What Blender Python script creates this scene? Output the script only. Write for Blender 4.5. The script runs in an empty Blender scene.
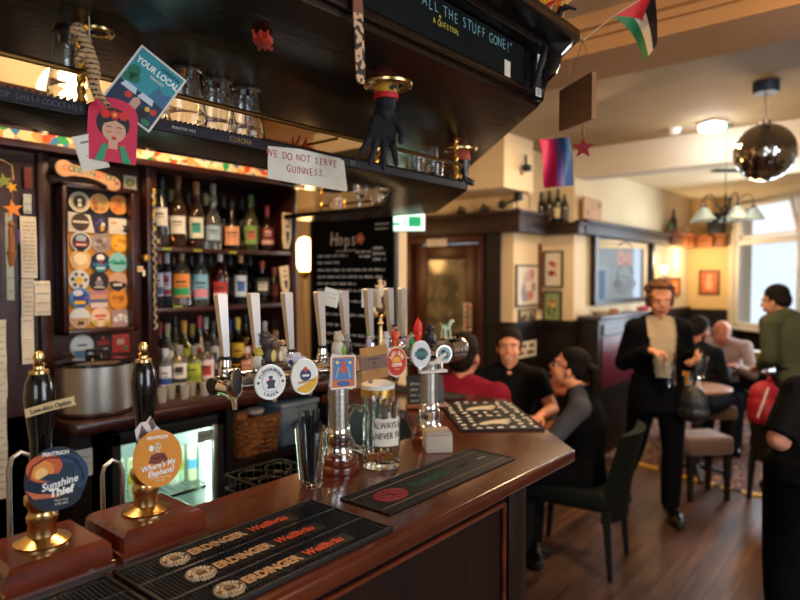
import bpy, bmesh, math, random
from mathutils import Vector, Matrix
R = math.radians
random.seed(4)
scene = bpy.context.scene
COL = scene.collection
# ------------------------------------------------------------ camera
EYE = Vector((0, 0, 1.62))
FPX = 622.0
cd = bpy.data.cameras.new('camera')
cam = bpy.data.objects.new('camera', cd)
COL.objects.link(cam)
cam.location = EYE
cam.rotation_euler = (math.pi/2 - R(2.12), 0, R(39.9))
cd.sensor_width = 36; cd.lens = 28.0
cd.clip_start = .05; cd.clip_end = 200
cd.dof.use_dof = True; cd.dof.focus_distance = 1.38; cd.dof.aperture_fstop = 2.4
scene.camera = cam
CR = cam.rotation_euler.to_matrix()
def ray(px, py): return CR @ Vector((px-400, 300-py, -FPX))
def PZ(px, py, z):
    d = ray(px, py); return EYE + d*((z-EYE.z)/d.z)
def PX(px, py, x):
    d = ray(px, py); return EYE + d*((x-EYE.x)/d.x)
def PY(px, py, y):
    d = ray(px, py); return EYE + d*((y-EYE.y)/d.y)
def PD(px, py, D):
    d = ray(px, py); return EYE + d*(D/FPX)
# ------------------------------------------------------------ world and colour management
scene.view_settings.view_transform = 'Standard'
scene.view_settings.look = 'None'
scene.view_settings.exposure = 0.28
scene.view_settings.gamma = 1
scene.view_settings.use_curve_mapping = False
w = bpy.data.worlds.new('sky'); scene.world = w; w.use_nodes = True
wn = w.node_tree.nodes; wl = w.node_tree.links
bg = wn['Background']
bg.inputs[0].default_value = (.80, .88, 1.0, 1)
bg.inputs[1].default_value = 1.05
# ------------------------------------------------------------ lights of the place and added fills
def area(name, loc, target, sx, sy, power, col, spread=180):
    l = bpy.data.lights.new(name, 'AREA'); l.shape = 'RECTANGLE'; l.size = sx; l.size_y = sy
    l.energy = power; l.color = col; l.spread = R(spread)
    o = bpy.data.objects.new(name, l); COL.objects.link(o); o.location = loc
    o.rotation_euler = (Vector(target)-Vector(loc)).to_track_quat('-Z', 'Y').to_euler()
    return o
def point(name, loc, power, col, r=.06):
    l = bpy.data.lights.new(name, 'POINT'); l.energy = power; l.color = col; l.shadow_soft_size = r
    o = bpy.data.objects.new(name, l); COL.objects.link(o); o.location = loc
    return o
WARM = (1.0, .56, .24); AMB = (1.0, .66, .36); COOL = (.78, .88, 1.0)
area('daylight_side_window', (2.40, 1.4, 1.65), (-1.0, 1.4, .7), 1.5, 2.4, 62, COOL)
area('added_rear_fill', (.9, -1.9, 1.7), (-1.2, 1.4, 1.1), 1.6, 1.3, 22, (.80, .89, 1.0))  # added cool fill for bar front and faces; the rear wall has no window
area('daylight_corner_window', (-.75, 7.45, 1.75), (-1.9, 4.5, .7), 1.3, 1.5, 60, COOL)
point('added_bar_fill', (-1.92, 1.35, 2.50), 30, AMB, .14)  # added warm fill for the back bar; no fitting hangs here
point('added_bar_fill', (-1.95, .35, 2.5), 20, AMB, .14)  # second added fill behind the bar, also without a fitting
point('gap_lamp_light', (-4.05, 3.66, 1.95), 9, WARM, .08)
area('added_lounge_fill', (-1.5, 4.25, 2.66), (-1.9, 3.6, 0), .4, .4, 22, AMB)  # added overhead fill for the people, no fitting there
point('far_wall_lamp_light', (-2.12, 8.3, 1.85), 15, (1, .76, .46), .08)
point('chandelier_light', (-.9, 4.75, 2.0), 16, AMB, .12)
point('added_room_fill', (.8, 1.9, 2.05), 6, (1.0, .55, .26), .12)  # added warm fill for the room in general, no real source
point('bulkhead_lamp_light', (PZ(712, 124, 2.73).x, PZ(712, 124, 2.73).y, 2.62), 5, (.85, .92, 1.0), .06)
point('added_customer_fill', (.2, .1, 2.45), 2, AMB, .10)  # added weak warm fill above the viewer, not a fitting
area('added_seating_fill', (.45, 2.35, 2.5), (-1.7, 3.6, 1.1), .35, .35, 15, AMB, 110)  # added fill aimed at the seated people, kept out of view
# ------------------------------------------------------------ materials
def lin(h):
    if not isinstance(h, str): return (*h[:3], 1)
    h = h.lstrip('#'); v = [int(h[i:i+2], 16)/255 for i in (0, 2, 4)]
    return (*[x/12.92 if x <= .04045 else ((x+.055)/1.055)**2.4 for x in v], 1)
def mat(name, col, rough=.5, metal=0, var=None, scale=(8, 8, 8), detail=4, bump=0, bscale=None, trans=0, ior=1.45, emit=None, es=0, coat=0, lo=.35, hi=.65, spec=None, sheen=0, alpha=1):
    m = bpy.data.materials.new(name); m.use_nodes = True
    n = m.node_tree.nodes; l = m.node_tree.links; b = n['Principled BSDF']
    b.inputs['Base Color'].default_value = lin(col); b.inputs['Roughness'].default_value = rough
    b.inputs['Metallic'].default_value = metal; b.inputs['IOR'].default_value = ior
    b.inputs['Transmission Weight'].default_value = trans; b.inputs['Coat Weight'].default_value = coat
    b.inputs['Coat Roughness'].default_value = .12
    b.inputs['Alpha'].default_value = alpha
    if spec is not None: b.inputs['Specular IOR Level'].default_value = spec
    if sheen: b.inputs['Sheen Weight'].default_value = sheen
    if emit: b.inputs['Emission Color'].default_value = lin(emit); b.inputs['Emission Strength'].default_value = es
    tc = n.new('ShaderNodeTexCoord'); mp = n.new('ShaderNodeMapping'); l.new(tc.outputs['Object'], mp.inputs[0])
    mp.inputs['Scale'].default_value = scale
    nz = n.new('ShaderNodeTexNoise'); nz.inputs['Scale'].default_value = 1; nz.inputs['Detail'].default_value = detail
    l.new(mp.outputs[0], nz.inputs[0])
    if var:
        r = n.new('ShaderNodeValToRGB'); r.color_ramp.elements[0].position = lo; r.color_ramp.elements[1].position = hi
        r.color_ramp.elements[0].color = lin(col); r.color_ramp.elements[1].color = lin(var)
        l.new(nz.outputs[0], r.inputs[0]); l.new(r.outputs[0], b.inputs['Base Color'])
    if bump:
        bp = n.new('ShaderNodeBump'); bp.inputs['Strength'].default_value = bump; bp.inputs['Distance'].default_value = .01
        if bscale:
            m2 = n.new('ShaderNodeMapping'); l.new(tc.outputs['Object'], m2.inputs[0]); m2.inputs['Scale'].default_value = bscale
            n2 = n.new('ShaderNodeTexNoise'); n2.inputs['Scale'].default_value = 1; n2.inputs['Detail'].default_value = 3
            l.new(m2.outputs[0], n2.inputs[0]); l.new(n2.outputs[0], bp.inputs['Height'])
        else: l.new(nz.outputs[0], bp.inputs['Height'])
        l.new(bp.outputs[0], b.inputs['Normal'])
    return m
_pm = {}
def pm(h, rough=.55):
    k = (h, rough)
    if k not in _pm: _pm[k] = mat('paint_'+h.strip('#'), h, rough)
    return _pm[k]
W_CAN = mat('dark_varnished_wood', '#090504', .27, var='#120a06', scale=(6, 1.2, 20), bump=.14, bscale=(60, 20, 60), coat=0)
W_BAR = mat('red_brown_bar_top', '#3e1a10', .2, var='#632b18', scale=(26, 1.6, 5), detail=6, bump=.015, coat=.4)
W_BARD = mat('dark_bar_front', '#1a0c08', .4, var='#28120b', scale=(9, 9, 1.2), bump=.08, bscale=(60, 60, 6))
W_BACK = mat('mahogany_back_bar', '#260d08', .33, var='#3c150c', scale=(8, 8, 1.4), bump=.06, bscale=(60, 60, 7), coat=.2)
W_RED = mat('polished_red_wood', '#4e1c10', .18, var='#74301a', scale=(45, 5, 20), detail=6, coat=.6)
W_OAK = mat('warm_oak', '#7a4320', .45, var='#9a5a2c', scale=(4, 20, 20))
W_TAB = mat('table_wood', '#8c5530', .35, var='#a86a3c', scale=(14, 3, 10))
W_BLK = mat('black_dado', '#0e0909', .45, var='#150d0a', scale=(6, 6, 1))
BRASS = mat('brass', '#d9b87c', .24, 1, bump=.04, bscale=(60, 60, 60))
GOLD = mat('pale_brass', '#e0b25a', .28, 1)
BROWNB = mat('dull_brass', '#8f6a38', .34, 1)
CHROME = mat('chrome', '#e4e2e0', .08, 1)
STEEL = mat('brushed_steel', '#b4aea6', .34, 1, bump=.12, bscale=(6, 6, 90))
ALU = mat('satin_aluminium', '#e6e3de', .40, 1)
GLASS = mat('clear_glass', '#fafdfb', .01, trans=1, ior=1.45)
BLACK = mat('black_gloss', '#0b0b0e', .12, coat=.6)
BLKM = mat('black_matt', '#0d0d0f', .6)
RUB = mat('black_rubber', '#0b0b0d', .6, bump=.3, bscale=(300, 300, 300))
CREAM = mat('cream_plaster', '#d9c39a', .8, var='#e0cca6', scale=(2, 2, 2), bump=.12, bscale=(70, 70, 70))
CREAM2 = mat('white_plaster', '#dccfb8', .8, bump=.15, bscale=(80, 80, 80))
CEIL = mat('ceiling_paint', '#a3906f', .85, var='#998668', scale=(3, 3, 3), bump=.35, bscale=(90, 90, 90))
WHITE = mat('white_frame', '#e6e4de', .4)
PAPER = mat('paper', '#e2dccb', .7, var='#d3cab4', scale=(12, 12, 12))
# ------------------------------------------------------------ mesh builder
class MB:
    def __init__(s, m=None):
        s.bm = bmesh.new(); s.mats = []; s.cur = 0; s.M = Matrix.Identity(4)
        if m: s.use(m)
    def use(s, m):
        if isinstance(m, str): m = pm(m)
        if m not in s.mats: s.mats.append(m)
        s.cur = s.mats.index(m); return s
    def at(s, M=None): s.M = M if M is not None else Matrix.Identity(4); return s
    def V(s, co): return s.bm.verts.new(s.M @ Vector(co))
    def F(s, vs):
        try: f = s.bm.faces.new(vs)
        except ValueError: return None
        f.material_index = s.cur; f.smooth = True; return f
    def box(s, x0, x1, y0, y1, z0, z1, bev=0, seg=2):
        return s.prism([(x0, y0), (x1, y0), (x1, y1), (x0, y1)], z0, z1, bev, seg)
    def prism(s, poly, z0, z1, bev=0, seg=2):
        a = [s.V((x, y, z0)) for x, y in poly]; b = [s.V((x, y, z1)) for x, y in poly]; n = len(poly)
        fs = [s.F(a[::-1]), s.F(b)] + [s.F([a[i], a[(i+1) % n], b[(i+1) % n], b[i]]) for i in range(n)]
        if bev:
            es = {e for f in fs if f for e in f.edges}
            bmesh.ops.bevel(s.bm, geom=list(es), offset=bev, segments=seg, profile=.5, affect='EDGES')
        return s
    def lathe(s, prof, seg=24, c=(0, 0, 0), M=None):
        old = s.M; s.M = s.M @ Matrix.Translation(c) @ (M if M is not None else Matrix.Identity(4))
        rs = []
        for r, z in prof:
            if r < 1e-6: rs.append([s.V((0, 0, z))])
            else: rs.append([s.V((r*math.cos(2*math.pi*i/seg), r*math.sin(2*math.pi*i/seg), z)) for i in range(seg)])
        for a, b in zip(rs, rs[1:]):
            for i in range(seg):
                j = (i+1) % seg
                if len(a) == 1 and len(b) == 1: continue
                if len(a) == 1: s.F([a[0], b[j], b[i]])
                elif len(b) == 1: s.F([a[i], a[j], b[0]])
                else: s.F([a[i], a[j], b[j], b[i]])
        s.M = old; return s
    def cyl(s, c, r, h, seg=20, M=None, r2=None):
        r2 = r if r2 is None else r2
        return s.lathe([(0, 0), (r, 0), (r2, h), (0, h)], seg, c, M)
    def tube(s, pts, r, seg=8, cap=True, closed=False, sq=None):
        pts = [Vector(p) for p in pts]; n = len(pts)
        if not isinstance(r, (list, tuple)): r = [r]*n
        up = None; rings = []
        for i, p in enumerate(pts):
            if closed: t = pts[(i+1) % n]-pts[i-1]
            else: t = pts[min(i+1, n-1)]-pts[max(i-1, 0)]
            t.normalize()
            if up is None:
                up = Vector((0, 0, 1)) if abs(t.z) < .9 else Vector((1, 0, 0))
            u = (up - t*up.dot(t))
            if u.length < 1e-5: u = t.orthogonal()
            u.normalize(); up = u; v = t.cross(u)
            rings.append([s.V(p+(u*math.cos(2*math.pi*k/seg)+v*math.sin(2*math.pi*k/seg)*(sq or 1))*r[i]) for k in range(seg)])
        m = n if closed else n-1
        for i in range(m):
            a, b = rings[i], rings[(i+1) % n]
            for k in range(seg): s.F([a[k], a[(k+1) % seg], b[(k+1) % seg], b[k]])
        if cap and not closed: s.F(rings[0][::-1]); s.F(rings[-1])
        return s
    def ell(s, c, r, seg=14, rings=9):
        if not isinstance(r, (list, tuple)): r = (r, r, r)
        old = s.M; s.M = s.M @ Matrix.Translation(c) @ Matrix.Diagonal((*r, 1))
        s.lathe([(math.sin(math.pi*i/rings) if 0 < i < rings else 0, -math.cos(math.pi*i/rings)) for i in range(rings+1)], seg)
        s.M = old; return s
    def loft(s, rings, cap=True):
        rr = [[s.V(p) for p in g] for g in rings]; n = len(rr[0])
        for a, b in zip(rr, rr[1:]):
            for k in range(n): s.F([a[k], a[(k+1) % n], b[(k+1) % n], b[k]])
        if cap: s.F(rr[0][::-1]); s.F(rr[-1])
        return s
    # flat artwork in the local XY plane
    def disc(s, cx, cy, r, z0=0, z1=.001, seg=32, sx=1):
        return s.prism([(cx+sx*r*math.cos(2*math.pi*i/seg), cy+r*math.sin(2*math.pi*i/seg)) for i in range(seg)], z0, z1)
    def rect(s, x0, x1, y0, y1, z0=0, z1=.001): return s.box(x0, x1, y0, y1, z0, z1)
    def star(s, cx, cy, r, z0=0, z1=.001, n=5, k=.42, a0=90):
        return s.prism([(cx+(r if i % 2 == 0 else r*k)*math.cos(R(a0+i*180/n)), cy+(r if i % 2 == 0 else r*k)*math.sin(R(a0+i*180/n))) for i in range(2*n)], z0, z1)
    def build(s, name, ang=35):
        bmesh.ops.recalc_face_normals(s.bm, faces=s.bm.faces[:])
        me = bpy.data.meshes.new(name); s.bm.to_mesh(me); s.bm.free()
        for m in s.mats: me.materials.append(m)
        me.set_sharp_from_angle(angle=R(ang))
        return me
def link(name, me, parent=None, loc=None, M=None):
    o = bpy.data.objects.new(name, me); COL.objects.link(o)
    if parent: o.parent = parent
    if M is not None: o.matrix_local = M
    elif loc is not None: o.location = loc
    return o
def tag(o, label, cat, group=None):
    o['label'] = label; o['category'] = cat
    if group: o['group'] = group
    return o
def T(name, label, cat, loc=(0, 0, 0), rz=0, group=None, M=None):
    o = bpy.data.objects.new(name, None); COL.objects.link(o); o.empty_display_size = .05
    if M is not None: o.matrix_world = M
    else: o.location = loc; o.rotation_euler = (0, 0, rz)
    return tag(o, label, cat, group)
def P(name, mb, parent, label=None, ang=35, M=None):
    o = link(name, mb.build(name, ang), parent, M=M)
    if label: o['label'] = label
    return o
def S(name, mb, parent=None):
    o = link(name, mb.build(name), parent)
    if not parent: o['kind'] = 'structure'
    return o
def ONE(name, mb, label, cat, loc=(0, 0, 0), rz=0, group=None, M=None, ang=35):
    o = link(name, mb.build(name, ang), M=M, loc=loc)
    if M is None: o.rotation_euler = (0, 0, rz)
    return tag(o, label, cat, group)
def dup(root, M=None, loc=None, label=None):
    r = root.copy(); COL.objects.link(r)
    if M is not None: r.matrix_world = M
    if loc is not None: r.location = loc
    if label: r['label'] = label
    for ch in root.children:
        c = ch.copy(); COL.objects.link(c); c.parent = r
        for g in ch.children:
            d = g.copy(); COL.objects.link(d); d.parent = c
    return r
def face(loc, n, roll=0, tilt=0):
    """local XY plane faces the direction n; local +y is up"""
    n = Vector(n).normalized(); up = Vector((0, 0, 1)); x = up.cross(n).normalized(); y = n.cross(x)
    m = Matrix((x, y, n)).transposed().to_4x4()
    return Matrix.Translation(loc) @ m @ Matrix.Rotation(R(roll), 4, 'Z') @ Matrix.Rotation(R(tilt), 4, 'X')
FXN = (1, 0, 0); FYN = (0, -1, 0)
def textmesh(body, size, m, ext=.0004, shear=0, align='CENTER', bold=0, sx=1):
    c = bpy.data.curves.new('lettering', 'FONT'); c.body = body; c.size = size; c.extrude = ext; c.shear = shear
    c.align_x = align; c.align_y = 'CENTER'; c.offset = bold; c.resolution_u = 3
    o = bpy.data.objects.new('tmp', c); COL.objects.link(o)
    dg = bpy.context.evaluated_depsgraph_get()
    me = bpy.data.meshes.new_from_object(o.evaluated_get(dg))
    bpy.data.objects.remove(o); bpy.data.curves.remove(c)
    if sx != 1:
        for v in me.vertices: v.co.x *= sx
    me.materials.clear(); me.materials.append(pm(m) if isinstance(m, str) else m)
    return me
def TX(body, size, m, parent, x=0, y=0, z=.001, rot=0, name='lettering', M=None, **k):
    o = link(name, textmesh(body, size, m, **k), parent)
    B = Matrix.Translation((x, y, z)) @ Matrix.Rotation(R(rot), 4, 'Z')
    o.matrix_local = M @ B if M is not None else B
    return o
def ARC(body, size, m, parent, rad, a0, a1, z=.001, cx=0, cy=0, inner=False, bold=0, name='lettering', sx=1, M=None):
    """letters around a circle, joined into one mesh"""
    bm = bmesh.new(); n = len(body)
    for i, ch in enumerate(body):
        if ch == ' ': continue
        a = R(a0+(a1-a0)*(i/(n-1) if n > 1 else .5)); me = textmesh(ch, size, m, bold=bold)
        rot = a+math.pi/2 if inner else a-math.pi/2
        T4 = Matrix.Translation((cx+sx*rad*math.cos(a), cy+rad*math.sin(a), z)) @ Matrix.Rotation(rot, 4, 'Z')
        me.transform(T4); bm.from_mesh(me); bpy.data.meshes.remove(me)
    me = bpy.data.meshes.new(name); bm.to_mesh(me); bm.free(); me.materials.append(pm(m) if isinstance(m, str) else m)
    return link(name, me, parent, M=M)
def scribble(mb, x0, x1, y, h, z=.001, seed=0, r=.0012, gap=.12):
    """a line of small illegible handwriting"""
    rnd = random.Random(seed); x = x0
    while x < x1:
        L = rnd.uniform(.02, .06)*(h/.012); pts = []; e = min(x+L, x1); k = 0
        while x < e:
            pts.append((x, y+(h*.5 if k % 2 else -h*.4)*rnd.uniform(.5, 1), z)); x += h*.28; k += 1
        if len(pts) > 1: mb.tube(pts, r, 4)
        x += h*.7
    return mb

def HW(body, size, m, parent, x=0, y=0, z=.0004, rot=0, name='handwriting', M=None, sx=.8, thin=-.0003, seed=1, jit=1.0, gap=.62, ext=.0003):
    """hand written line: separate jittered letters joined into one mesh, centred on x"""
    rnd = random.Random(seed); bm = bmesh.new(); adv = []; cx = 0
    for ch in body:
        wd = size*gap*(.45 if ch in "I.,'\"" else .7 if ch == ' ' else 1.25 if ch in 'WM' else 1.0); adv.append(cx+wd/2); cx += wd
    for ch, a in zip(body, adv):
        if ch == ' ': continue
        me = textmesh(ch, size*rnd.uniform(.92, 1.08), m, bold=thin*size/.03, sx=sx, ext=ext)
        me.transform(Matrix.Translation((a-cx/2, rnd.uniform(-.05, .05)*size*jit, 0)) @ Matrix.Rotation(R(rnd.uniform(-7, 7)*jit), 4, 'Z')); bm.from_mesh(me); bpy.data.meshes.remove(me)
    me = bpy.data.meshes.new(name); bm.to_mesh(me); bm.free(); me.materials.append(pm(m) if isinstance(m, str) else m)
    B = Matrix.Translation((x, y, z)) @ Matrix.Rotation(R(rot), 4, 'Z')
    return link(name, me, parent, M=(M @ B if M is not None else B))
# ------------------------------------------------------------ room shell
def wood_floor():
    m = bpy.data.materials.new('floor_boards'); m.use_nodes = True; n = m.node_tree.nodes; l = m.node_tree.links; b = n['Principled BSDF']
    tc = n.new('ShaderNodeTexCoord'); mp = n.new('ShaderNodeMapping'); mp.inputs['Rotation'].default_value = (0, 0, R(90)); l.new(tc.outputs['Object'], mp.inputs[0])
    br = n.new('ShaderNodeTexBrick'); br.inputs['Scale'].default_value = 1; br.inputs['Brick Width'].default_value = 1.6; br.inputs['Row Height'].default_value = .115
    br.inputs['Mortar Size'].default_value = .0025; br.inputs['Color1'].default_value = lin('#73543f'); br.inputs['Color2'].default_value = lin('#4f382a'); br.inputs['Mortar'].default_value = lin('#1c100b')
    l.new(mp.outputs[0], br.inputs[0])
    m2 = n.new('ShaderNodeMapping'); m2.inputs['Scale'].default_value = (14, 1.3, 1); l.new(tc.outputs['Object'], m2.inputs[0])
    nz = n.new('ShaderNodeTexNoise'); nz.inputs['Scale'].default_value = 1.5; nz.inputs['Detail'].default_value = 6; l.new(m2.outputs[0], nz.inputs[0])
    r = n.new('ShaderNodeValToRGB'); r.color_ramp.elements[0].position = .3; r.color_ramp.elements[1].position = .7
    r.color_ramp.elements[0].color = (.35, .33, .33, 1); r.color_ramp.elements[1].color = (1.25, 1.15, 1.1, 1); l.new(nz.outputs[0], r.inputs[0])
    mx = n.new('ShaderNodeMix'); mx.data_type = 'RGBA'; mx.blend_type = 'MULTIPLY'; mx.inputs[0].default_value = 1
    l.new(br.outputs[0], mx.inputs[6]); l.new(r.outputs[0], mx.inputs[7]); l.new(mx.outputs[2], b.inputs['Base Color'])
    b.inputs['Roughness'].default_value = .32
    bp = n.new('ShaderNodeBump'); bp.inputs['Strength'].default_value = .25; bp.inputs['Distance'].default_value = .004; l.new(nz.outputs[0], bp.inputs['Height']); l.new(bp.outputs[0], b.inputs['Normal'])
    return m
def carpet_mat():
    m = bpy.data.materials.new('patterned_carpet'); m.use_nodes = True; n = m.node_tree.nodes; l = m.node_tree.links; b = n['Principled BSDF']
    tc = n.new('ShaderNodeTexCoord'); vo = n.new('ShaderNodeTexVoronoi'); vo.inputs['Scale'].default_value = 13; l.new(tc.outputs['Object'], vo.inputs[0])
    nz = n.new('ShaderNodeTexNoise'); nz.inputs['Scale'].default_value = 9; nz.inputs['Detail'].default_value = 5; l.new(tc.outputs['Object'], nz.inputs[0])
    mx0 = n.new('ShaderNodeMix'); mx0.data_type = 'FLOAT'; mx0.inputs[0].default_value = .5; l.new(vo.outputs['Distance'], mx0.inputs[2]); l.new(nz.outputs[0], mx0.inputs[3])
    r = n.new('ShaderNodeValToRGB'); cr = r.color_ramp; cr.elements[0].position = .28; cr.elements[0].color = lin('#3a2320'); cr.elements[1].position = .75; cr.elements[1].color = lin('#7a5c4a')
    for p, c in ((.38, '#6e2f28'), (.46, '#a78468'), (.52, '#39424a'), (.6, '#6b3a30')): e = cr.elements.new(p); e.color = lin(c)
    cr.interpolation = 'CONSTANT'
    l.new(mx0.outputs[0], r.inputs[0]); l.new(r.outputs[0], b.inputs['Base Color']); b.inputs['Roughness'].default_value = .95
    return m
S('floor', MB(wood_floor()).box(-6.2, 2.7, -2.3, 9.3, -.08, 0))
CARP = carpet_mat()
mb = MB(CARP).prism([(-2.36, 5.42), (-1.85, 5.42), (-1.0, 5.18), (-.84, 5.27), (.6, 5.2), (1.45, 5.35), (-1.95, 8.78), (-2.36, 8.78)], .001, .012)
rug = T('carpet', 'patterned red brown carpet covering the window end of the floor', 'carpet')
P('pile', mb, rug)
YES = mat('yellow_edge_strip', '#e0a523', .4)
for a, b in (((-1.85, 5.41), (-1.66, 5.357)), ((-1.50, 5.305), (-1.3, 5.25)), ((-1.25, 5.235), (-1.19, 5.22)), ((-1.13, 5.2), (-1.07, 5.185)), ((-.99, 5.17), (-.62, 5.24))):
    d = (Vector(b)-Vector(a)).normalized(); nrm = Vector((-d.y, d.x))*.03
    mb = MB(YES); mb.prism([tuple(Vector(a)-nrm), tuple(Vector(b)-nrm), tuple(Vector(b)+nrm), tuple(Vector(a)+nrm)], .003, .016); P('edge_strip', mb, rug, 'bright yellow edging strip')

# ceilings and beams
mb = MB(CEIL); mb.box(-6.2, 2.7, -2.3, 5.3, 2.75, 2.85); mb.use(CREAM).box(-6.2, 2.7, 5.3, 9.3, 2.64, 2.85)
S('ceiling', mb)
BEAMM = mat('beam_paint', '#a47c50', .8, var='#9a7248', scale=(2, 2, 2), bump=.1, bscale=(50, 50, 50))
mb = MB(BEAMM); mb.box(-6, 2.6, 2.66, 3.04, 2.60, 2.76); mb.box(-6, 2.6, 2.60, 2.665, 2.69, 2.76); mb.box(-6, 2.6, 3.035, 3.07, 2.71, 2.76)
mb.box(-6, 2.6, 2.635, 2.655, 2.66, 2.70)
S('trim_1', mb)
mb = MB(CREAM2); mb.box(-2.4, 2.6, 5.28, 5.5, 2.50, 2.76)
S('trim_2', mb)
mb = MB(CREAM); mb.box(-5.9, -2.5, 4.25, 4.72, 2.32, 2.76)
S('trim_3', mb)
# back-bar side wall (dark boards below, plaster above)
mb = MB(CREAM); mb.box(-3.12, -3.0, -2.2, 2.20, 0, 2.76)
S('wall_left', mb)
# door wall and stepped pier
mb = MB(CREAM)
mb.box(-6.1, -3.79, 4.72, 4.86, 0, 2.76); mb.box(-3.79, -2.98, 4.72, 4.86, 2.0, 2.76); mb.box(-2.98, -2.68, 4.72, 4.86, 0, 2.76)
mb.box(-2.8, -2.68, 4.86, 5.27, 0, 2.76); mb.box(-2.8, -2.38, 5.27, 5.4, 0, 2.76)
S('wall_door_side', mb)
mb = MB(CREAM); mb.box(-2.5, -2.38, 5.4, 8.85, 0, 2.76)
S('wall_mirror_side', mb)
mb = MB(mat('warm_plaster', '#d9b678', .8, bump=.1, bscale=(60, 60, 60))); mb.box(-2.5, -1.9, 8.85, 8.97, 0, 2.76)
S('wall_far', mb)
# canted window wall, local x along the wall from (-1.9,8.85) towards (2.5,4.45)
CW = Matrix.Translation((-1.9, 8.85, 0)) @ Matrix.Rotation(R(-45), 4, 'Z')
L = 6.2
mb = MB(CREAM2).at(CW)
mb.box(0, .10, 0, .25, 0, 2.76); mb.box(.10, 2.35, 0, .25, 0, 1.0); mb.box(.10, 2.35, 0, .25, 2.56, 2.76)
mb.box(2.35, 2.6, 0, .25, 0, 2.76); mb.box(2.6, 4.6, 0, .25, 0, .9); mb.box(2.6, 4.6, 0, .25, 2.4, 2.76); mb.box(4.6, L, 0, .25, 0, 2.76)
S('wall_window_side', mb)
def window(name, M, x0, x1, z0, z1, mull, trans, hopper=True):
    r = bpy.data.objects.new(name, None); COL.objects.link(r); r['kind'] = 'structure'; r.matrix_world = M
    m = MB(WHITE); f = .055
    m.box(x0, x0+f, .03, .12, z0, z1, .006); m.box(x1-f, x1, .03, .12, z0, z1, .006)
    m.box(x0, x1, .03, .12, z1-f, z1, .006); m.box(x0, x1, .03, .12, z0, z0+f, .006)
    m.box(x0, x1, .03, .12, trans-.035, trans+.035, .006)
    for q in mull: m.box(q-.028, q+.028, .03, .12, z0, z1, .006)
    P('frame', m, r)
    m = MB(WHITE); m.box(x0-.05, x1+.05, -.07, .06, z0-.035, z0, .008); P('sill', m, r)
    g = MB(mat('window_glass', '#f2f7fa', .02, trans=1, ior=1.02)); g.box(x0+f, x1-f, .07, .076, z0+f, trans-.035); P('pane', g, r)
    if hopper:
        xs = [x0+f]+[q for q in mull]+[x1-f]
        for a, b in zip(xs, xs[1:]):
            h = MB(WHITE); Q = Matrix.Translation((0, .05, trans+.045)) @ Matrix.Rotation(R(14), 4, 'X'); h.at(Q)
            hh = z1-trans-.10
            h.box(a+.03, a+.065, 0, .04, 0, hh); h.box(b-.065, b-.03, 0, .04, 0, hh); h.box(a+.03, b-.03, 0, .04, 0, .035); h.box(a+.03, b-.03, 0, .04, hh-.035, hh)
            P('hopper_sash', h, r)
    return r
window('window_1', CW, .10, 2.35, 1.0, 2.56, [1.20], 2.05)
window('window_2', CW, 2.6, 4.6, .9, 2.4, [3.27, 3.93], 1.9, False)
# right hand wall with its big window, and the wall behind the viewer
mb = MB(CREAM); mb.box(2.5, 2.65, 2.75, 4.6, 0, 2.76); mb.box(2.5, 2.65, -2.2, .0, 0, 2.76); mb.box(2.5, 2.65, 0, 2.75, 0, .8); mb.box(2.5, 2.65, 0, 2.75, 2.45, 2.76)
S('wall_right', mb)
window('window_3', Matrix.Translation((2.5, 2.75, 0)) @ Matrix.Rotation(R(-90), 4, 'Z'), 0, 2.75, .8, 2.45, [.9, 1.83], 1.9, False)
mb = MB(CREAM); mb.box(-3.0, 2.6, -2.3, -2.2, 0, 2.76)
S('wall_rear', mb)
mb = MB(CREAM); mb.box(-6.2, -6.1, 2.1, 4.86, 0, 2.76); mb.box(-6.1, -3.12, 2.10, 2.20, 0, 2.76)
S('wall_corridor', mb)
# facade across the street
FAC = mat('street_facade', '#dcd6ca', .9, var='#cfc8bc', scale=(1, 1, 3))
mb = MB(FAC).at(CW); mb.box(-4, 9, 9, 9.6, -1, 5.2)
fc = T('street_building', 'pale rendered building across the street, seen through the windows', 'building')
P('facade', mb, fc)
for i in range(6):
    wx = -2.6+i*2
    for z in (.3, 3.1):
        wmb = MB(WHITE).at(CW); wmb.box(wx-.6, wx+.6, 8.93, 9.0, z, z+1.6, .01); wo = P('window', wmb, fc)
        wmb = MB(mat('pale_pane', '#8fa0ac', .1)).at(CW); wmb.box(wx-.52, wx+.52, 8.9, 8.935, z+.08, z+1.52); P('pane', wmb, wo)
mb = MB(pm('#77736e')).at(CW); mb.box(-6, 11, .3, 9, -.9, -.8); S('trim_4', mb)
# dado, plate shelf
mb = MB(W_BLK)
mb.box(-2.68, -2.655, 4.72, 5.27, 0, 1.2); mb.box(-2.98, -2.68, 4.695, 4.72, 0, 1.2); mb.box(-2.68, -2.38, 5.245, 5.27, 0, 1.2)
mb.box(-2.38, -2.355, 5.27, 8.85, 0, 1.2); mb.box(-2.38, -1.9, 8.825, 8.85, 0, 1.2)
mb.box(-2.68, -2.64, 4.71, 5.24, 1.18, 1.23); mb.box(-2.98, -2.64, 4.68, 4.72, 1.18, 1.23); mb.box(-2.68, -2.34, 5.22, 5.26, 1.18, 1.23); mb.box(-2.38, -2.34, 5.24, 8.84, 1.18, 1.23)
mb.at(CW); mb.box(0, 2.6, -.03, 0, 0, .96); mb.at()
S('trim_5', mb)
PSH = mat('plate_shelf_wood', '#1a0c08', .55, var='#32180f', scale=(4, 4, 10))
mb = MB(PSH)
mb.box(-3.95, -2.56, 4.60, 4.72, 2.0, 2.15, .004); mb.box(-3.97, -2.54, 4.57, 4.72, 2.15, 2.18, .004)
mb.box(-2.68, -2.56, 4.72, 5.16, 2.0, 2.15, .004); mb.box(-2.68, -2.54, 4.72, 5.14, 2.15, 2.18, .004)
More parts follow.
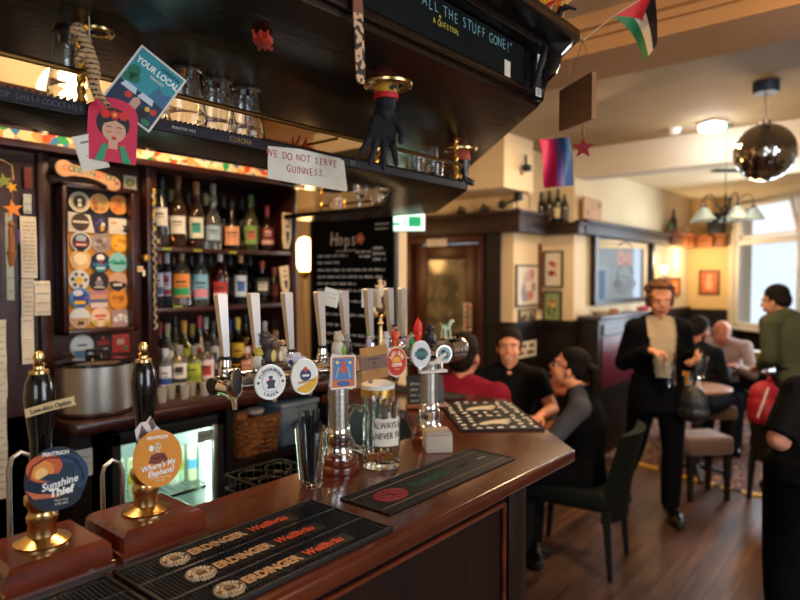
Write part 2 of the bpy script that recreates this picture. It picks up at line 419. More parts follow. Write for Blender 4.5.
mb.box(-2.68, -2.28, 5.14, 5.27, 2.0, 2.08, .004); mb.box(-2.68, -2.26, 5.12, 5.27, 2.08, 2.10, .004)
mb.box(-2.38, -2.27, 5.27, 7.7, 2.0, 2.10, .004); mb.box(-2.38, -2.25, 5.27, 7.7, 2.10, 2.13, .004)
S('trim_6', mb)
mb = MB(W_OAK); mb.box(-2.38, -2.24, 7.72, 8.85, 2.0, 2.14, .004); mb.box(-2.38, -1.92, 8.70, 8.85, 2.0, 2.14, .004)
mb.box(-2.38, -2.20, 7.72, 8.85, 2.14, 2.17, .004); mb.box(-2.38, -1.9, 8.66, 8.85, 2.14, 2.17, .004)
mb.box(-2.30, -2.22, 8.3, 8.36, 2.0, 2.13); mb.box(-2.1, -2.04, 8.62, 8.70, 2.0, 2.13)
S('trim_7', mb)
# glazed door
dr = bpy.data.objects.new('door_1', None); COL.objects.link(dr); dr['kind'] = 'structure'
DW = mat('door_mahogany', '#3c190f', .4, var='#4c2213', scale=(10, 10, 1.4))
mb = MB(DW); mb.box(-3.86, -3.77, 4.66, 4.86, 0, 2.0, .005); mb.box(-3.0, -2.96, 4.66, 4.86, 0, 2.0, .005); mb.box(-3.77, -3.0, 4.66, 4.86, 1.93, 2.0, .005)
P('door_frame', mb, dr)
mb = MB(DW); mb.box(-3.76, -3.62, 4.72, 4.77, .02, 1.92, .004); mb.box(-3.17, -3.01, 4.72, 4.77, .02, 1.92, .004); mb.box(-3.62, -3.17, 4.72, 4.77, 1.78, 1.92, .004)
mb.box(-3.62, -3.17, 4.72, 4.77, .02, .95, .004)
P('door_leaf', mb, dr)
mb = MB(mat('etched_glass', '#55503c', .14, var='#857b5c', scale=(7, 7, 7), detail=5, coat=1, bump=.06, bscale=(14, 14, 14), lo=.42, hi=.58)); mb.box(-3.62, -3.17, 4.735, 4.75, .95, 1.78)
gp = P('glass_panel', mb, dr)
mb = MB(mat('etched_line', '#6b6650', .4))
for k in range(2):
    c = Vector((-3.395, 4.732, 1.45)); rr = .07+.09*k
    mb.tube([c+Vector((rr*math.cos(a*math.pi/12), 0, rr*1.2*math.sin(a*math.pi/12))) for a in range(24)], .0035, 5, closed=True)
mb.tube([(-3.6, 4.732, 1.0), (-3.45, 4.732, 1.15), (-3.395, 4.732, 1.35)], .004, 5); mb.tube([(-3.19, 4.732, 1.0), (-3.33, 4.732, 1.15), (-3.395, 4.732, 1.35)], .004, 5)
P('etched_pattern', mb, gp)
mb = MB(GOLD); mb.tube([(-3.1, 4.72, 1.17), (-3.1, 4.67, 1.18), (-3.1, 4.67, 1.33), (-3.1, 4.72, 1.34)], .011, 8); P('door_handle', mb, dr)
mb = MB(BLKM); mb.box(-2.96, -2.80, 4.69, 4.72, 0, 2.0); S('trim_8', mb)
# ------------------------------------------------------------ bar counter
bar = T('bar_counter', 'long polished red brown wooden bar counter with an angled end', 'bar counter')
outer = [(-.785, -1.1), (-.785, 1.765), (-1.335, 2.315), (-2.02, 2.315)]
inner = [(-2.02, 1.87), (-1.52, 1.87), (-1.245, 1.60), (-1.245, .73), (-1.30, .73), (-1.30, -1.1)]
P('counter_top', MB(W_BAR).prism(outer+inner, 1.062, 1.10, .010, 3), bar)
mb = MB(W_BARD)
o2 = [(-.93, -1.05), (-.93, 1.69), (-1.40, 2.16), (-2.0, 2.16)]; i2 = [(-2.0, 1.95), (-1.5, 1.95), (-1.2, 1.62), (-1.2, -1.05)]
mb.prism(o2+i2, 0, 1.062)
P('front', mb, bar)
mb = MB(W_BARD)
def fbox(y0, y1, z0, z1, d0, d1, bev=.003): mb.box(-.93+d0, -.93+d1, y0, y1, z0, z1, bev)
fbox(-1.05, 1.70, 1.0, 1.062, 0, .03); fbox(-1.05, 1.70, 0, .14, 0, .025)
for y in (-1.05, -.25, .66, 1.60): fbox(y, y+.10, .14, 1.0, 0, .016)
mb.at(Matrix.Translation((-.93, 1.69, 0)) @ Matrix.Rotation(R(135), 4, 'Z')); mb.box(0, .665, -.03, 0, 1.0, 1.062, .003); mb.box(0, .665, -.025, 0, 0, .14, .003); mb.box(0, .09, -.016, 0, .14, 1.0, .003); mb.box(.58, .665, -.016, 0, .14, 1.0, .003); mb.at()
P('framing', mb, bar)
mb = MB(W_RED)
for y0, y1 in ((-.13, .64), (.78, 1.58)):
    for z in (.955, .19): mb.tube([(-.922, y0, z), (-.922, y1, z)], .007, 8)
    for y in (y0, y1): mb.tube([(-.922, y, .19), (-.922, y, .955)], .007, 8)
P('panel_moulding', mb, bar)
# bar mats
def matobj(label, x0, x1, y0, y1, z=1.1008, h=.008, M=None, nub=True, group=None, rim='#101013'):
    t = T('bar_mat', label, 'bar mat', group=group, M=M if M is not None else Matrix.Translation((x1, y0, z)) @ Matrix.Rotation(R(90), 4, 'Z'))
    Lx, Ly = (y1-y0), (x1-x0)
    m = MB(RUB); m.box(0, Lx, 0, Ly, 0, h*.6, .0015); m.use(pm(rim, .55))
    for a in ((0, Lx, 0, .007), (0, Lx, Ly-.007, Ly), (0, .007, 0, Ly), (Lx-.007, Lx, 0, Ly)): m.box(*a, h*.5, h, .001)
    P('base', m, t)
    return t, Lx, Ly
def nubs(t, x0, x1, y0, y1, h=.008, step=.0075, holes=()):
    m = MB(pm('#1a1a1e', .22)); nx = int((x1-x0)/step); ny = int((y1-y0)/step)
    for i in range(nx):
        for j in range(ny):
            x = x0+(i+.5)*step; y = y0+(j+.5)*step; r = .0021
            if any(a <= x <= b and c <= y <= d for a, b, c, d in holes): continue
            a = [m.V((x-r, y-r, h*.55)), m.V((x+r, y-r, h*.55)), m.V((x+r, y+r, h*.55)), m.V((x-r, y+r, h*.55))]
            q = r*.6; b = [m.V((x-q, y-q, h)), m.V((x+q, y-q, h)), m.V((x+q, y+q, h)), m.V((x-q, y+q, h))]
            m.F(b)
            for k in range(4): m.F([a[k], a[(k+1) % 4], b[(k+1) % 4], b[k]])
    o = P('rubber_nubs', m, t, ang=10); o['kind'] = 'stuff'
def erdinger(label, y0, y1):
    t, Lx, Ly = matobj(label, -1.066, -.816, y0, y1, h=.009)
    m = MB(pm('#1b1b20', .35))
    for k in (1, 2): m.box(0, Lx, Ly*k/3-.003, Ly*k/3+.003, .005, .0088, .001)
    P('seam_ridge', m, t)
    nubs(t, .009, Lx-.009, .009, Ly-.009, .0085, holes=[(.066, .376, Ly*(k+.5)/3-.019, Ly*(k+.5)/3+.019) for k in range(3)])
    for k in range(3):
        yc = Ly*(k+.5)/3
        m = MB('#c9b48c'); m.disc(.095, yc, .0255, .004, .0092); m.use('#5e2a1c').disc(.095, yc, .0238, .004, .0094); m.use('#c9b48a').disc(.095, yc, .0150, .004, .0096)
        m.use('#3b2a24').rect(.086, .104, yc-.009, yc+.006, .004, .0098).use('#7a5b3c').disc(.095, yc+.005, .007, .004, .0099)
        lg = P('round_logo', m, t, 'small round red and cream emblem')
        ARC('ERDINGER', .0075, '#f0e6cc', lg, .0195, 160, 20, .0096, .095, yc, bold=.0002)
        ARC('WEISSBRAU', .006, '#f0e6cc', lg, .0196, 205, 335, .0096, .095, yc, inner=True, bold=.0002)
        TX('ERDINGER', .034, '#d8a877', t, .124, yc, .0088, align='LEFT', bold=.0009, sx=.75, name='wordmark')
        TX('Weißbräu', .032, '#dc4f28', t, .257, yc, .0088, align='LEFT', bold=.0006, shear=.25, sx=.72, name='script_lettering')
    return t
erdinger('ribbed black rubber bar mat with three rows of cream and red lettering', .495, .955)
erdinger('similar black lettered bar mat running off the lower left corner of the photo', .02, .485)
# black runner with red emblem
t, Lx, Ly = matobj('flat black bar runner with a red emblem and green lettering', -1.03, -.875, 1.01, 1.562, h=.004)
m = MB(pm('#8a6a50', .4)); m.rect(.01, Lx-.01, .028, .0305, .0025, .0032); m.rect(.01, Lx-.01, Ly-.0305, Ly-.028, .0025, .0032); P('pin_stripe', m, t)
m = MB('#a3202c'); m.disc(.095, Ly/2, .036, .0024, .0034, sx=1.35)
m.use('#5e0f18')
for a in range(0, 180, 30): m.tube([(.095+.046*math.cos(R(a)), Ly/2+.034*math.sin(R(a)), .0034), (.095-.046*math.cos(R(a)), Ly/2-.034*math.sin(R(a)), .0034)], .0009, 4)
m.tube([(.095+.03*math.cos(a/4), Ly/2+.02*math.sin(a/4), .0034) for a in range(25)], .0009, 4)
P('emblem', m, t, 'red oval emblem')
TX('TUBORG', .036, '#12553a', t, .25, Ly/2, .0028, bold=.001, name='green_wordmark')
TX('NIGHT', .02, '#2a3a34', t, .40, Ly/2, .0028, name='green_wordmark')
m = MB('#93805a'); m.rect(.47, .51, Ly/2-.004, Ly/2+.004, .0024, .0032); P('small_print', m, t)
# bone patterned mats on the angled end
e1 = Vector((.7071, .7071, 0)); e2 = Vector((-.7071, .7071, 0))
for k in range(2):
    o = Vector((-1.172, 1.718, 1.1008))+e2*(k*.236)
    M = Matrix((e1, e2, Vector((0, 0, 1)))).transposed().to_4x4(); M = Matrix.Translation(o) @ M
    t, Lx, Ly = matobj(('black bar mat with white bone shapes, nearer one, at the angled bar end', 'black bar mat with white bone shapes, farther one, at the angled bar end')[k], 0, .232, 0, .293, M=M, h=.007, rim='#101012', group='bone patterned bar mats')
    m = MB(pm('#e6dcc4', .5)); rnd = random.Random(7+k)
    cells = [(i, j) for i in range(7) for j in range(5)]
    for i, j in cells:
        x = .024+i*(.293-.048)/6+rnd.uniform(-.005, .005); y = .024+j*(.232-.048)/4+rnd.uniform(-.005, .005)
        if abs(x-.146) < .05 and abs(y-.116) < .05: continue
        a = rnd.uniform(0, math.pi); l = rnd.uniform(.004, .009)
        d = Vector((math.cos(a), math.sin(a), 0)); c = Vector((x, y, .0062))
        m.tube([c-d*l, c+d*l], .0032, 6)
        for s_ in (-1, 1):
            nn = Vector((-d.y, d.x, 0))*.003; m.ell(c+d*l*s_+nn, (.0045, .0045, .0014), 7, 4); m.ell(c+d*l*s_-nn, (.0045, .0045, .0014), 7, 4)
    P('bone_pattern', m, t)
    m = MB(pm('#dccdac', .5)); 
    m.prism([(.085, .09), (.11, .115), (.15, .135), (.205, .15), (.21, .143), (.17, .12), (.205, .118), (.2, .108), (.16, .1), (.19, .088), (.18, .078), (.13, .088), (.1, .07), (.08, .075)], .004, .0066)
    P('skeleton_hand_motif', m, t, 'large white skeletal hand motif')
t, Lx, Ly = matobj('dark green bar mat with a red oval emblem on the far bar leg', 0, .12, 0, .42, M=Matrix.Translation((-1.92, 2.13, 1.1008)), h=.005)
m = MB('#c2482a'); m.disc(.23, .06, .032, .003, .0056, sx=1.7); m.use('#7a1d18').disc(.23, .06, .022, .003, .0059, sx=1.7); P('emblem', m, t, 'red oval emblem')
# ------------------------------------------------------------ canopy over the bar
can = T('bar_canopy', 'dark varnished wooden canopy with a chalkboard fascia above the bar', 'canopy')
co = [(-.82, -1.3), (-.82, 1.58), (-1.72, 2.48), (-2.55, 2.48)]; ci = [(-2.55, 2.05), (-1.83, 2.05), (-1.50, 1.72), (-1.50, -1.3)]
def offs(k): return [(-.82+k, -1.3), (-.82+k, 1.58+k*.414), (-1.72+k*.414, 2.48+k), (-2.55, 2.48+k)]
P('soffit', MB(W_CAN).prism(co+ci, 2.09, 2.115, .004), can)
mb = MB(W_CAN)
mb.prism(offs(-.015)+[(x-.0, y) for x, y in [(-2.55, 2.42), (-1.67, 2.42), (-.9, 1.63), (-.9, -1.3)]], 2.115, 2.29)
P('fascia', mb, can)
mb = MB(W_CAN)
mb.prism(offs(.012)+[(-2.55, 2.4), (-1.7, 2.4), (-.92, 1.62), (-.92, -1.3)], 2.105, 2.125, .004)
mb.prism(offs(.03)+[(-2.55, 2.4), (-1.7, 2.4), (-.92, 1.62), (-.92, -1.3)], 2.235, 2.258, .004)
mb.prism(offs(.10)+[(-2.55, 2.4), (-1.7, 2.4), (-.92, 1.62), (-.92, -1.3)], 2.258, 2.288, .006)
mb.prism(offs(.08)+[(-2.55, 2.4), (-1.7, 2.4), (-.92, 1.62), (-.92, -1.3)], 2.288, 2.302, .004)
P('cornice', mb, can)
mb = MB(W_CAN)
for c_, bd_ in (((-.82, 1.58, 2.10), Vector((.924, .383, 0))),):
    mb.at(Matrix.Translation(c_) @ Matrix((bd_, (0, 0, 1), bd_.cross(Vector((0, 0, 1))))).transposed().to_4x4())
    mb.prism([(-.02, 0), (.004, .0), (.012, .015), (.014, .04), (.022, .06), (.045, .078), (.056, .10), (.058, .125), (.085, .15), (.09, .165), (-.02, .165)], -.012, .012, .002)
mb.at()
P('scroll_bracket', mb, can)
cb = P('chalkboard', MB(mat('chalkboard_green_black', '#070b0b', .8, var='#0b1110', scale=(5, 5, 5), spec=.2)).box(-.835, -.8245, .2, 1.50, 2.135, 2.232, .001), can, 'green black chalkboard panel')
CHK = mat('blue_chalk', '#6f98a0', .9); CHY = mat('yellow_chalk', '#c9b63a', .9); CHW = mat('white_chalk', '#e4e1d8', .9)
MF = face((-.8242, 1.0, 2.195), FXN)
ye = PX(509, 46, -.8255).y-1.0
ye -= .215
HW('HAS ALL THE STUFF GONE?"', .034, CHK, cb, ye, .012, 0, M=MF, name='chalk_lettering', seed=3, gap=.60)
yq = PX(446, 32, -.8255).y-1.0
HW('A QUESTION.', .017, CHY, cb, yq, -.018, 0, M=MF, name='yellow_chalk_lettering', seed=5)
yq -= .025
m = MB(CHY).at(MF); m.tube([(yq, -.010, 0), (yq, .000, 0)], .001, 4); m.tube([(yq-.004, -.004, 0), (yq, .0, 0), (yq+.004, -.004, 0)], .001, 4); P('chalk_arrow', m, cb)
# fascia stickers
m = MB('#d8c9b8'); m.rect(-.014, .014, -.028, .028, 0, .0012); m.use('#b06a5a').rect(-.011, .011, -.022, -.017, 0, .0016)
ONE('sticker', m, 'small pale square notice stuck at the end of the canopy chalkboard', 'sticker', M=face((-.8235, PX(507, 72, -.824).y, PX(507, 72, -.824).z), FXN))
fs = T('sticker_strip', 'upright strip of black and white stickers on the canopy corner', 'stickers', M=face((-.800, 1.535, 2.160), (1, -.1, 0)))
m = MB('#d6d2c8')
m.rect(-.012, .012, -.056, -.034, 0, .002).use('#22242a').rect(-.012, .012, -.032, .000, 0, .002).use('#cfcac0').rect(-.010, .012, .002, .022, 0, .002).use('#bfc3c6').rect(-.006, .010, .024, .056, 0, .002)
m.use('#1c1c20')
for k in range(5): m.rect(-.009, .009, -.052+k*.0035, -.0505+k*.0035, 0, .0025)
P('stickers', m, fs)
m = MB(BLKM); m.tube([(-.03, -.03, .01), (-.032, .02, .03), (-.02, .055, .03), (-.006, .075, .02)], [.006, .01, .008, .004], 8)
ONE('bottle_opener', m, 'black handled tool hanging beside the corner stickers', 'opener', M=face((-.800, 1.540, 2.165), (1, -.1, 0)))
# brass rings in the soffit
for p, lb in ((PZ(388, 85, 2.088), 'round brass downlight ring with the black glove poking out'), (PZ(461, 150, 2.088), 'round brass downlight ring with the doll legs poking out'), (PZ(98, 32, 2.088), 'round brass downlight ring above the hanging striped toy')):
    t = T('downlight', lb, 'downlight', p)
    if 'striped' in lb: t.scale = (.5, .5, .8)
    P('brass_ring', MB(BRASS).lathe([(.036, -.001), (.04, -.006), (.052, -.008), (.06, -.004), (.061, .002), (.036, .002), (.036, -.001)], 32), t)
    P('recess', MB(BLKM).lathe([(0, .0015), (.036, .0015), (.036, .0), (0, .0)], 24), t)
# ------------------------------------------------------------ hanging glass shelf
sh = T('glass_shelf', 'dark hanging shelf under the canopy with a brass rail for glasses', 'shelf')
so = [(-1.20, -1.2), (-1.20, 1.80), (-1.74, 2.34), (-2.52, 2.34)]; si = [(-2.52, 2.08), (-1.85, 2.08), (-1.378, 1.61), (-1.378, -1.2)]
P('board', MB(W_CAN).prism(so+si, 1.918, 1.94, .003), sh)
m = MB(mat('chalked_edge', '#151114', .7, var='#201c28', scale=(2, 3, 10))); m.box(-1.2, -1.194, -1.2, 1.78, 1.920, 1.939, .0008); P('front_edge', m, sh)
m = MB(BROWNB); m.tube([(-1.205, -1.2, 2.0), (-1.205, 1.775, 2.0), (-1.735, 2.305, 2.0), (-2.5, 2.305, 2.0)], .006, 8)
for k in range(4):
    m.tube([(-1.43, .1+k*.54, 1.99), (-1.205, .1+k*.54, 1.99)], .004, 6)
P('rail', m, sh, 'brass rail')
def twist(x, y, z0, z1, r=.008):
    m = MB(GOLD); n = 26
    for ph in (0, math.pi): m.tube([(x+r*.5*math.cos(ph+i*.9), y+r*.5*math.sin(ph+i*.9), z0+(z1-z0)*i/n) for i in range(n+1)], r*.62, 6)
    return m
for x, y in ((-1.21, -.5), (-1.21, .52), (-1.212, 1.745), (-1.70, 2.2), (-2.12, 2.12), (-2.28, 2.12), (-1.44, 1.60)):
    P('brass_post', twist(x, y, 1.94, 2.09), sh)
MESH = mat('black_bar_mesh', '#15130f', .5)
m = MB(MESH)
for i in range(150):
    y = .05+i*.0115; m.box(-1.215, -1.198, y, y+.0022, 1.94, 1.9475); 
m.box(-1.372, -1.2, .05, 1.6, 1.9395, 1.9425)
P('bar_mesh', m, sh, 'black mesh liner')
ME = lambda px, py: face((-1.1935, PX(px, py, -1.1935).y, 1.9295), FXN)
CHB = mat('faded_blue_chalk', '#5c6470', .9); CHO = mat('faded_gold_chalk', '#a9884a', .9)
for s_, y, sz, c in (('TOP SHELF', 18, .0135, CHB), ('COCKTAILS', 63, .0135, CHB), ('CORONA', 241, .0165, CHO), ('%Z', 353, .016, CHK), ('MONSTER MEZ', 184, .008, CHW)):
    HW(s_, sz, c, sh, 0, 0, 0, name='chalk_lettering', seed=len(s_), M=ME(y, {18: 94, 63: 103, 241: 140, 353: 166, 184: 129}[y]))
# ------------------------------------------------------------ glasses
def pint(M, label, group, h=.148, r0=.034, r1=.046, up=False):
    t = T('pint_glass', label, 'glass', group=group, M=M)
    s_ = lambda z: (z if up else h-z)
    w = .0022
    prof = [(0, s_(0)), (r0, s_(0)), (r0+.001, s_(.01)), (r0+(r1-r0)*.5, s_(h*.5)), (r1+.001, s_(h*.74)), (r1+.001, s_(h*.8)), (r1-.001, s_(h*.86)), (r1, s_(h)), (r1-w, s_(h)), (r1-w-.001, s_(h*.86)), (r1-w, s_(h*.76)), (r0+(r1-r0)*.5-w, s_(h*.5)), (r0-w, s_(.012)), (0, s_(.012))]
    P('bowl', MB(GLASS).lathe(prof, 24), t)
    return t
X0 = -1.30
def shelfpt(px, x=X0): 
    p = PX(px, 110, x); return Vector((x, p.y, 1.9428))
gl = []
for k, (px, x, lb) in enumerate(((74, -1.27, 'upturned pint glass behind the hanging striped toy'), (148, -1.33, 'upturned pint glass behind the tilted postcard'), (186, -1.28, 'upturned pint glass just right of the tilted postcard'), (217, -1.30, 'upturned pint glass, left one of the touching pair'), (246, -1.30, 'upturned pint glass, right one of the touching pair'))):
    p = shelfpt(px, x); M = Matrix.Translation(p)
    if k == 0: g0 = pint(M, lb, 'pint glasses upside down on the hanging shelf')
    else: dup(g0, M=M, label=lb)
def smallglass(M, label, kind=0, group='small glasses at the far end of the shelf'):
    t = T('small_glass', label, 'glass', group=group, M=M); h = .07
    if kind == 0: prof = [(0, 0), (.028, 0), (.03, .004), (.034, h), (.0322, h), (.028, .008), (0, .008)]
    else: prof = [(0, 0), (.03, 0), (.03, .003), (.006, .006), (.005, .05), (.02, .06), (.036, .085), (.034, .115), (.032, .115), (.034, .085), (.018, .062), (0, .058)]
    P('bowl', MB(GLASS).lathe(prof, 20), t); return t
for px, x, kd, lb in ((415, -1.28, 0, 'short tumbler on the shelf end, nearest the glove'), (428, -1.30, 1, 'stemmed glass on the shelf end, between two tumblers'), (434, -1.26, 0, 'short tumbler beside the rail end')):
    p = shelfpt(px, x); smallglass(Matrix.Translation(p), lb, kd)
for k, (x, y) in enumerate(((-2.22, 2.16), (-2.06, 2.17), (-1.98, 2.2), (-1.90, 2.16), (-1.83, 2.22))):
    smallglass(Matrix.Translation((x, y, 1.941)), 'small %s glass on the shelf leg above the menu chalkboard, %s from the left' % (('plain', 'stemmed')[k % 2], ('first', 'second', 'third', 'fourth', 'fifth')[k]), k % 2, 'glasses above the menu chalkboard')
# red ornament glimpsed on shelf
m = MB(pm('#c23a1c', .4)); 
for k in range(7): m.tube([(0, 0, .02), (.02*math.cos(k), .03*math.sin(k), .035), (.035*math.cos(k*1.3), .05*math.sin(k*1.1), .03+.006*k)], [.009, .007, .002], 6)
m.ell((0, 0, .02), (.018, .03, .016))
ONE('toy_lobster', m, 'red spiky toy lobster lying on the shelf between glasses and sign', 'toy', (-1.33, PX(302, 140, -1.33).y, 1.943))
m = MB(pm('#b8341c', .45)); m.ell((0, 0, 0), (.02, .03, .012)); 
for s_ in (-1, 1):
    for k in range(3): m.tube([(0, s_*.02, 0), (.012-.012*k, s_*.036, -.006), (.014-.014*k, s_*.044, .002)], .003, 5)
ONE('toy_crab', m, 'small red crab ornament stuck to the underside of the canopy', 'toy', PZ(263, 40, 2.078), rz=.8)
# ------------------------------------------------------------ back bar cabinet
XF = -2.55
bb = T('back_bar_cabinet', 'tall dark mahogany back bar cabinet with bottle shelves behind the bar', 'cabinet')
mb = MB(W_BACK)
mb.box(-3.0, XF-.02, .60, .93, 0, 2.28); mb.box(-3.0, XF-.06, .93, 1.405, 1.06, 2.28)
mb.box(-3.0, XF, .93, .975, 1.10, 2.28, .004); mb.box(-3.0, XF, 1.36, 1.405, 1.10, 2.28, .004)
mb.box(-3.0, -2.96, 1.405, 2.19, 1.06, 2.28)
mb.box(-3.0, XF, 2.16, 2.195, 1.10, 2.28, .004)
P('carcass', mb, bb)
mb = MB(W_BACK); mb.box(-3.0, -2.46, .55, 2.22, 2.24, 2.30, .006); mb.box(-3.0, -2.485, .6, 2.20, 2.085, 2.112, .003); mb.box(-2.56, -2.52, .6, 2.20, 2.20, 2.25)
P('pelmet', mb, bb)
def stained():
    m = bpy.data.materials.new('stained_glass'); m.use_nodes = True; n = m.node_tree.nodes; l = m.node_tree.links; b = n['Principled BSDF']
    tc = n.new('ShaderNodeTexCoord'); vo = n.new('ShaderNodeTexVoronoi'); vo.inputs['Scale'].default_value = 34; l.new(tc.outputs['Object'], vo.inputs[0])
    sp = n.new('ShaderNodeSeparateColor'); l.new(vo.outputs['Color'], sp.inputs[0])
    r = n.new('ShaderNodeValToRGB'); cr = r.color_ramp; cr.interpolation = 'CONSTANT'
    cr.elements[0].position = 0; cr.elements[0].color = lin('#e8c890'); cr.elements[1].position = .85; cr.elements[1].color = lin('#e89a5a')
    for p, c in ((.3, '#e0d6b8'), (.45, '#2f9c5a'), (.55, '#f0dcb0'), (.65, '#d8542e'), (.75, '#3f7fa8')): e = cr.elements.new(p); e.color = lin(c)
    l.new(sp.outputs[0], r.inputs[0]); l.new(r.outputs[0], b.inputs['Base Color']); l.new(r.outputs[0], b.inputs['Emission Color']); b.inputs['Emission Strength'].default_value = .07
    b.inputs['Roughness'].default_value = .2
    return m
P('stained_glass_strip', MB(stained()).box(-2.51, -2.495, .62, 2.18, 2.112, 2.148), bb, 'backlit strip of coloured stained glass')
mb = MB(W_BACK)
y0, y1 = PX(63, 250, XF+.02).y, PX(137, 250, XF+.02).y; z0, z1 = PX(100, 333, XF).z, PX(100, 186, XF).z
mb.box(XF-.06, XF+.02, y0, y0+.02, z0, z1, .004); mb.box(XF-.06, XF+.02, y1-.02, y1, z0, z1, .004); mb.box(XF-.06, XF+.02, y0, y1, z0, z0+.02, .004); mb.box(XF-.06, XF+.02, y0, y1, z1-.02, z1, .004)
P('panel_frame', mb, bb)
mb = MB(mat('orange_felt', '#c98a3a', .8, var='#d99c48', scale=(6, 6, 6))); mb.box(XF-.06, XF-.035, y0+.02, y1-.02, z0+.02, z0+(z1-z0)*.72); mb.use(BLKM); mb.box(XF-.06, XF-.036, y0+.02, y1-.02, z0+(z1-z0)*.72, z1-.02)
P('display_panel', mb, bb, 'orange backed display panel')
mb = MB(BROWNB); yy = PX(42, 230, XF-.01).y; mb.tube([(XF-.012, yy, 1.15), (XF-.012, yy, 2.05)], .004, 6); P('brass_trim', mb, bb)
SH1, SH2, SH3 = PX(225, 250, -2.64).z, PX(215, 305, -2.64).z, 1.10
mb = MB(W_BACK)
for z in (SH1, SH2): mb.box(-2.96, XF-.005, 1.405, 2.16, z-.022, z, .003)
P('bottle_shelf', mb, bb)
mb = MB(W_BACK); mb.box(-3.0, -2.26, .93, 2.20, 1.055, 1.10, .007, 2); P('back_counter', mb, bb)
mb = MB(W_BLK); mb.box(-3.0, -2.30, .93, 1.0, 0, 1.055); mb.box(-3.0, -2.30, 2.17, 2.20, 0, 1.055); mb.box(-3.0, -2.95, 1.0, 2.17, 0, 1.055); mb.box(-2.95, -2.32, 1.6, 2.17, .76, .79); mb.box(-2.95, -2.30, 1.575, 1.61, 0, 1.055); mb.box(-3.0, -2.57, .6, .93, 0, 1.1)
P('lower_carcass', mb, bb)
KN = MB(GOLD); KN.lathe([(0, 0), (.012, 0), (.008, .012), (.017, .022), (.013, .034), (0, .036)], 16, M=Matrix.Rotation(R(90), 4, 'Y')); P('brass_knob', KN, bb, M=Matrix.Translation(PX(144, 258, XF)))
mb = MB('#e8e0cc'); mb.rect(-.02, .005, -.012, .012, 0, .001).use('#e2a93a').rect(-.017, .002, -.008, .007, 0, .0015).use('#e8e0cc').rect(.003, .014, -.03, -.004, 0, .001)
ONE('sticker', mb, 'tiny cream and yellow stickers just below the brass knob', 'sticker', M=face(PX(142, 269, XF+.002), FXN))
# ------------------------------------------------------------ coasters on the panel
def on_panel(px, py, dx=0): p = PX(px, py, XF-.03+dx); return face(p, FXN)
RS = .0405
def coaster(px, py, base, ring, fn, label, dx=0, r=RS, sq=False):
    M = on_panel(px, py, dx); m = MB(pm(base, .6))
    if sq: m.rect(-r*.96, r*.96, -r*.96, r*.96, 0, .002)
    else:
        m.disc(0, 0, r, 0, .002)
        if ring: m.use(ring).disc(0, 0, r*.84, 0, .0024)
    if fn: fn(m, r)
    return ONE('coaster', m, label, 'beer mat', M=M, group='beer mats on the framed display panel')
def f_dark(m, r): m.use('#17140f').disc(0, 0, r*.62, 0, .0028); m.use('#d8cfb8').disc(0, -r*.3, r*.2, 0, .0032); m.star(-.0, r*.15, r*.3, 0, .0032)
def f_blobs(c, seed):
    def g(m, r):
        rd = random.Random(seed)
        for k in range(7): m.use(c[k % len(c)]).disc(rd.uniform(-.5, .5)*r, rd.uniform(-.55, .5)*r, r*rd.uniform(.1, .3), 0, .0026+.0001*k, seg=12, sx=rd.uniform(.8, 1.5))
    return g
def f_barrel(m, r):
    m.use('#4b3320')
    for k in range(-2, 3): m.rect(k*r*.3-.001, k*r*.3+.001, -r*.7, r*.7, 0, .0028)
    m.use('#ddd2b4').rect(-r*.75, r*.75, -r*.12, r*.18, 0, .003)
def f_red(m, r): m.use('#7c2418').rect(-r*.72, r*.72, -r*.5, r*.1, 0, .0028); m.use('#9fb0bc').disc(0, r*.35, r*.35, 0, .0027, sx=1.5); m.use('#e8d0c0').rect(-r*.5, r*.5, -r*.35, -r*.2, 0, .003)
def f_arc(m, r):
    m.use('#f3dcae').disc(0, 0, r*.7, 0, .0027); m.use('#c9843a').tube([(r*.55*math.cos(R(a)), r*.55*math.sin(R(a)), .0028) for a in range(200, 341, 10)], .0016, 5)
def f_mount(m, r):
    m.use('#2a5d96').prism([(-r*.9, -r*.1), (-r*.2, r*.1), (r*.3, -r*.1), (r*.9, r*.1), (r*.8, -r*.4), (-r*.8, -r*.4)], 0, .0028); m.use('#f0ece6').disc(.0, r*.5, r*.33, 0, .003, sx=1.2); m.use('#2d8f9c').disc(0, -r*.55, r*.4, 0, .0029, sx=1.4); m.use('#b04038').rect(-r*.1, r*.12, -r*.3, r*.3, 0, .0033); m.use('#ecebe4').rect(-r*.4, r*.4, -r*.66, -r*.5, 0, .0033)
def f_land(m, r): m.use('#2c9c74').prism([(-r*.9, 0), (-r*.5, r*.35), (0, r*.05), (r*.4, r*.3), (r*.9, 0), (r*.7, -r*.12), (-r*.8, -r*.12)], 0, .0028); m.use('#174f50').rect(-r*.55, r*.7, -r*.2, -r*.08, 0, .003); m.use('#3fae8e').disc(-r*.5, r*.1, r*.2, 0, .003)
def f_flow(m, r):
    m.use('#20201e')
    for k in range(6): m.star(r*.62*math.cos(k), r*.62*math.sin(k), r*.26, 0, .0028)
    m.use('#e0b22e').star(0, -r*.05, r*.42, 0, .003, n=8, k=.7)
def f_face(m, r): m.use('#d8c8bc').disc(0, r*.2, r*.22, 0, .0028, sx=.8); m.use('#8c8088').disc(0, -r*.2, r*.34, 0, .0028, sx=1.2); m.use('#d0c8c0').rect(-r*.5, r*.5, -r*.7, -r*.55, 0, .003)
def f_band(m, r): m.use('#17171a').prism([(-r*.95, .0), (-r*.3, r*.12), (r*.9, -r*.2), (r*.8, -r*.5), (0, -r*.98), (-r*.7, -r*.68)], 0, .0028); m.use('#ddd0bc').rect(-r*.5, r*.4, -r*.42, -r*.15, 0, .003)
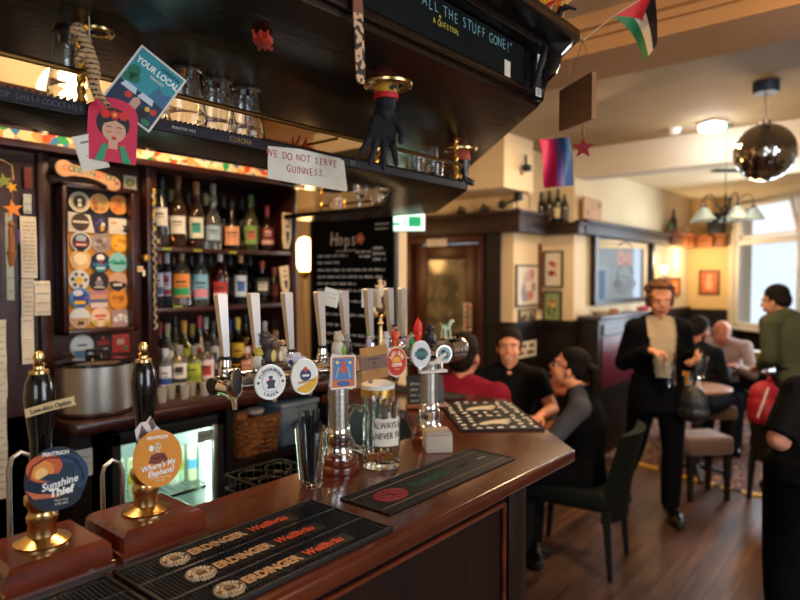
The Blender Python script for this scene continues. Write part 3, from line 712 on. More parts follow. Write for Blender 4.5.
def f_blue(m, r): m.use('#26408c').disc(r*.1, -r*.1, r*.75, 0, .0026); m.use('#d8d8e8').disc(-r*.2, r*.5, r*.3, 0, .0029, sx=1.6); m.use('#e8b52a').rect(-r*.55, r*.5, -r*.62, -r*.28, 0, .0031); m.use('#7a4fa0').disc(r*.6, r*.05, r*.2, 0, .0031)
def f_sky(m, r): m.use('#5a6a90').rect(-r*.9, r*.9, -r*.35, -r*.05, 0, .0026); m.use('#d89a78').rect(-r*.9, r*.9, r*.0, r*.5, 0, .0026); m.use('#e0d0c8').rect(-r*.9, r*.9, -r*.9, -r*.4, 0, .0026)
def f_beach(m, r): m.use('#c09a70').prism([(-r*.96, 0), (r*.96, 0), (r*.7, -r*.7), (0, -r*.97), (-r*.7, -r*.7)], 0, .0026); m.use('#201a18').prism([(-r*.3, -r*.7), (-r*.05, -r*.15), (r*.05, -r*.5), (r*.25, -r*.2), (r*.4, -r*.65)], 0, .003)
def f_rosy(m, r): m.use('#d8604a').rect(-r*.55, r*.55, r*.0, r*.25, 0, .0028); m.rect(-r*.35, r*.35, -r*.3, -r*.15, 0, .0028); m.use('#c9b84a').disc(-r*.55, -r*.55, r*.25, 0, .003); m.disc(r*.55, -r*.55, r*.25, 0, .003)
def f_cloud(m, r):
    m.use('#f0e8e0')
    for a, b_, c_ in ((-.5, -.1, .3), (0, .1, .38), (.5, 0, .3), (.7, -.4, .2)): m.disc(a*r, b_*r, c_*r, 0, .0028)
cds = [
 (79.5, 202, '#d8cdb0', '#b8a888', f_dark, 'round cream beer mat with a dark emblem, top left of the panel'),
 (99.5, 203.5, '#e2a860', None, f_blobs(['#cf8738', '#e8bc78', '#b8702c'], 1), 'round pale orange beer mat, middle of the top row'),
 (119, 205, '#e09040', None, f_blobs(['#d07828', '#e8a860', '#c86a20'], 2), 'round bright orange beer mat, right end of the top row'),
 (99.5, 224, '#2b2540', None, f_blobs(['#5a4a90', '#e0a030', '#3a3050', '#d8d0c0'], 3), 'dark purple and yellow beer mat between two white cards'),
 (81, 242, '#cfd0cc', '#18181c', f_red, 'round black and red beer mat with a silver rim'),
 (101, 242.5, '#a89a90', '#9a8a80', f_blobs(['#8a7a72', '#b8a8a0', '#70605a'], 4), 'round grey beer mat in the middle of the panel'),
 (120, 243, '#e8a820', '#efb52a', f_blobs(['#e08a1c', '#f0c050'], 5), 'round plain yellow beer mat at the right edge'),
 (80.5, 260, '#eec88a', '#e2a85a', f_arc, 'round cream gold beer mat at the left edge'),
 (100.5, 262.5, '#1a2238', None, f_mount, 'round dark blue beer mat with a white and teal picture'),
 (118, 262.5, '#8ccac6', None, f_land, 'round pale turquoise beer mat with a green landscape'),
 (79, 280, '#d8d6d0', None, f_flow, 'round white beer mat with black shapes and a yellow flower'),
 (99, 281, '#2a2228', None, f_face, 'round near black beer mat with a pale figure'),
 (118, 282, '#d8a888', None, f_band, 'round peach and black beer mat with a pale band'),
 (80, 298, '#4a88c0', None, f_blue, 'round blue beer mat with yellow lettering block'),
 (118.5, 300, '#e2962e', None, f_blobs(['#c87820', '#d88830', '#a85a18'], 6), 'round orange beer mat, second from the bottom at right'),
 (80, 318, '#d6dcdc', None, f_beach, 'round pale blue and sand beer mat, bottom left of the panel'),
 (100.5, 317, '#e8c0a0', '#eecab0', f_rosy, 'round pink beer mat, middle of the bottom row')]
for q in cds: coaster(*q)
coaster(99, 299, '#b8808c', None, f_sky, 'square sunset coloured beer mat beside the blue round one', sq=True, r=.038)
coaster(120.5, 318, '#b09090', None, f_cloud, 'square mauve beer mat with white clouds, bottom right', sq=True, r=.037)
# cards behind
m = MB(PAPER); m.prism([(-.05, -.037), (.052, -.037), (.034, .034), (-.05, .042)], 0, .001); m.use('#5a4a38').disc(-.004, .003, .035, 0, .003); m.use('#2f2418').disc(-.004, .003, .031, 0, .0033)
for k in range(-3, 4): m.use('#6a4c30').rect(-.004+k*.008-.0012, -.004+k*.008+.0012, -.02, .026, 0, .0036)
m.use('#ddd4c0').rect(-.034, .026, .0, .008, 0, .004)
ONE('beer_card', m, 'white card with a round barrel emblem at the left of the second row', 'card', M=on_panel(81.5, 223, .002))
m = MB(PAPER); m.rect(-.045, .045, -.033, .033, 0, .001); m.use('#24221f').prism([(.012, -.022), (.02, -.004), (.008, .006), (.024, .004), (.036, .008), (.028, -.004), (.032, -.024)], 0, .0016).use('#d8a078').rect(-.036, -.012, .008, .018, 0, .0015)
ONE('beer_card', m, 'white card with a small black figure at the right of the second row', 'card', M=on_panel(119.5, 226.5, .004))
BP = lambda px, py, dx=.003: face(PX(px, py, XF-.06+dx), FXN)
m = MB(pm('#cfd4d4')); m.disc(0, 0, .047, 0, .002); m.use('#e8e8e4').disc(0, .004, .040, 0, .0024); m.use('#5a88b0').prism([(-.04, -.018), (.04, -.018), (.02, -.040), (-.02, -.040)], 0, .0028); m.use('#3a4a5a').rect(-.018, .018, .0, .007, 0, .0028)
ONE('coaster', m, 'round white and blue beer mat below the framed panel', 'beer mat', M=BP(82, 346))
m = MB('#2a2426'); m.rect(-.038, .038, -.04, .04, 0, .002).use('#a8322a').rect(-.024, .024, -.006, .012, 0, .0026).use('#c9503a').star(0, .024, .012, 0, .0026).use('#b8b0a0').rect(-.02, .02, -.026, -.018, 0, .0026)
ONE('coaster', m, 'square black and red beer mat below the framed panel', 'beer mat', M=BP(103, 343.5))
m = MB('#c8342a'); m.rect(-.038, .038, -.04, .04, 0, .002).use('#e0b0a0').rect(-.016, .016, -.006, .018, 0, .0026).use('#3a8a48').disc(.022, -.022, .01, 0, .0026).use('#e86a50').rect(-.03, .03, .026, .032, 0, .0026)
ONE('coaster', m, 'square bright red beer mat below the framed panel', 'beer mat', M=BP(120.5, 343))
m = MB('#d0c4a8'); m.rect(-.028, .028, -.03, .03, 0, .002).use('#8a9038').disc(0, 0, .018, 0, .0026).use('#d8cf70').disc(0, 0, .009, 0, .003)
ONE('coaster', m, 'small square cream beer mat with a green disc, right of the bone shaped sign', 'beer mat', M=BP(130, 183))
# spanner shaped wooden sign
t = T('wooden_sign', 'pale bone shaped wooden sign with coloured letters above the panel', 'sign', M=face(PX(92, 177, XF+.03), FXN, roll=-6))
m = MB(pm('#c89a70', .6)); sc = .0036
pts = [(-30+9*math.cos(R(a)), 2+9*math.sin(R(a))) for a in range(40, 330, 20)]+[(-18, -3), (-5, -2), (8, -3), (17, -6)]+[(22+9*math.cos(R(a)), -3+8*math.sin(R(a))) for a in range(230, 470, 20)]+[(8, 7), (-8, 8), (-20, 8)]
m.prism([(x*sc, y*sc) for x, y in pts], 0, .012, .002)
P('board', m, t)
for i, (ch, cc) in enumerate(zip('CODDINGTON', ['#d86a48', '#4a6a60', '#5a8a78', '#3a8a70', '#3f8a80', '#3f7a6a', '#c83c34', '#c05a3a', '#3f6a5a', '#4a6858'])):
    TX(ch, .032, cc, t, (-29+i*5.6)*sc, (3.2-.1*i)*sc, .0125, bold=.0006)
m = MB('#8a4a3a'); m.prism([(.085, -.012), (.105, -.012), (.095, .004)], .012, .0135); P('painted_mark', m, t)
# papers and bits on the left pillar
def sheet(px0, py0, px1, py1, X, label, seed=1, lines=8, roll=0, col=None, cat='paper', name='notice_sheet'):
    a = PX(px0, py0, X); b = PX(px1, py1, X); c = (a+b)/2; wd = abs(b.y-a.y)/2; hh = abs(a.z-b.z)/2
    m = MB(pm(col) if col else PAPER)
    n = 6; rnd = random.Random(seed); ofs = [rnd.uniform(0, .006) for _ in range(n+1)]
    g = [[m.V((x*wd, -hh+2*hh*i/n, ofs[i]+(.004 if x > 0 else 0))) for x in (-1, 1)] for i in range(n+1)]
    g2 = [[m.V((x*wd, -hh+2*hh*i/n, ofs[i]+(.004 if x > 0 else 0)-.001)) for x in (-1, 1)] for i in range(n+1)]
    for i in range(n): m.F([g[i][0], g[i][1], g[i+1][1], g[i+1][0]]); m.F([g2[i][0], g2[i+1][0], g2[i+1][1], g2[i][1]])
    if lines:
        m.use('#6a655c')
        for k in range(lines):
            y = hh*.8-2*hh*.8*k/max(1, lines-1); scribble(m, -wd*.8, wd*.75, y, .006, .0105, seed*31+k, .0008)
    return ONE(name, m, label, cat, M=face(c, FXN, roll))
XP = XF-.005
sheet(20, 216, 37, 278, XP, 'long white printed sheet at the top of the left pillar', 3, 14)
sheet(21, 279, 34, 315, XP, 'white sheet hanging just below the longest sheet', 4, 7)
sheet(34, 281, 50, 315, XP+.004, 'crumpled white sheet on the pillar edge, right of another sheet', 5, 4)
sheet(21, 316, 34, 363, XP, 'narrow white sheet with two dark marks low on the pillar', 6, 3)
sheet(-6, 320, 7, 398, XP+.1, 'white sheet at the left edge of the photo, upper one', 8, 10)
sheet(-6, 399, 8, 497, XP+.1, 'long curled white sheet at the left edge, lower one', 9, 12)
sheet(23, 194, 31, 214, XP, 'small pale blue card above the sheets', 10, 3, col='#b9c4c4', name='card', cat='card')
sheet(24, 167, 32, 189, XP, 'small dark red framed card at the top of the pillar', 11, 0, col='#5a1f1a', name='card', cat='card')
sheet(5, 213, 14, 300, XP+.06, 'grey green strip of paper behind the star garland', 12, 6, col='#9aa49a', name='paper_strip')
t = T('star_garland', 'hanging garland with an orange star and a carved wooden figure', 'garland', PX(13, 209, XP+.12))
m = MB('#d8822e').at(face((0, 0, 0), FXN, 8)); m.star(0, 0, .033, -.003, .003); P('star', m, t)
m = MB('#d8a020').at(face((0, -.002, .075), FXN, 20)); m.star(0, 0, .02, -.003, .003); P('small_star', m, t)
m = MB(pm('#8a5a30', .5)); m.tube([(0, 0, .14), (0, 0, .03)], .0015, 5); m.tube([(0, -.006, -.04), (0, -.008, -.08), (0, -.004, -.12), (0, -.008, -.15)], [.004, .009, .011, .013], 10); m.ell((0, -.006, -.055), .011); m.tube([(0, -.008, -.15), (0, -.008, -.20)], [.015, .007], 10); P('carved_figure', m, t)
m = MB('#5a3a7a'); m.tube([(.01, .012, -.07), (.01, .014, -.12)], .005, 6); P('purple_tassel', m, t)
m = MB(BRASS); m.tube([(0, -.10, .16), (0, -.03, .165), (0, .0, .15), (0, .005, .1)], .003, 6); P('hook', m, t)
m = MB('#7a8a3a').at(face(PX(4, 181, XP+.08), FXN, 10)); m.star(0, 0, .028, -.003, .003)
ONE('star_ornament', m, 'dull green star ornament at the very left edge', 'ornament')
# bead string
t = T('bead_string', 'long string of yellow and pale beads hanging beside the bottle shelves', 'beads', PX(153.5, 190, XF+.01))
m = MB(pm('#b8b0a0', .3)); rnd = random.Random(2)
for k in range(110):
    z = -k*.0055; y = .004*math.sin(k*.9)+.002*math.sin(k*.13); 
    m.use(('#b8b0a0', '#9a8f80', '#c9a83a', '#6a5a80', '#8f8f3a')[rnd.choice((0, 0, 0, 1, 1, 2) if k > 30 else (2, 4, 0, 3, 2))]); m.ell((.004*math.cos(k), y, z), .0045 if k > 30 else .0065, 7, 5)
P('beads', m, t)['kind'] = 'stuff'
# ------------------------------------------------------------ bottles
def tint(h, rough=.04): return mat('tinted_glass_'+h.strip('#'), h, rough, trans=.9, ior=1.42, coat=.5)
_gl = {}
def glassof(h):
    if h not in _gl: _gl[h] = tint(h)
    return _gl[h]
def bottle(p, label, h=.30, r=.036, neck=.013, sh=.62, glass='#c9b48a', lab='#e6e0d0', lab2=None, cap='#2a2420', shape='round', group=None, lz=(.16, .50)):
    t = T('bottle', label, 'bottle', p, group=group)
    bh = h*.90; s_ = h*sh
    pr = [(0, 0), (r*.9, 0), (r, .006), (r, s_*.9), (r*.86, s_), (neck*1.25, s_+(bh-s_)*.42), (neck, s_+(bh-s_)*.6), (neck, bh), (0, bh)]
    if shape == 'flask': pr = [(0, 0), (r*.8, 0), (r*1.12, h*.16), (r*1.15, h*.34), (r*.8, s_*.95), (neck*1.1, s_+.02), (neck, bh), (0, bh)]
    if shape == 'bulb': pr = [(0, 0), (r, 0), (r, s_*.8), (r*.5, s_*1.0), (neck, s_*1.08), (neck*1.7, s_+(bh-s_)*.55), (neck, s_+(bh-s_)*.8), (neck, bh), (0, bh)]
    m = MB(glassof(glass)).lathe(pr, 18); P('glass_body', m, t)
    m = MB(pm(cap, .35)).lathe([(0, bh), (neck*1.25, bh), (neck*1.25, h*.985), (neck*1.05, h), (0, h)], 14); m.lathe([(neck*1.05, bh-.03), (neck*1.08, bh)], 14); P('cap', m, t)
    if lab:
        k = 1.13 if shape == 'flask' else 1.0
        m = MB(pm(lab, .6)); a0, a1 = lz; rl = random.Random(int(p[1]*1e4) % 997)
        def arc(r1, z0_, z1_, w0, w1, c0=-33):
            n_ = 10; A = [R(c0+w0+(w1-w0)*i/n_) for i in range(n_+1)]
            lo_ = [m.V((r1*math.cos(q), r1*math.sin(q), z0_)) for q in A]; hi_ = [m.V((r1*math.cos(q), r1*math.sin(q), z1_)) for q in A]
            for i in range(n_): m.F([lo_[i], lo_[i+1], hi_[i+1], hi_[i]])
        arc(r*k*1.02, h*a0, h*a1, -52, 52)
        H_ = h*(a1-a0); z_ = h*a0
        if lab2:
            m.use(lab2); st = rl.choice((0, 1, 2))
            if st == 0: arc(r*k*1.03, z_+H_*.08, z_+H_*.4, -50, 50)
            if st == 1: arc(r*k*1.03, z_+H_*.25, z_+H_*.75, -30, 30)
            if st == 2: arc(r*k*1.03, z_+H_*.05, z_+H_*.28, -50, 50); arc(r*k*1.03, z_+H_*.55, z_+H_*.85, -24, 24)
        m.use('#3a302a'); arc(r*k*1.035, z_+H_*.62, z_+H_*.70, -34, 34-rl.randint(0, 20)); arc(r*k*1.035, z_+H_*.46, z_+H_*.50, -26, 26)
        P('paper_label', m, t)
    return t
G1 = 'bottles on the top back bar shelf'; G2 = 'bottles on the middle back bar shelf'; G3 = 'bottles standing on the back counter'
def bx(px, X, z): p = PX(px, 250, X); return Vector((X, p.y, z))
XB = -2.66
B1 = [
 (162, .325, .033, '#8f8a80', '#e6dfcc', None, '#1c1a1a', 'round', (.30, .55), 'bottle with a tall cream label and dark cap, left end of the top shelf'),
 (178.5, .335, .040, '#9c6a34', '#e8e0cc', None, '#7a4a2a', 'round', (.2, .44), 'whisky bottle with a square cream label, second on the top shelf'),
 (197, .32, .038, '#8a5a34', '#d8d4bc', '#2f9a84', '#b07a40', 'round', (.16, .46), 'bottle with a teal and cream label, third on the top shelf'),
 (213.5, .32, .041, '#b8b8aa', '#9cb4bc', None, '#8a8478', 'bulb', (.14, .36), 'clear bottle with a round neck bulb and pale blue label'),
 (232, .255, .038, '#2e2018', '#e09a6a', None, '#15141a', 'flask', (.10, .46), 'short dark bottle with a big peach label on the top shelf'),
 (251, .29, .038, '#a09a60', '#7ca048', '#c86a4a', '#55703a', 'round', (.12, .44), 'bottle with a busy green and red label on the top shelf'),
 (267.5, .245, .040, '#6a3a24', '#7a2c1e', '#d8a890', '#8c2a2a', 'round', (.14, .5), 'squat bottle with a dark red label and red cap, right end of top shelf')]
for px, h, r, g, l1, l2, cp, shp, lz, lb in B1: bottle(bx(px, XB, SH1), lb, h, r, .0125, .58, g, l1, l2, cp, shp, G1, lz)
for k, (px, g, cp) in enumerate(((171, '#8a3a24', '#8a7a50'), (188, '#7a1f1a', '#301a18'), (206, '#9a8a60', '#b0a070'), (224, '#30281c', '#4a4640'), (242, '#4a3a28', '#2a2a2a'), (254, '#5a4a30', '#1a1a1a'))):
    bottle(bx(px, -2.80, SH1), 'bottle in the back row of the top shelf, %s from the left' % ('first', 'second', 'third', 'fourth', 'fifth', 'sixth')[k], .29, .036, .013, .6, g, '#8f8672' if k % 2 else None, None, cp, 'round', G1)
B2 = [
 (158.5, .25, .024, '#3a3f5a', '#a8acc0', '#3a4a7a', '#9a3a30', 'round', (.2, .62), 'slim blue labelled bottle, left end of the middle shelf'),
 (166.5, .255, .024, '#2f344a', '#9aa0b8', '#7a2a3a', '#a8a8a8', 'round', (.2, .62), 'slim blue and red labelled bottle, second on the middle shelf'),
 (181.5, .27, .044, '#c8bca0', '#e08a3c', '#2f9a5a', '#8a6a40', 'round', (.16, .56), 'wide bottle with an orange and green label on the middle shelf'),
 (200.5, .265, .040, '#b8c8c4', '#7ab0c8', '#d88a9a', '#3a3a3a', 'round', (.12, .56), 'bottle with a pastel blue label on the middle shelf'),
 (220, .27, .040, '#8a1818', '#b03028', '#d8a0a0', '#d8c8c0', 'round', (.1, .42), 'bright red bottle in the middle shelf row'),
 (240.5, .265, .036, '#1c2a4a', '#b8c4d0', '#3a6aa8', '#b8863a', 'round', (.14, .54), 'dark blue bottle with a silver label on the middle shelf'),
 (262, .22, .042, '#14100e', '#1c1814', '#c8c0b0', '#c04a28', 'flask', (.2, .6), 'black flask shaped bottle with white script on the middle shelf'),
 (274, .19, .026, '#7a2018', '#5a1a14', None, '#c86a4a', 'round', (.2, .5), 'small reddish bottle at the right end of the middle shelf')]
for px, h, r, g, l1, l2, cp, shp, lz, lb in B2: bottle(bx(px, XB, SH2), lb, h, r, .012, .62, g, l1, l2, cp, shp, G2, lz)
for k, (px, g) in enumerate(((173, '#6a4a2a'), (191, '#5a5a50'), (210, '#a08860'), (230, '#601a14'), (250, '#2a2a30'))):
    bottle(bx(px, -2.80, SH2), 'bottle in the back row of the middle shelf, %s from the left' % ('first', 'second', 'third', 'fourth', 'fifth')[k], .255, .033, .012, .6, g, '#7a7468' if k % 2 else None, None, '#3a3028', 'round', G2)
B3 = [
 (166, .30, .036, '#b8b4a8', '#d8d4c8', '#7a5a3a', '#b0a080', 'round', 'bottle with a white and brown label, left of the back counter', -2.72),
 (183, .31, .042, '#8a9a20', '#a8b428', '#d8d040', '#c88a2a', 'round', 'bottle with a bright yellow green label on the back counter', -2.72),
 (198.5, .33, .032, '#3a1814', '#d8c8a8', '#b04a30', '#a8343a', 'round', 'tall red necked bottle with a cream label on the back counter', -2.74),
 (212.5, .30, .034, '#9aa0a0', '#c8c8c4', '#3a4a6a', '#2a2a2e', 'round', 'clear bottle with a pale label behind the first tap', -2.72),
 (237, .31, .040, '#141210', '#d8b02a', '#1c1c1c', '#d8b84a', 'round', 'black bottle with a yellow label between two tap handles', -2.72),
 (252, .27, .036, '#8a5a2a', '#b8402a', '#e0c080', '#b8a070', 'round', 'amber bottle with a red label behind the second tap', -2.74),
 (264, .28, .038, '#9a8a6a', '#d8d0c0', '#8a8a8a', '#b8b8b8', 'round', 'clear bottle with a white label behind the third tap', -2.74),
 (275, .24, .030, '#6a5a4a', '#c8b8a0', None, '#6a4a2a', 'round', 'short brown bottle at the right end of the back counter', -2.58)]
for px, h, r, g, l1, l2, cp, shp, lb, x in B3: bottle(bx(px, x, 1.10), lb, h, r, .012, .6, g, l1, l2, cp, shp, G3, (.2, .58))
B4 = [
 (164, .20, .032, '#a8b8c8', '#dfe4ea', '#2a4a9a', '#b8c0c8', 'clear jar like bottle with a blue spot label, front row left'),
 (178, .21, .040, '#d8d4c8', '#e2dfd2', '#3a3a36', '#8a8a88', 'white bottle with a black ring on its label, front row'),
 (192.5, .20, .040, '#9aa820', '#b4c438', '#8a9a20', '#7a7a70', 'lime green bottle in the front row of the back counter'),
 (206, .21, .036, '#c8b8b0', '#e0d0cc', '#b83a3a', '#2a2a2a', 'bottle with a white and red label in the front row'),
 (223, .18, .032, '#a8685a', '#d8a890', '#b04a3a', '#b0a8a0', 'small pinkish bottle half behind the leftmost tap'),
 (246, .17, .034, '#b8704a', '#d89a7a', '#a84a3a', '#c8c0b8', 'small copper coloured bottle in the front row'),
 (264, .17, .033, '#b8a890', '#cfc4b0', '#5a6a80', '#a8a8a8', 'small clear bottle in the front row, right part')]
for px, h, r, g, l1, l2, cp, lb in B4: bottle(bx(px, -2.58, 1.10), lb, h, r, .014, .72, g, l1, l2, cp, 'round', G3, (.18, .62))
for k, (px, g, l1, cp) in enumerate(((159, '#4a3a20', '#c8b890', '#a8342a'), (174, '#c8c0a0', '#d8cfa8', '#3a3a3a'), (191, '#3a4a20', '#c8c8b8', '#c8a83a'), (205, '#8a4a20', '#b83a2a', '#d8d0c0'), (219, '#1c1a18', '#8a8a80', '#b8b8b0'), (229, '#b0a888', '#e0dccb', '#2a4a8a'), (245, '#5a2a14', '#d8a040', '#1a1a1a'), (254, '#c8c8c0', '#5a7aa0', '#8a2a2a'))):
    bottle(bx(px, -2.86, 1.10), 'bottle in the back row of the back counter, %s from the left' % ('first', 'second', 'third', 'fourth', 'fifth', 'sixth', 'seventh', 'eighth', 'ninth')[k], (.30, .33, .28, .31, .34, .29, .32, .30, .27)[k], .034, .012, .6, g, l1, None, cp, 'round', G3, (.2, .58))
# shot glasses on the counter
g0 = None
for k, px in enumerate((160, 169, 183, 190, 203, 209, 215, 228, 236, 250, 258)):
    p = bx(px, -2.44 if k % 2 else -2.40, 1.1005)
    if g0 is None:
        g0 = T('shot_glass', '', 'glass', p, group='shot glasses along the back counter edge'); m = MB(mat('frosted_glass', '#dcd8cf', .15, trans=.6)); m.lathe([(0, 0), (.016, 0), (.021, .06), (.019, .06), (.014, .012), (0, .012)], 16); P('bowl', m, g0); o = g0
    else: o = dup(g0, loc=p)
    o['label'] = 'small pale shot glass in the row along the back counter edge, %s from the left' % ('first', 'second', 'third', 'fourth', 'fifth', 'sixth', 'seventh', 'eighth', 'ninth', 'tenth', 'eleventh')[k]
# wooden clips (menu paddles)
def paddle(px, py, w_, h_, roll, label, seed):
    t = T('wooden_paddle', label, 'sign', M=face(PX(px, py, XF+.022), FXN, roll=roll)); m = MB(pm('#d8bd90', .6))
    m.prism([(-w_*.8, -h_), (w_*.35, -h_), (w_*.8, -h_*.35), (w_, h_), (-w_, h_), (-w_, -h_*.5)], 0, .01, .002); P('board', m, t)
    m = MB('#3a2e28'); m.prism([(-.008, -h_*.5), (.0, -h_*.75), (.008, -h_*.5), (.012, -.005), (-.012, -.005)], .0098, .0108); m.rect(-.012, .012, h_*.2, h_*.3, .0098, .0108); m.rect(-.008, .009, h_*.6, h_*.68, .0098, .0108); P('printed_mark', m, t)
    return t
paddle(286.5, 231, .030, .093, 0, 'cream paddle shaped sign with a black mark at the end of the top shelf', 1)
paddle(284.5, 279.5, .030, .070, 8, 'tilted cream paddle shaped sign at the end of the middle shelf', 2)
for k, (px, py) in enumerate(((167, 249), (198, 250.5), (233, 252.5))):
    m = MB('#8f9a2a'); m.rect(-.022, .022, -.005, .005, 0, .001); ONE('price_tag', m, 'tiny yellow green price strip on the top shelf edge, %s' % ('left one', 'middle one', 'right one')[k], 'price tag', M=face(PX(px, py, XF-.003), FXN), group='price strips on the top shelf edge')
m = MB('#8f9a2a'); m.rect(-.022, .022, -.004, .004, 0, .001); ONE('price_tag', m, 'tiny yellow green price strip on the middle shelf edge', 'price tag', M=face(PX(178, 306.5, XF-.003), FXN))
# steel cooker
t = T('steel_pot', 'large round brushed steel pot with a dark lid on the back counter', 'pot', (-2.43, 1.075, 1.10))
P('body', MB(mat('worn_steel', '#b8b0a6', .36, 1, bump=.15, bscale=(14, 14, 14))).lathe([(0, .004), (.125, .004), (.137, .02), (.137, .19), (.13, .19), (.13, .03), (0, .03)], 40), t)
P('base_ring', MB(BLKM).lathe([(0, 0), (.122, 0), (.13, .012), (.137, .024), (0, .01)], 40), t)
P('lid', MB(BLACK).lathe([(0, .225), (.03, .225), (.035, .21), (.12, .205), (.143, .198), (.143, .188), (0, .188)], 40), t)
m = MB(BLKM); m.tube([(.0, -.03, .225), (0, -.03, .24), (0, .03, .24), (0, .03, .225)], .006, 8); P('lid_handle', m, t)
# fridge
fy0, fy1 = 1.08, 1.57
t = T('bottle_fridge', 'black under-counter fridge with a lit glass door behind the bar', 'fridge', (0, 0, 0))
m = MB(BLKM); m.box(-2.93, -2.34, fy0, fy0+.03, .1, 1.04); m.box(-2.93, -2.34, fy1-.03, fy1, .1, 1.04); m.box(-2.93, -2.34, fy0, fy1, 1.0, 1.04); m.box(-2.93, -2.34, fy0, fy1, .1, .16); P('case', m, t)
m = MB(mat('fridge_liner', '#dfe8e4', .4)); m.box(-2.93, -2.90, fy0+.03, fy1-.03, .16, 1.0); m.box(-2.9, -2.36, fy0+.03, fy0+.035, .16, 1.0); m.box(-2.9, -2.36, fy1-.035, fy1-.03, .16, 1.0); m.box(-2.9, -2.36, fy0+.03, fy1-.03, .16, .17); P('liner', m, t)
m = MB(mat('fridge_lamp', '#e8fff4', .4, emit='#d8fff0', es=9)); m.box(-2.40, -2.38, fy0+.05, fy1-.05, .965, .985); m.box(-2.375, -2.365, fy1-.05, fy1-.04, .2, .95); P('lamp_tube', m, t)
m = MB(CHROME)
for z in (.71, .43):
    for k in range(13): m.box(-2.88, -2.37, fy0+.04+k*.034, fy0+.043+k*.034, z, z+.004)
    m.box(-2.372, -2.366, fy0+.035, fy1-.035, z-.008, z+.006)
P('wire_shelf', m, t)
m = MB(BLKM); m.box(-2.335, -2.31, fy0, fy0+.035, .13, 1.03, .003); m.box(-2.335, -2.31, fy1-.035, fy1, .13, 1.03, .003); m.box(-2.335, -2.31, fy0, fy1, .98, 1.03, .003); m.box(-2.335, -2.31, fy0, fy1, .13, .18, .003)
dd = P('door', m, t); m = MB(mat('door_glass', '#e8f4ee', .02, trans=1, ior=1.05)); m.box(-2.326, -2.320, fy0+.03, fy1-.03, .17, .99); P('glass_pane', m, dd)
m = MB(STEEL); m.box(-2.31, -2.30, fy1-.06, fy1-.042, .17, .99, .002); P('metal_trim', m, dd)
point('fridge_lamp_light', (-2.42, 1.33, .9), 3.0, (.82, 1, .93), .03)
tp = None
for k in range(18):
    row = k//9; c_ = k % 9; z = (.718, .438)[row]; y = fy0+.07+c_*.045; x = -2.50 if c_ % 2 else -2.47
    cc = ('#e8ecd8', '#d8e4c0', '#e0d8b0', '#f0f0ea', '#c8dcc0', '#e8e0c8')[c_ % 6]; c2 = ('#3a9a5a', '#8ab83a', '#c8b030', '#5a9ac0', '#2f7a5a')[(c_+row) % 5]
    p = (x, y, z)
    t2 = T('drink_can', 'pale can with a %s band on the %s fridge shelf, %s from the left' % (('green', 'lime', 'ochre', 'blue', 'dark green')[(c_+row) % 5], ('upper', 'lower')[row], ('first', 'second', 'third', 'fourth', 'fifth', 'sixth', 'seventh', 'eighth', 'ninth')[c_]), 'can', p, group='cans on the %s fridge shelf' % ('upper', 'lower')[row]); h = .155 if row == 0 else .12
    P('can_body', MB(pm(cc, .35)).lathe([(0, 0), (.018, 0), (.0215, .006), (.0215, h-.01), (.018, h), (0, h)], 16), t2)
    P('printed_band', MB(c2).lathe([(.0219, h*.35), (.0219, h*.62)], 16), t2)
m = MB('#a8b0a8'); m.rect(-.035, .035, -.025, .025, 0, .001).use('#6a7470').rect(-.028, .028, -.002, .004, 0, .0014)
ONE('notice_card', m, 'small grey notice stuck in the top corner of the fridge door', 'card', M=face((-2.318, 1.478, .945), FXN))
m = MB('#c8ccc8'); m.rect(-.04, .04, -.05, .05, 0, .001); scribble(m.use('#4a5a54'), -.03, .03, .02, .006, .0014, 5); scribble(m, -.03, .03, -.005, .006, .0014, 6); scribble(m, -.03, .02, -.03, .006, .0014, 7)
ONE('notice_sheet', m, 'white sheet with green writing taped under the back counter corner', 'paper', M=face((-2.298, .962, .95), FXN))
# wicker basket, blue tub
def basket(p, label):
    t = T('wicker_basket', label, 'basket', p); m = MB(mat('wicker', '#6a3a1c', .6, var='#c07c40', scale=(60, 60, 60))); a, b, h = .10, .135, .17
    def rim(z, k=1): return [(a*k*math.copysign(abs(math.cos(q))**.5, math.cos(q)), b*k*math.copysign(abs(math.sin(q))**.5, math.sin(q)), z) for q in [2*math.pi*i/36 for i in range(36)]]
    for j in range(13):
        z = .01+j*.0125; kk = .86+.14*j/12; pts = rim(z, kk); pts = [(x*(1+.05*(-1)**(i//2+j)), y*(1+.05*(-1)**(i//2+j)), zz) for i, (x, y, zz) in enumerate(pts)]; m.tube(pts, .0045, 5, closed=True)
    lo = rim(0, .86); hi = rim(h, 1.0)
    for i in range(36): m.tube([lo[i], hi[i]], .004, 5)
    P('weave', m, t); m = MB(mat('wicker_rim', '#7a4a26', .6)); m.tube(rim(h+.004, 1.02), .009, 6, closed=True); P('rim', m, t)
    m = MB(BLKM); m.prism([(x*.9, y*.9) for x, y, z in rim(0, .86)], 0, .01); P('base', m, t); return t
basket((-2.44, 1.80, .79), 'brown wicker basket on the shelf under the back counter')
m = MB(pm('#d8cfc0')); m.lathe([(0, 0), (.04, 0), (.045, .02), (0, .03)], 16); ONE('folded_cloth', m, 'pale folded cloth lying on top of the wicker basket', 'cloth', (-2.44, 1.83, .968))
m = MB(pm('#b0703a')); m.box(-.02, .02, -.035, .035, 0, .09, .004); ONE('small_carton', m, 'small tan carton standing up in the wicker basket', 'carton', (-2.44, 1.74, .90), rz=.3)
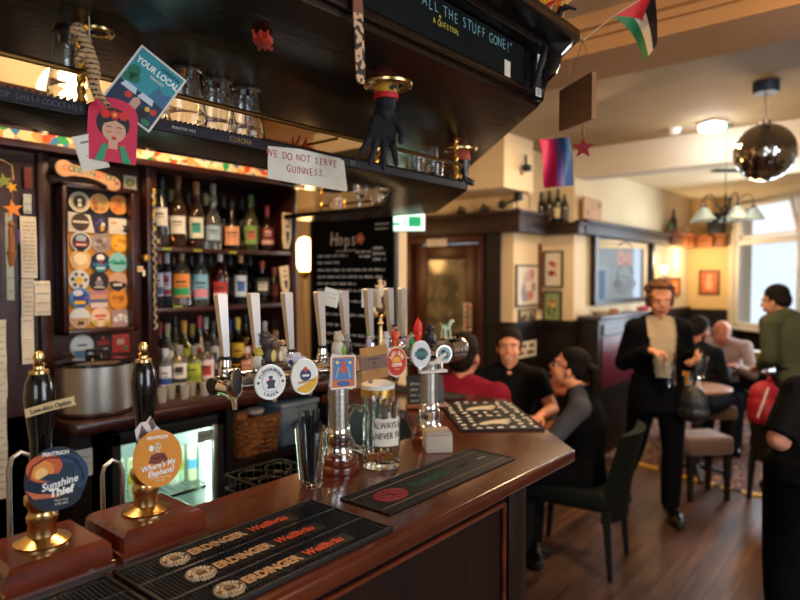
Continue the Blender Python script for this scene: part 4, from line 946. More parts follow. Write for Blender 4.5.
t = T('storage_tub', 'pale blue plastic tub on the under-counter shelf beside the basket', 'tub', (-2.45, 2.04, .79)); m = MB(mat('blue_plastic', '#7d97ae', .35)); m.prism([(-.1, -.12), (.1, -.12), (.1, .12), (-.1, .12)], 0, .19, .015, 3); P('body', m, t); m = MB(mat('blue_lid', '#8fa8bc', .35)); m.box(-.106, .106, -.126, .126, .19, .215, .008); P('lid', m, t); m = MB(BLKM); m.tube([(.1, -.05, .1), (.115, -.05, .12), (.115, .05, .12), (.1, .05, .1)], .006, 6); P('handle', m, t)
# black wire rack on a stand
t = T('wire_rack', 'black wire glass rack on a dark crate behind the bar', 'rack', (-1.80, 1.44, .80)); m = MB(pm('#3a3836', .35)); a, b = .13, .13
for z in (.10, .05, .0): m.tube([(a*x, b*y, z) for x, y in ((-1, -.9), (-.9, -1), (.9, -1), (1, -.9), (1, .9), (.9, 1), (-.9, 1), (-1, .9))], .0035, 6, closed=True)
for i in range(9):
    q = -1+.25*i; m.tube([(a*q, -b, .1), (a*q, -b, 0), (a*q, b, 0), (a*q, b, .1)], .002, 5); m.tube([(-a, b*q, .1), (-a, b*q, 0), (a, b*q, 0), (a, b*q, .1)], .002, 5)
for i in range(2):
    for j in range(2): m.tube([(a*(-.45+.9*i)+.05*math.cos(k*.5), b*(-.45+.9*j)+.05*math.sin(k*.5), .098) for k in range(13)], .002, 5)
P('wire_frame', m, t)
m = MB(BLKM); m.box(-1.97, -1.63, 1.28, 1.60, 0, .795, .01); ONE('storage_crate', m, 'tall dark crate carrying the wire rack behind the bar', 'crate')
# menu chalkboard, partition
mb = MB(CREAM); mb.box(-3.22, -2.47, 2.93, 3.02, 0, 2.76); S('wall_partition', mb)
t = T('menu_chalkboard', 'large black menu chalkboard with white handwriting and a pink flower', 'chalkboard')
m = MB(mat('menu_board', '#06070a', .85, spec=.15)); m.box(-3.22, -2.475, 2.905, 2.93, 1.0, 2.02); P('board', m, t)
m = MB(W_BLK); m.box(-3.235, -3.215, 2.90, 2.935, .98, 2.04); m.box(-2.485, -2.465, 2.90, 2.935, .98, 2.04); m.box(-3.235, -2.465, 2.90, 2.935, 2.02, 2.04); P('frame', m, t)
MY = face((-2.85, 2.904, 1.5), FYN)
HW('Hops', .12, CHW, t, -.06, .36, 0, M=MY, name='chalk_heading', gap=.5, seed=2, thin=-.0001)
m = MB(CHW).at(MY)
for k, (y, x1) in enumerate(((.26, -.02), (.215, -.1), (.165, .3), (.12, .28), (.075, .05), (.03, .2), (-.04, .3), (-.13, .3), (-.2, .0), (-.26, .28), (-.32, .25), (-.4, .2))): scribble(m, -.31, x1, y, .017, .0005, 40+k, .0021)
scribble(m, .05, .2, .28, .015, .0005, 90, .002); scribble(m, .08, .18, .25, .015, .0005, 91, .002); scribble(m, .22, .33, .45, .01, .0005, 92, .0016); scribble(m, .22, .33, .42, .01, .0005, 93, .0016)
for k in range(3): scribble(m, .2, .31, .3-.035*k, .024, .0005, 94+k, .002)
m.tube([(-.13, .29, .0005), (.05, .292, .0005)], .0025, 5)
P('chalk_writing', m, t)
m = MB(pm('#d0705a')).at(MY)
for k in range(5): m.disc(.09+.022*math.cos(k*1.257), .365+.022*math.sin(k*1.257), .016, 0, .002, seg=12)
m.use('#e8c8b0').disc(.09, .365, .01, 0, .003); P('pink_flower', m, t, 'pink painted flower')
# bronze bust figure medallion (pump clip) in front of the board
t = T('brass_ornament', 'oval gold framed ornament with a pale figure on top, in front of the menu board', 'ornament', (-1.872, 2.10, 1.385))
m = MB(BRASS); m.tube([(0, 0, -.06), (0, 0, -.27)], .008, 8); m.lathe([(0, -.284), (.04, -.284), (.042, -.276), (.01, -.262), (0, -.26)], 20); Q = face((0, 0, .10), (-EYE+Vector((.0, 0, 1.62))) if False else (.55, -.83, 0)); m.at(Q); m.tube([(.028*math.cos(k*math.pi/12), .045*math.sin(k*math.pi/12), 0) for k in range(24)], .007, 8, closed=True); m.at(); m.tube([(0, 0, -.07), (0, 0, .05)], [.012, .006], 8); m.ell((0, 0, .025), .014); P('gold_frame', m, t)
m = MB('#3a2a24').at(Q); m.disc(0, 0, .027, -.004, .002, sx=.8); m.use('#c89a80').disc(0, .005, .012, .002, .004); P('oval_picture', m, t)
m = MB(pm('#d8c4a8')); m.tube([(0, 0, .15), (.005, 0, .18), (0, 0, .205)], [.012, .013, .009], 8); m.ell((0, 0, .215), .011); m.tube([(0, 0, .185), (.02, .01, .2), (.025, .0, .215)], .005, 6); m.tube([(0, 0, .185), (-.02, -.01, .195)], .005, 6); P('figure', m, t)
# lamps behind
LAMPM = mat('lamp_glass_warm', '#ffdca0', .4, emit='#ffc878', es=13)
t = T('floor_lamp', 'glowing oval lamp in the gap left of the menu chalkboard', 'lamp', (-4.24, 3.74, 1.66)); m = MB(LAMPM); m.lathe([(0, 0), (.05, .02), (.08, .10), (.08, .22), (.05, .30), (0, .32)], 20); P('lamp_shade', m, t)
m = MB(BRASS); m.lathe([(0, -.06), (.03, -.05), (.05, -.01), (.055, .01), (0, .02)], 16); m.tube([(0, 0, -.05), (0, 0, -.5), (0, 0, -1.62)], .014, 8); P('lamp_holder', m, t)
P('lamp_base', MB(BRASS).lathe([(0, -1.66), (.14, -1.66), (.14, -1.64), (.03, -1.6), (0, -1.6)], 24), t)
t = T('globe_lamp', 'bright round ceiling globe seen between canopy and glass shelf at upper left', 'lamp', PD(70, 95, 2.45)); m = MB(mat('globe_glass', '#ffe8c0', .4, emit='#ffdca0', es=6)); m.ell((0, 0, 0), .115, 20, 14); P('globe', m, t); m = MB(BRASS); m.lathe([(0, .1), (.05, .1), (.05, .13), (.012, .15), (.012, 2.74-PD(70, 95, 2.45).z), (0, 2.74-PD(70, 95, 2.45).z)], 16); P('stem', m, t)
m = MB(W_OAK); m.box(-3.0, -1.5, .62, .74, 2.66, 2.75); m.box(-3.0, -1.5, 1.9, 2.02, 2.66, 2.75); S('trim_9', m)
# exit sign
t = T('exit_sign', 'lit green and white exit sign below the canopy end', 'sign', M=face(PD(409, 222, 3.5), (.55, -.83, 0)))
m = MB(mat('exit_sign_face', '#dff5ea', .3, emit='#c8f0dc', es=1.3)); m.rect(-.085, .085, -.048, .048, 0, .02); P('panel', m, t)
m = MB(mat('exit_green', '#1f9a5a', .3, emit='#18a060', es=.8)); m.rect(-.0, .07, -.028, .028, .02, .021).rect(-.09, -.05, -.02, -.005, .02, .021); m.tube([(-.03, -.02, .021), (-.015, 0, .021), (-.02, .02, .021)], .004, 5); P('symbol', m, t)
m = MB(WHITE); m.box(-.09, .09, -.053, .053, -.02, .0, .004); m.tube([(-.0, .05, -.01), (0, .81, -.01)], .006, 6); P('housing', m, t)
# ------------------------------------------------------------ hand pumps on wooden blocks
def pump(y, label, badge):
    cx = -1.185
    t = T('hand_pump', label, 'beer pump', (cx, y, 1.1005))
    m = MB(W_RED); a = .089
    m.loft([[(-.085, -a, 0), (.085, -a, 0), (.085, a, 0), (-.085, a, 0)], [(-.085, -a, .010), (.085, -a, .010), (.085, a, .010), (-.085, a, .010)], [(-.082, -a+.003, .011), (.082, -a+.003, .011), (.082, a-.003, .011), (-.082, a-.003, .011)], [(-.080, -a+.005, .040), (.080, -a+.005, .040), (.080, a-.005, .040), (-.080, a-.005, .040)], [(-.074, -a+.012, .048), (.074, -a+.012, .048), (.074, a-.012, .048), (-.074, a-.012, .048)], [(-.070, -a+.016, .050), (.070, -a+.016, .050), (.070, a-.016, .050), (-.070, a-.016, .050)]])
    P('wooden_block', m, t, ang=20)
    m = MB(BRASS).lathe([(0, .05), (.045, .05), (.046, .054), (.038, .058), (.024, .064), (.0225, .085), (.025, .09), (.0255, .098), (.0215, .104), (.0215, .112), (.028, .122), (.028, .134), (.02, .142), (0, .142)], 32)
    P('brass_base', m, t)
    m = MB(BLACK).lathe([(0, .14), (.016, .14), (.0165, .2), (.0175, .235), (.0235, .285), (.025, .31), (.022, .335), (.015, .352), (0, .352)], 32)
    P('handle', m, t)
    m = MB(BRASS).lathe([(0, .35), (.016, .35), (.016, .356), (.009, .358), (.0085, .363), (.011, .366), (.007, .370), (.0095, .378), (.007, .387), (.0, .391)], 24); P('finial', m, t)
    return t
PN = (1, -.28, .10)
pa = pump(.428, 'black handled hand pump with the round dark blue and orange badge', 0)
pb = pump(.62, 'black handled hand pump with the round orange elephant badge', 1)
def lmat(parent, p, n, roll=0): return Matrix.Translation(-parent.location) @ face(p, n, roll)
# badge 1
c1 = Vector((-1.115, .426, 1.279))
M = lmat(pa, c1, PN, 0); r = .053
m = MB(pm('#16263a', .3)); m.disc(0, 0, r, -.002, .002, 48, sx=.89)
m.use('#1d3c58').disc(.014, .004, r*.66, 0, .0024, sx=1); m.use('#c2582a').disc(-.017, .020, r*.44, 0, .0027, sx=1.15); m.use('#e08a3a').disc(-.020, .016, r*.32, 0, .003); m.use('#f2c070').disc(-.022, .012, r*.18, 0, .0033); m.use('#7a2c24').tube([(-.042, .004, .003), (-.034, .026, .003), (-.014, .038, .003), (.008, .034, .003)], .0016, 5); m.use('#20384e').tube([(.012, .036, .003), (.03, .028, .003), (.040, .008, .003), (.042, -.01, .003)], .002, 5)
m.use('#162a40').prism([(-.028, .002), (-.012, .01), (.004, .008), (.012, .024), (.03, .022), (.026, .004), (.04, -.012), (.012, -.012), (-.006, -.003)], 0, .0036)
m.use('#0f1c2c').disc(.0, -.03, r*.42, 0, .0035, sx=1.7); m.use('#c8683a').prism([(-.046, -.012), (-.03, -.02), (.0, -.026), (.02, -.024), (.0, -.031), (-.034, -.028)], 0, .0038)
bd = P('round_badge', m, pa, 'round dark blue and orange badge', M=M)
TX('PENTRICH', .0085, '#f0ece4', bd, 0, .0425, .004, bold=.0003); TX('Sunshine', .0175, '#f6f2ea', bd, .004, -.008, .0042, 10, bold=.0003, shear=.3, sx=.9); TX('Thief', .0175, '#f6f2ea', bd, .006, -.022, .0042, 6, bold=.0007, shear=.15)
for k in range(2): TX(('PALE ALE', '4.0% ABV')[k], .005, '#d8d0c4', bd, .006, -.036-.006*k, .0042)
c2 = Vector((-1.115, .609, 1.272)); M = lmat(pb, c2, PN, 0)
m = MB(pm('#d98a1c', .35)); m.disc(0, 0, .054, -.002, .002, 48, sx=.84); m.use('#dc8a20').disc(0, 0, .051, 0, .0024, 48, sx=.84)
m.use('#e8c8a0').disc(.0, .022, .008, 0, .003, sx=.8); m.use('#e8c8a0').rect(-.004, .004, .01, .02, 0, .003); m.use('#7a3420').prism([(-.018, -.006), (-.012, .008), (-.002, .012), (.012, .009), (.018, -.004), (.01, -.009), (-.01, -.009)], 0, .0032); m.use('#5a2416').tube([(-.014, .004, .0034), (-.002, .0, .0034), (.006, .006, .0034), (.014, -.002, .0034)], .001, 5); m.use('#f0f0ec').disc(-.012, .021, .006, 0, .0032, sx=.7); m.use('#2a2a30').disc(-.003, .025, .0014, 0, .0036).disc(.003, .025, .0014, 0, .0036)
bd = P('round_badge', m, pb, 'round orange badge', M=M)
TX('PENTRICH', .0085, '#f8efe0', bd, 0, .040, .003, bold=.0003); TX("Where's My", .0150, '#fbf6ee', bd, -.001, -.013, .004, 8, bold=.0003, shear=.3, sx=.85); TX('Elephant?', .0150, '#fbf6ee', bd, .003, -.026, .004, 6, bold=.0003, shear=.3, sx=.85)
for k in range(2): TX(('A SESSION PALE ALE', '4.2% ABV')[k], .0045, '#f6e4c0', bd, .002, -.036-.0055*k, .003)
# ribbon tag on first pump
M = lmat(pa, Vector((-1.148, .432, 1.396)), PN, 10)
m = MB(pm('#cdb07c', .6)); m.prism([(-.039, -.008), (-.0, -.0065), (.039, -.008), (.037, .0), (.039, .008), (0, .0085), (-.039, .0065)], 0, .0015)
rb = P('ribbon_tag', m, pa, 'yellowed paper ribbon tag', M=M); TX('Low-Alco Option', .0108, '#2a1f18', rb, 0, -.0005, .0016, bold=.0004, shear=.1, sx=.82)
# dog picture
t = T('dog_picture', 'small cut out picture of a white and grey dog tucked behind the orange badge', 'picture', M=face((-1.135, .602, 1.318), PN, 14))
m = MB(pm('#d8cfc8')); m.prism([(-.02, -.03), (.03, -.022), (.022, .0), (.016, .012), (.012, .032), (.002, .024), (-.008, .026), (-.022, .016), (-.024, .0)], 0, .0015); m.use('#6a4f48').prism([(-.02, .0), (-.008, .022), (-.002, .004), (-.01, -.008)], 0, .002); m.use('#6a4f48').prism([(.004, .02), (.012, .03), (.016, .008), (.008, .004)], 0, .002); m.use('#2a2426').disc(.002, -.006, .0045, 0, .0024).disc(-.009, .007, .002, 0, .0024).disc(.008, .008, .002, 0, .0024)
P('cutout', m, t)
# steel swan neck spouts
for k, (px, py) in enumerate(((22, 470), (113, 478))):
    c = PX(px, 500, -1.36); t = T('beer_spout', ('curved steel spout rising behind the dark blue badge pump', 'curved steel spout rising between the two hand pumps')[k], 'spout', (c.x, c.y, 0)); m = MB(STEEL); zt = PX(px, py-18, -1.36).z
    m.tube([(0, .022, .95), (0, .022, zt-.03), (0, .017, zt-.01), (0, .0, zt), (0, -.017, zt-.01), (0, -.022, zt-.03), (0, -.022, .85)], .005, 10); P('pipe', m, t)
    m = MB(BLKM); m.box(-.03, .12, -.05, .05, 0, .85, .004); P('beer_engine_case', m, t)
# ------------------------------------------------------------ tap font
XT, ZT = -1.19, 1.38
f = T('beer_font', 'long chrome beer font with eight taps on two columns along the bar', 'beer font')
def lath_y(mat_, prof, y0, x=XT, z=ZT, seg=28): return MB(mat_).lathe(prof, seg, (x, y0, z), Matrix.Rotation(R(-90), 4, 'X'))
P('header_tube', lath_y(CHROME, [(0, 0), (.02, 0), (.022, .006), (.022, .03), (.024, .034), (.026, .2), (.028, .5), (.030, .80), (.034, .85), (.038, .90), (.040, .935), (.038, .945), (0, .948)], .79), f)
P('tube_end_cap', lath_y(BLKM, [(0, 0), (.016, 0), (.019, .003), (.019, .014), (.016, .018), (0, .018)], .774), f)
m = MB(CHROME)
for k in range(4): m.lathe([(.037, 0), (.042, .006), (.037, .012)], 28, (XT, 1.655+k*.018, ZT), Matrix.Rotation(R(-90), 4, 'X'))
P('tube_rings', m, f)
for k, (cy, wood) in enumerate(((1.165, True), (1.568, True))):
    P('column', MB(STEEL).lathe([(0, 1.17), (.027, 1.17), (.027, 1.36), (0, 1.36)], 32, (XT, cy, 0)), f, 'brushed steel column')
    P('column_collar', MB(CHROME).lathe([(0, 1.14), (.037, 1.14), (.038, 1.15), (.034, 1.155), (.032, 1.175), (.034, 1.18), (.034, 1.20), (.031, 1.203), (.031, 1.215), (.0275, 1.22), (0, 1.22)], 32, (XT, cy, 0)), f)
    P('wooden_plinth', MB(W_RED).lathe([(0, 1.1005), (.056, 1.1005), (.058, 1.11), (.056, 1.118), (.05, 1.122), (.052, 1.13), (.05, 1.14), (0, 1.142)], 32, (XT, cy, 0)), f)
ys = [.79+.108*i for i in range(8)]
hys = [.8145, .902, 1.002, 1.109, 1.197, 1.294, 1.383, 1.434]
for i in range(8):
    y = ys[i]; hy = hys[i]
    m = MB(CHROME); m.tube([(XT, y, ZT), (XT+.05, y, ZT-.002), (XT+.068, y, ZT-.002)], [.016, .014, .02], 14)
    m.tube([(XT+.03, y+.004, ZT-.01), (XT+.06, y+.004, ZT-.022), (XT+.062, y+.004, ZT-.046)], [.011, .008, .005], 10)
    m.tube([(XT, hy, ZT+.02), (XT, hy, ZT+.058)], [.016, .012], 14); m.ell((XT, hy, ZT+.03), .0175, 14, 8)
    tp = P('tap_body', m, f)
    m = MB(BLKM); m.tube([(XT, hy, ZT+.045), (XT, hy, ZT+.062)], .0125, 12); P('tap_collar', m, tp)
    lean = -.012 if i < 7 else .0
    m = MB(ALU); z0 = ZT+.06; z1 = 1.583 if i < 5 else 1.588
    def sq(z, a, yy): return [(XT-a*.7, yy-a, z), (XT+a*.7, yy-a, z), (XT+a*.7, yy+a, z), (XT-a*.7, yy+a, z)]
    m.loft([sq(z0, .0075, hy), sq(z0+.03, .0085, hy+lean*.2), sq(z1-.004, .0125, hy+lean), sq(z1, .0110, hy+lean)])
    P('tap_handle', m, f, 'satin aluminium tap handle', ang=20)
def badge(i, fn, shape='disc', r=.034, sx=.95, rim=STEEL, n=(1, -.25, .05), dz=0, label=None, dx=.075, dy=0):
    M = face(Vector((XT+dx, ys[i]+dy, ZT+.004+dz)), n)
    m = MB(rim); m.disc(0, 0, r*1.04, -.008, -.001, 36, sx=sx)
    fn(m, r)
    return P('tap_badge', m, f, label, M=M)
def b0(m, r): m.use(BLKM).disc(0, 0, r, -.002, .001, 32); m.use(CHROME).tube([(r*math.cos(a*.2618), r*math.sin(a*.2618), 0) for a in range(24)], .0022, 8, closed=True)
def b1(m, r): m.use('#e9e5dc').disc(0, 0, r, -.002, .001, 36, sx=.95); m.use('#24324a').disc(0, -.0, r*.58, 0, .0014, 36, sx=.95).use('#e9e5dc').disc(0, 0, r*.56, 0, .0018, 36, sx=.95); m.use('#28344a').prism([(-.010, -.014), (.011, -.014), (.008, -.006), (.012, .002), (.004, .006), (.005, .014), (-.005, .014), (-.004, .005), (-.012, .001), (-.007, -.006)], 0, .0022); m.use('#b8433a').rect(-.004, .004, .004, .008, 0, .0024); m.use('#24324a').disc(-r*.78, 0, .003, 0, .002).disc(r*.78, 0, .003, 0, .002)
def b2(m, r):
    m.use('#ebe6d8').disc(0, 0, r, -.002, .001, 36, sx=.85); m.use('#e0a928').prism([(-r*.62, -r*.66), (-r*.36, -r*.86), (0, -r*.98), (r*.36, -r*.86), (r*.62, -r*.66), (r*.8, -r*.3), (r*.84, .0), (r*.3, -.012), (-r*.2, -.020)], 0, .0014)
    m.use('#22355e').disc(.001, .004, r*.36, 0, .0018); m.use('#c23a34').prism([(-.006, .017), (.001, .024), (.008, .017), (.001, .010)], 0, .0022); m.use('#e8e4da').rect(-.008, .010, .0, .005, 0, .0022)
def b3(m, r): m.use('#ddd6c4').disc(0, 0, r, -.002, .001, 32)
def b5(m, r):
    m.use('#e8c9a0').disc(0, 0, r, -.002, .001, 36, sx=.85); m.use('#c92c1c').disc(0, 0, r*.94, 0, .0013, 36, sx=.85); m.use('#f0a63a').disc(0, .0, r*.36, 0, .0017, 24)
    m.use('#c92c1c').rect(-r*.5, r*.5, -r*.4, -.001, 0, .002)
    m.use('#f0c070')
    for a in range(15, 180, 25): m.tube([(r*.42*math.cos(R(a)), r*.42*math.sin(R(a)), .002), (r*.56*math.cos(R(a)), r*.56*math.sin(R(a)), .002)], .0008, 4)
def b6(m, r): m.use('#d8d6d4').disc(0, 0, r, -.002, .0015, 36, sx=.8); m.use('#2a4442').disc(0, .001, r*.5, 0, .002, 8).use('#3a6a64').rect(-r*.55, r*.55, -.006, .008, 0, .0024)
def b7(m, r): m.use('#8fa8a8').disc(0, 0, r*.86, -.002, .001, 32).use('#2f6a62').disc(.004, -.004, r*.4, 0, .0015).use('#1c2a2c').disc(-.004, .006, r*.3, 0, .0017)
q = badge(0, b0, r=.030, n=(.95, .62, .05), sx=1, rim=CHROME, label='black faced tap badge seen edge on', dy=-.002, dz=.012, dx=.078)
q = badge(1, b1, r=.038, label='round white lager badge', dy=-.018); ARC('FLENSBURGER', .0098, '#24324a', q, .0285, 155, 25, .0012, bold=.0003, sx=.95); ARC('LAGER', .0098, '#24324a', q, .0292, 238, 302, .0012, inner=True, bold=.0003, sx=.95)
q = badge(2, b2, r=.041, sx=.85, label='oval white and yellow badge with a blue emblem', dy=-.024); TX('Helles Bräu', .0095, '#c98a1c', q, .002, -.0115, .0022, 6, shear=.2)
badge(3, b3, label='blank round badge behind the picture card', r=.03)
q = badge(5, b5, r=.041, sx=.85, label='oval red cider badge', dy=-.012); ARC('RED SUN', .0135, '#f4dcb0', q, .0255, 150, 30, .002, bold=.0006, sx=.82); TX('CIDER', .0125, '#f6e4c0', q, 0, -.0085, .0025, bold=.0006); TX('PRESS', .006, '#f0c890', q, 0, -.021, .0025)
badge(6, b6, r=.0385, sx=.8, label='white oval badge with a dark green shield', n=(1, -.45, .05), dz=.010, dy=-.008); badge(7, b7, r=.026, label='chrome ringed badge with a green glass face', n=(1, -.5, .05), sx=1)
badge(4, b3, label='blank round badge behind the cardboard sign', r=.03)
# cards hung on taps
t = T('picture_card', 'card with an ornate blue and orange picture hung on the tap font above the column', 'card', M=face((XT+.095, 1.087, 1.384), (1, -.3, .1), roll=-4) @ Matrix.Diagonal((1.15, 1.08, 1, 1)))
m = MB(pm('#e0d8c8')); m.prism([(-.031, -.033), (.026, -.040), (.034, .034), (-.026, .042)], -.003, -.001); m.prism([(-.028, -.040), (.034, -.036), (.031, .040), (-.030, .036)], 0, .0015); m.use('#c8682c').prism([(-.025, -.036), (.030, -.032), (.028, .036), (-.026, .033)], 0, .0018); m.use('#3a7ab0').prism([(-.022, -.018), (.025, -.016), (.024, .032), (-.022, .030)], 0, .0021)
m.use('#c84a2a').disc(.001, .006, .009, 0, .0026).star(.001, .02, .009, 0, .0026); m.use('#e8d8b0').tube([(-.016, -.012, .0022), (-.01, .012, .0022), (.001, -.004, .0022), (.012, .012, .0022), (.018, -.012, .0022)], .0014, 5); m.use('#2a5a9a').disc(.002, -.026, .006, 0, .0025, sx=2.6); m.use('#e8c060').disc(-.014, .022, .004, 0, .0025).disc(.017, .022, .004, 0, .0025)
P('card', m, t)
t = T('cardboard_sign', 'brown cardboard piece with a small dark printed label taped to the taps', 'sign', M=face((XT+.105, 1.192, 1.396), (1, -.35, 0), roll=5) @ Matrix.Diagonal((1.12, 1.1, 1, 1)))
CB = mat('cardboard', '#c08a50', .8, var='#a87440', scale=(20, 20, 20)); m = MB(CB); m.box(-.034, .036, -.038, .040, -.002, .001); m.box(-.046, .03, -.012, .016, -.004, -.001); P('card', m, t)
m = MB(pm('#7a5440')); m.rect(-.036, .034, -.014, .018, .001, .002); m.use('#2e211b'); m.rect(-.016, .014, .009, .012, .001, .0026).rect(-.004, .003, -.002, .004, .001, .0026).rect(-.006, .005, -.009, -.007, .001, .0026); P('printed_label', m, t)
t = T('paper_note', 'small white note stuck between two tap handles', 'note', M=face((XT-.01, 1.152, 1.567), (1, -.3, 0), roll=-14)); m = MB(PAPER); m.rect(-.024, .022, -.026, .022, 0, .0008); scribble(m.use('#8a7f78'), -.016, .014, .008, .004, .001, 3, .0004); scribble(m, -.016, .012, -.002, .004, .001, 4, .0004); P('sheet', m, t)
t = T('white_card', 'upright white card behind the taps in front of the chalkboard', 'card', M=face((XT-.06, 1.36, 1.565), (1, -.4, 0))); m = MB(PAPER); m.rect(-.03, .034, -.035, .02, 0, .001); P('sheet', m, t)
m = MB(pm('#d8cfc2')); m.prism([(-.02, -.004), (.045, -.001), (.045, .006), (-.02, .003)], 0, .012); m.at(Matrix.Rotation(R(35), 4, 'Z')); m.box(.0, .045, -.004, .004, .002, .010, .001); m.at(); m.box(-.05, .04, -.030, -.022, -.004, .014, .002)
ONE('plastic_clip', m, 'pale plastic clip lying across the white oval badge', 'clip', M=face((XT+.085, 1.478, 1.366), (1, -.5, 0)))
# figurines on top of the font
def figurine(p, label, cols, kind='man', s=1.0, rz=0):
    t = T('figurine', label, 'toy figure', p, rz); a, b, c_ = cols
    m = MB(pm(a, .4))
    if kind == 'man':
        m.tube([(-.006*s, 0, 0), (-.006*s, 0, .03*s)], .005*s, 8); m.tube([(.006*s, 0, 0), (.006*s, 0, .03*s)], .005*s, 8); m.tube([(0, 0, .028*s), (0, 0, .052*s)], [.0095*s, .0105*s], 10)
        m.tube([(.01*s, 0, .05*s), (.016*s, .006*s, .036*s), (.008*s, .012*s, .032*s)], .0035*s, 6); m.tube([(-.01*s, 0, .05*s), (-.015*s, .004*s, .036*s)], .0035*s, 6); P('body', m, t)
        m = MB(pm(b, .5)); m.ell((0, 0, .063*s), .0075*s); P('head', m, t); m = MB(pm(c_, .6)); m.ell((0, -.001*s, .067*s), (.008*s, .008*s, .005*s)); P('hair', m, t)
    elif kind == 'animal':
        m.ell((0, 0, .022*s), (.013*s, .017*s, .022*s)); m.ell((0, .016*s, .006*s), (.015*s, .008*s, .006*s)); P('body', m, t)
        m = MB(pm(b, .5)); m.ell((0, .002*s, .05*s), (.013*s, .012*s, .012*s)); m.ell((-.009*s, 0, .062*s), .0045*s); m.ell((.009*s, 0, .062*s), .0045*s); m.ell((0, .012*s, .047*s), .005*s); P('head', m, t)
        m = MB(pm(c_, .5)); m.ell((0, .016*s, .022*s), (.008*s, .004*s, .012*s)); m.ell((.004*s, .012*s, .053*s), .0018*s); m.ell((-.004*s, .012*s, .053*s), .0018*s); P('markings', m, t)
    elif kind == 'pepper':
        m.lathe([(0, 0), (.012*s, .002*s), (.010*s, .02*s), (.014*s, .04*s), (.0145*s, .06*s), (.011*s, .074*s), (.004*s, .085*s), (0, .095*s)], 16); P('body', m, t); m = MB(pm(b, .4)); m.ell((.01*s, .006*s, .06*s), (.003*s, .003*s, .004*s)); m.ell((.012*s, -.004*s, .04*s), .003*s); P('spots', m, t)
    elif kind == 'car':
        m.box(-.012*s, .012*s, -.03*s, .03*s, .004*s, .016*s, .003*s); m.box(-.01*s, .01*s, -.014*s, .016*s, .015*s, .026*s, .004*s); P('body', m, t)
        m = MB(pm(b, .4))
        for x in (-1, 1):
            for y in (-1, 1): m.cyl((x*.012*s, y*.019*s, .006*s), .006*s, .003*s, 12, Matrix.Rotation(R(90), 4, 'Y'))
        P('wheels', m, t)
    elif kind == 'dog':
        m.ell((0, 0, .03*s), (.009*s, .02*s, .01*s))
        for x, y in ((-1, -1), (1, -1), (-1, 1), (1, 1)): m.tube([(x*.005*s, y*.013*s, .028*s), (x*.006*s, y*.014*s, 0)], .0035*s, 6)
        m.tube([(0, .016*s, .034*s), (0, .024*s, .046*s)], .006*s, 8); m.ell((0, .03*s, .048*s), (.006*s, .011*s, .006*s)); m.tube([(0, -.02*s, .034*s), (0, -.028*s, .046*s)], .002*s, 5); P('body', m, t)
        m = MB(pm(b, .5)); m.ell((0, 0, .036*s), (.0095*s, .008*s, .006*s)); P('saddle', m, t)
    return t
zt = ZT+.027
def fp(px, x=XT+.01, z=zt): p = PX(px, 350, x); return (x, p.y, z)
figurine(fp(266), 'dark dog shaped figurine with raised ears left of the third tap handle', ('#3a3430', '#4a403a', '#d8c060'), 'animal', 1.25, -1.2)
figurine(fp(258, XT+.03), 'small white and grey bird figurine behind the lager badge', ('#d8d0c4', '#c8b040', '#3a3a40'), 'animal', .8, -1.2)
figurine(fp(273), 'brown puppy figurine beside the dark dog figurine', ('#6a4a34', '#7a5640', '#e8d8b0'), 'animal', 1.15, -1.0)
figurine(fp(283), 'small figurine with straw hat and cream clothes on the font', ('#d8c8b0', '#d8a080', '#c8a868'), 'man', .85, -1.2)
figurine(fp(294), 'pale toy car with a blue stripe on the font', ('#d0ccd8', '#3a4a9a', '#000000'), 'car', 1.0, -.1)
figurine(fp(338, XT+.03), 'white cat figurine with a green collar above the picture card', ('#d8cfc0', '#cfc0a0', '#7ab03a'), 'animal', 1.1, -1.3)
figurine(fp(346), 'second small grey cat figurine right of the white cat', ('#8a8078', '#9a9088', '#3a3430'), 'animal', .9, -1.3)
figurine(fp(369), 'tiny figurine with a bright green cap above the cardboard sign', ('#b8b0c8', '#d8c8c0', '#2f9a48'), 'man', .75, -1.2)
figurine(fp(386), 'white rabbit figurine just right of the cardboard sign', ('#d8d4d0', '#d0ccc8', '#5a4a5a'), 'animal', .85, -1.3)
figurine(fp(395, XT+.02), 'small toy figure in an orange jumpsuit above the red badge', ('#e0501c', '#b87a58', '#1c1412'), 'man', 1.05, -1.2)
figurine(fp(404), 'pink and white spotted animal figurine beside the orange toy figure', ('#c8a0b0', '#b890a8', '#5a3a6a'), 'dog', .8, -1.2)
figurine(fp(418, XT+.0), 'bright red glossy bulbous figurine standing tall on the font', ('#d8281c', '#f0c8b8', '#d8281c'), 'pepper', .95, 0)
figurine(fp(411), 'tiny green figurine behind the red one', ('#2f9a3a', '#2f8a38', '#1c5a24'), 'animal', .7, -1.2)
figurine(fp(429), 'black hooded figurine between the red one and the horse', ('#17171b', '#1c1c20', '#8a8a8a'), 'animal', 1.05, -1.0)
figurine(fp(446, XT, 1.42), 'small white and green horse figurine at the right end of the font', ('#a8b8a0', '#2f8a58', '#000000'), 'dog', 1.1, 0)
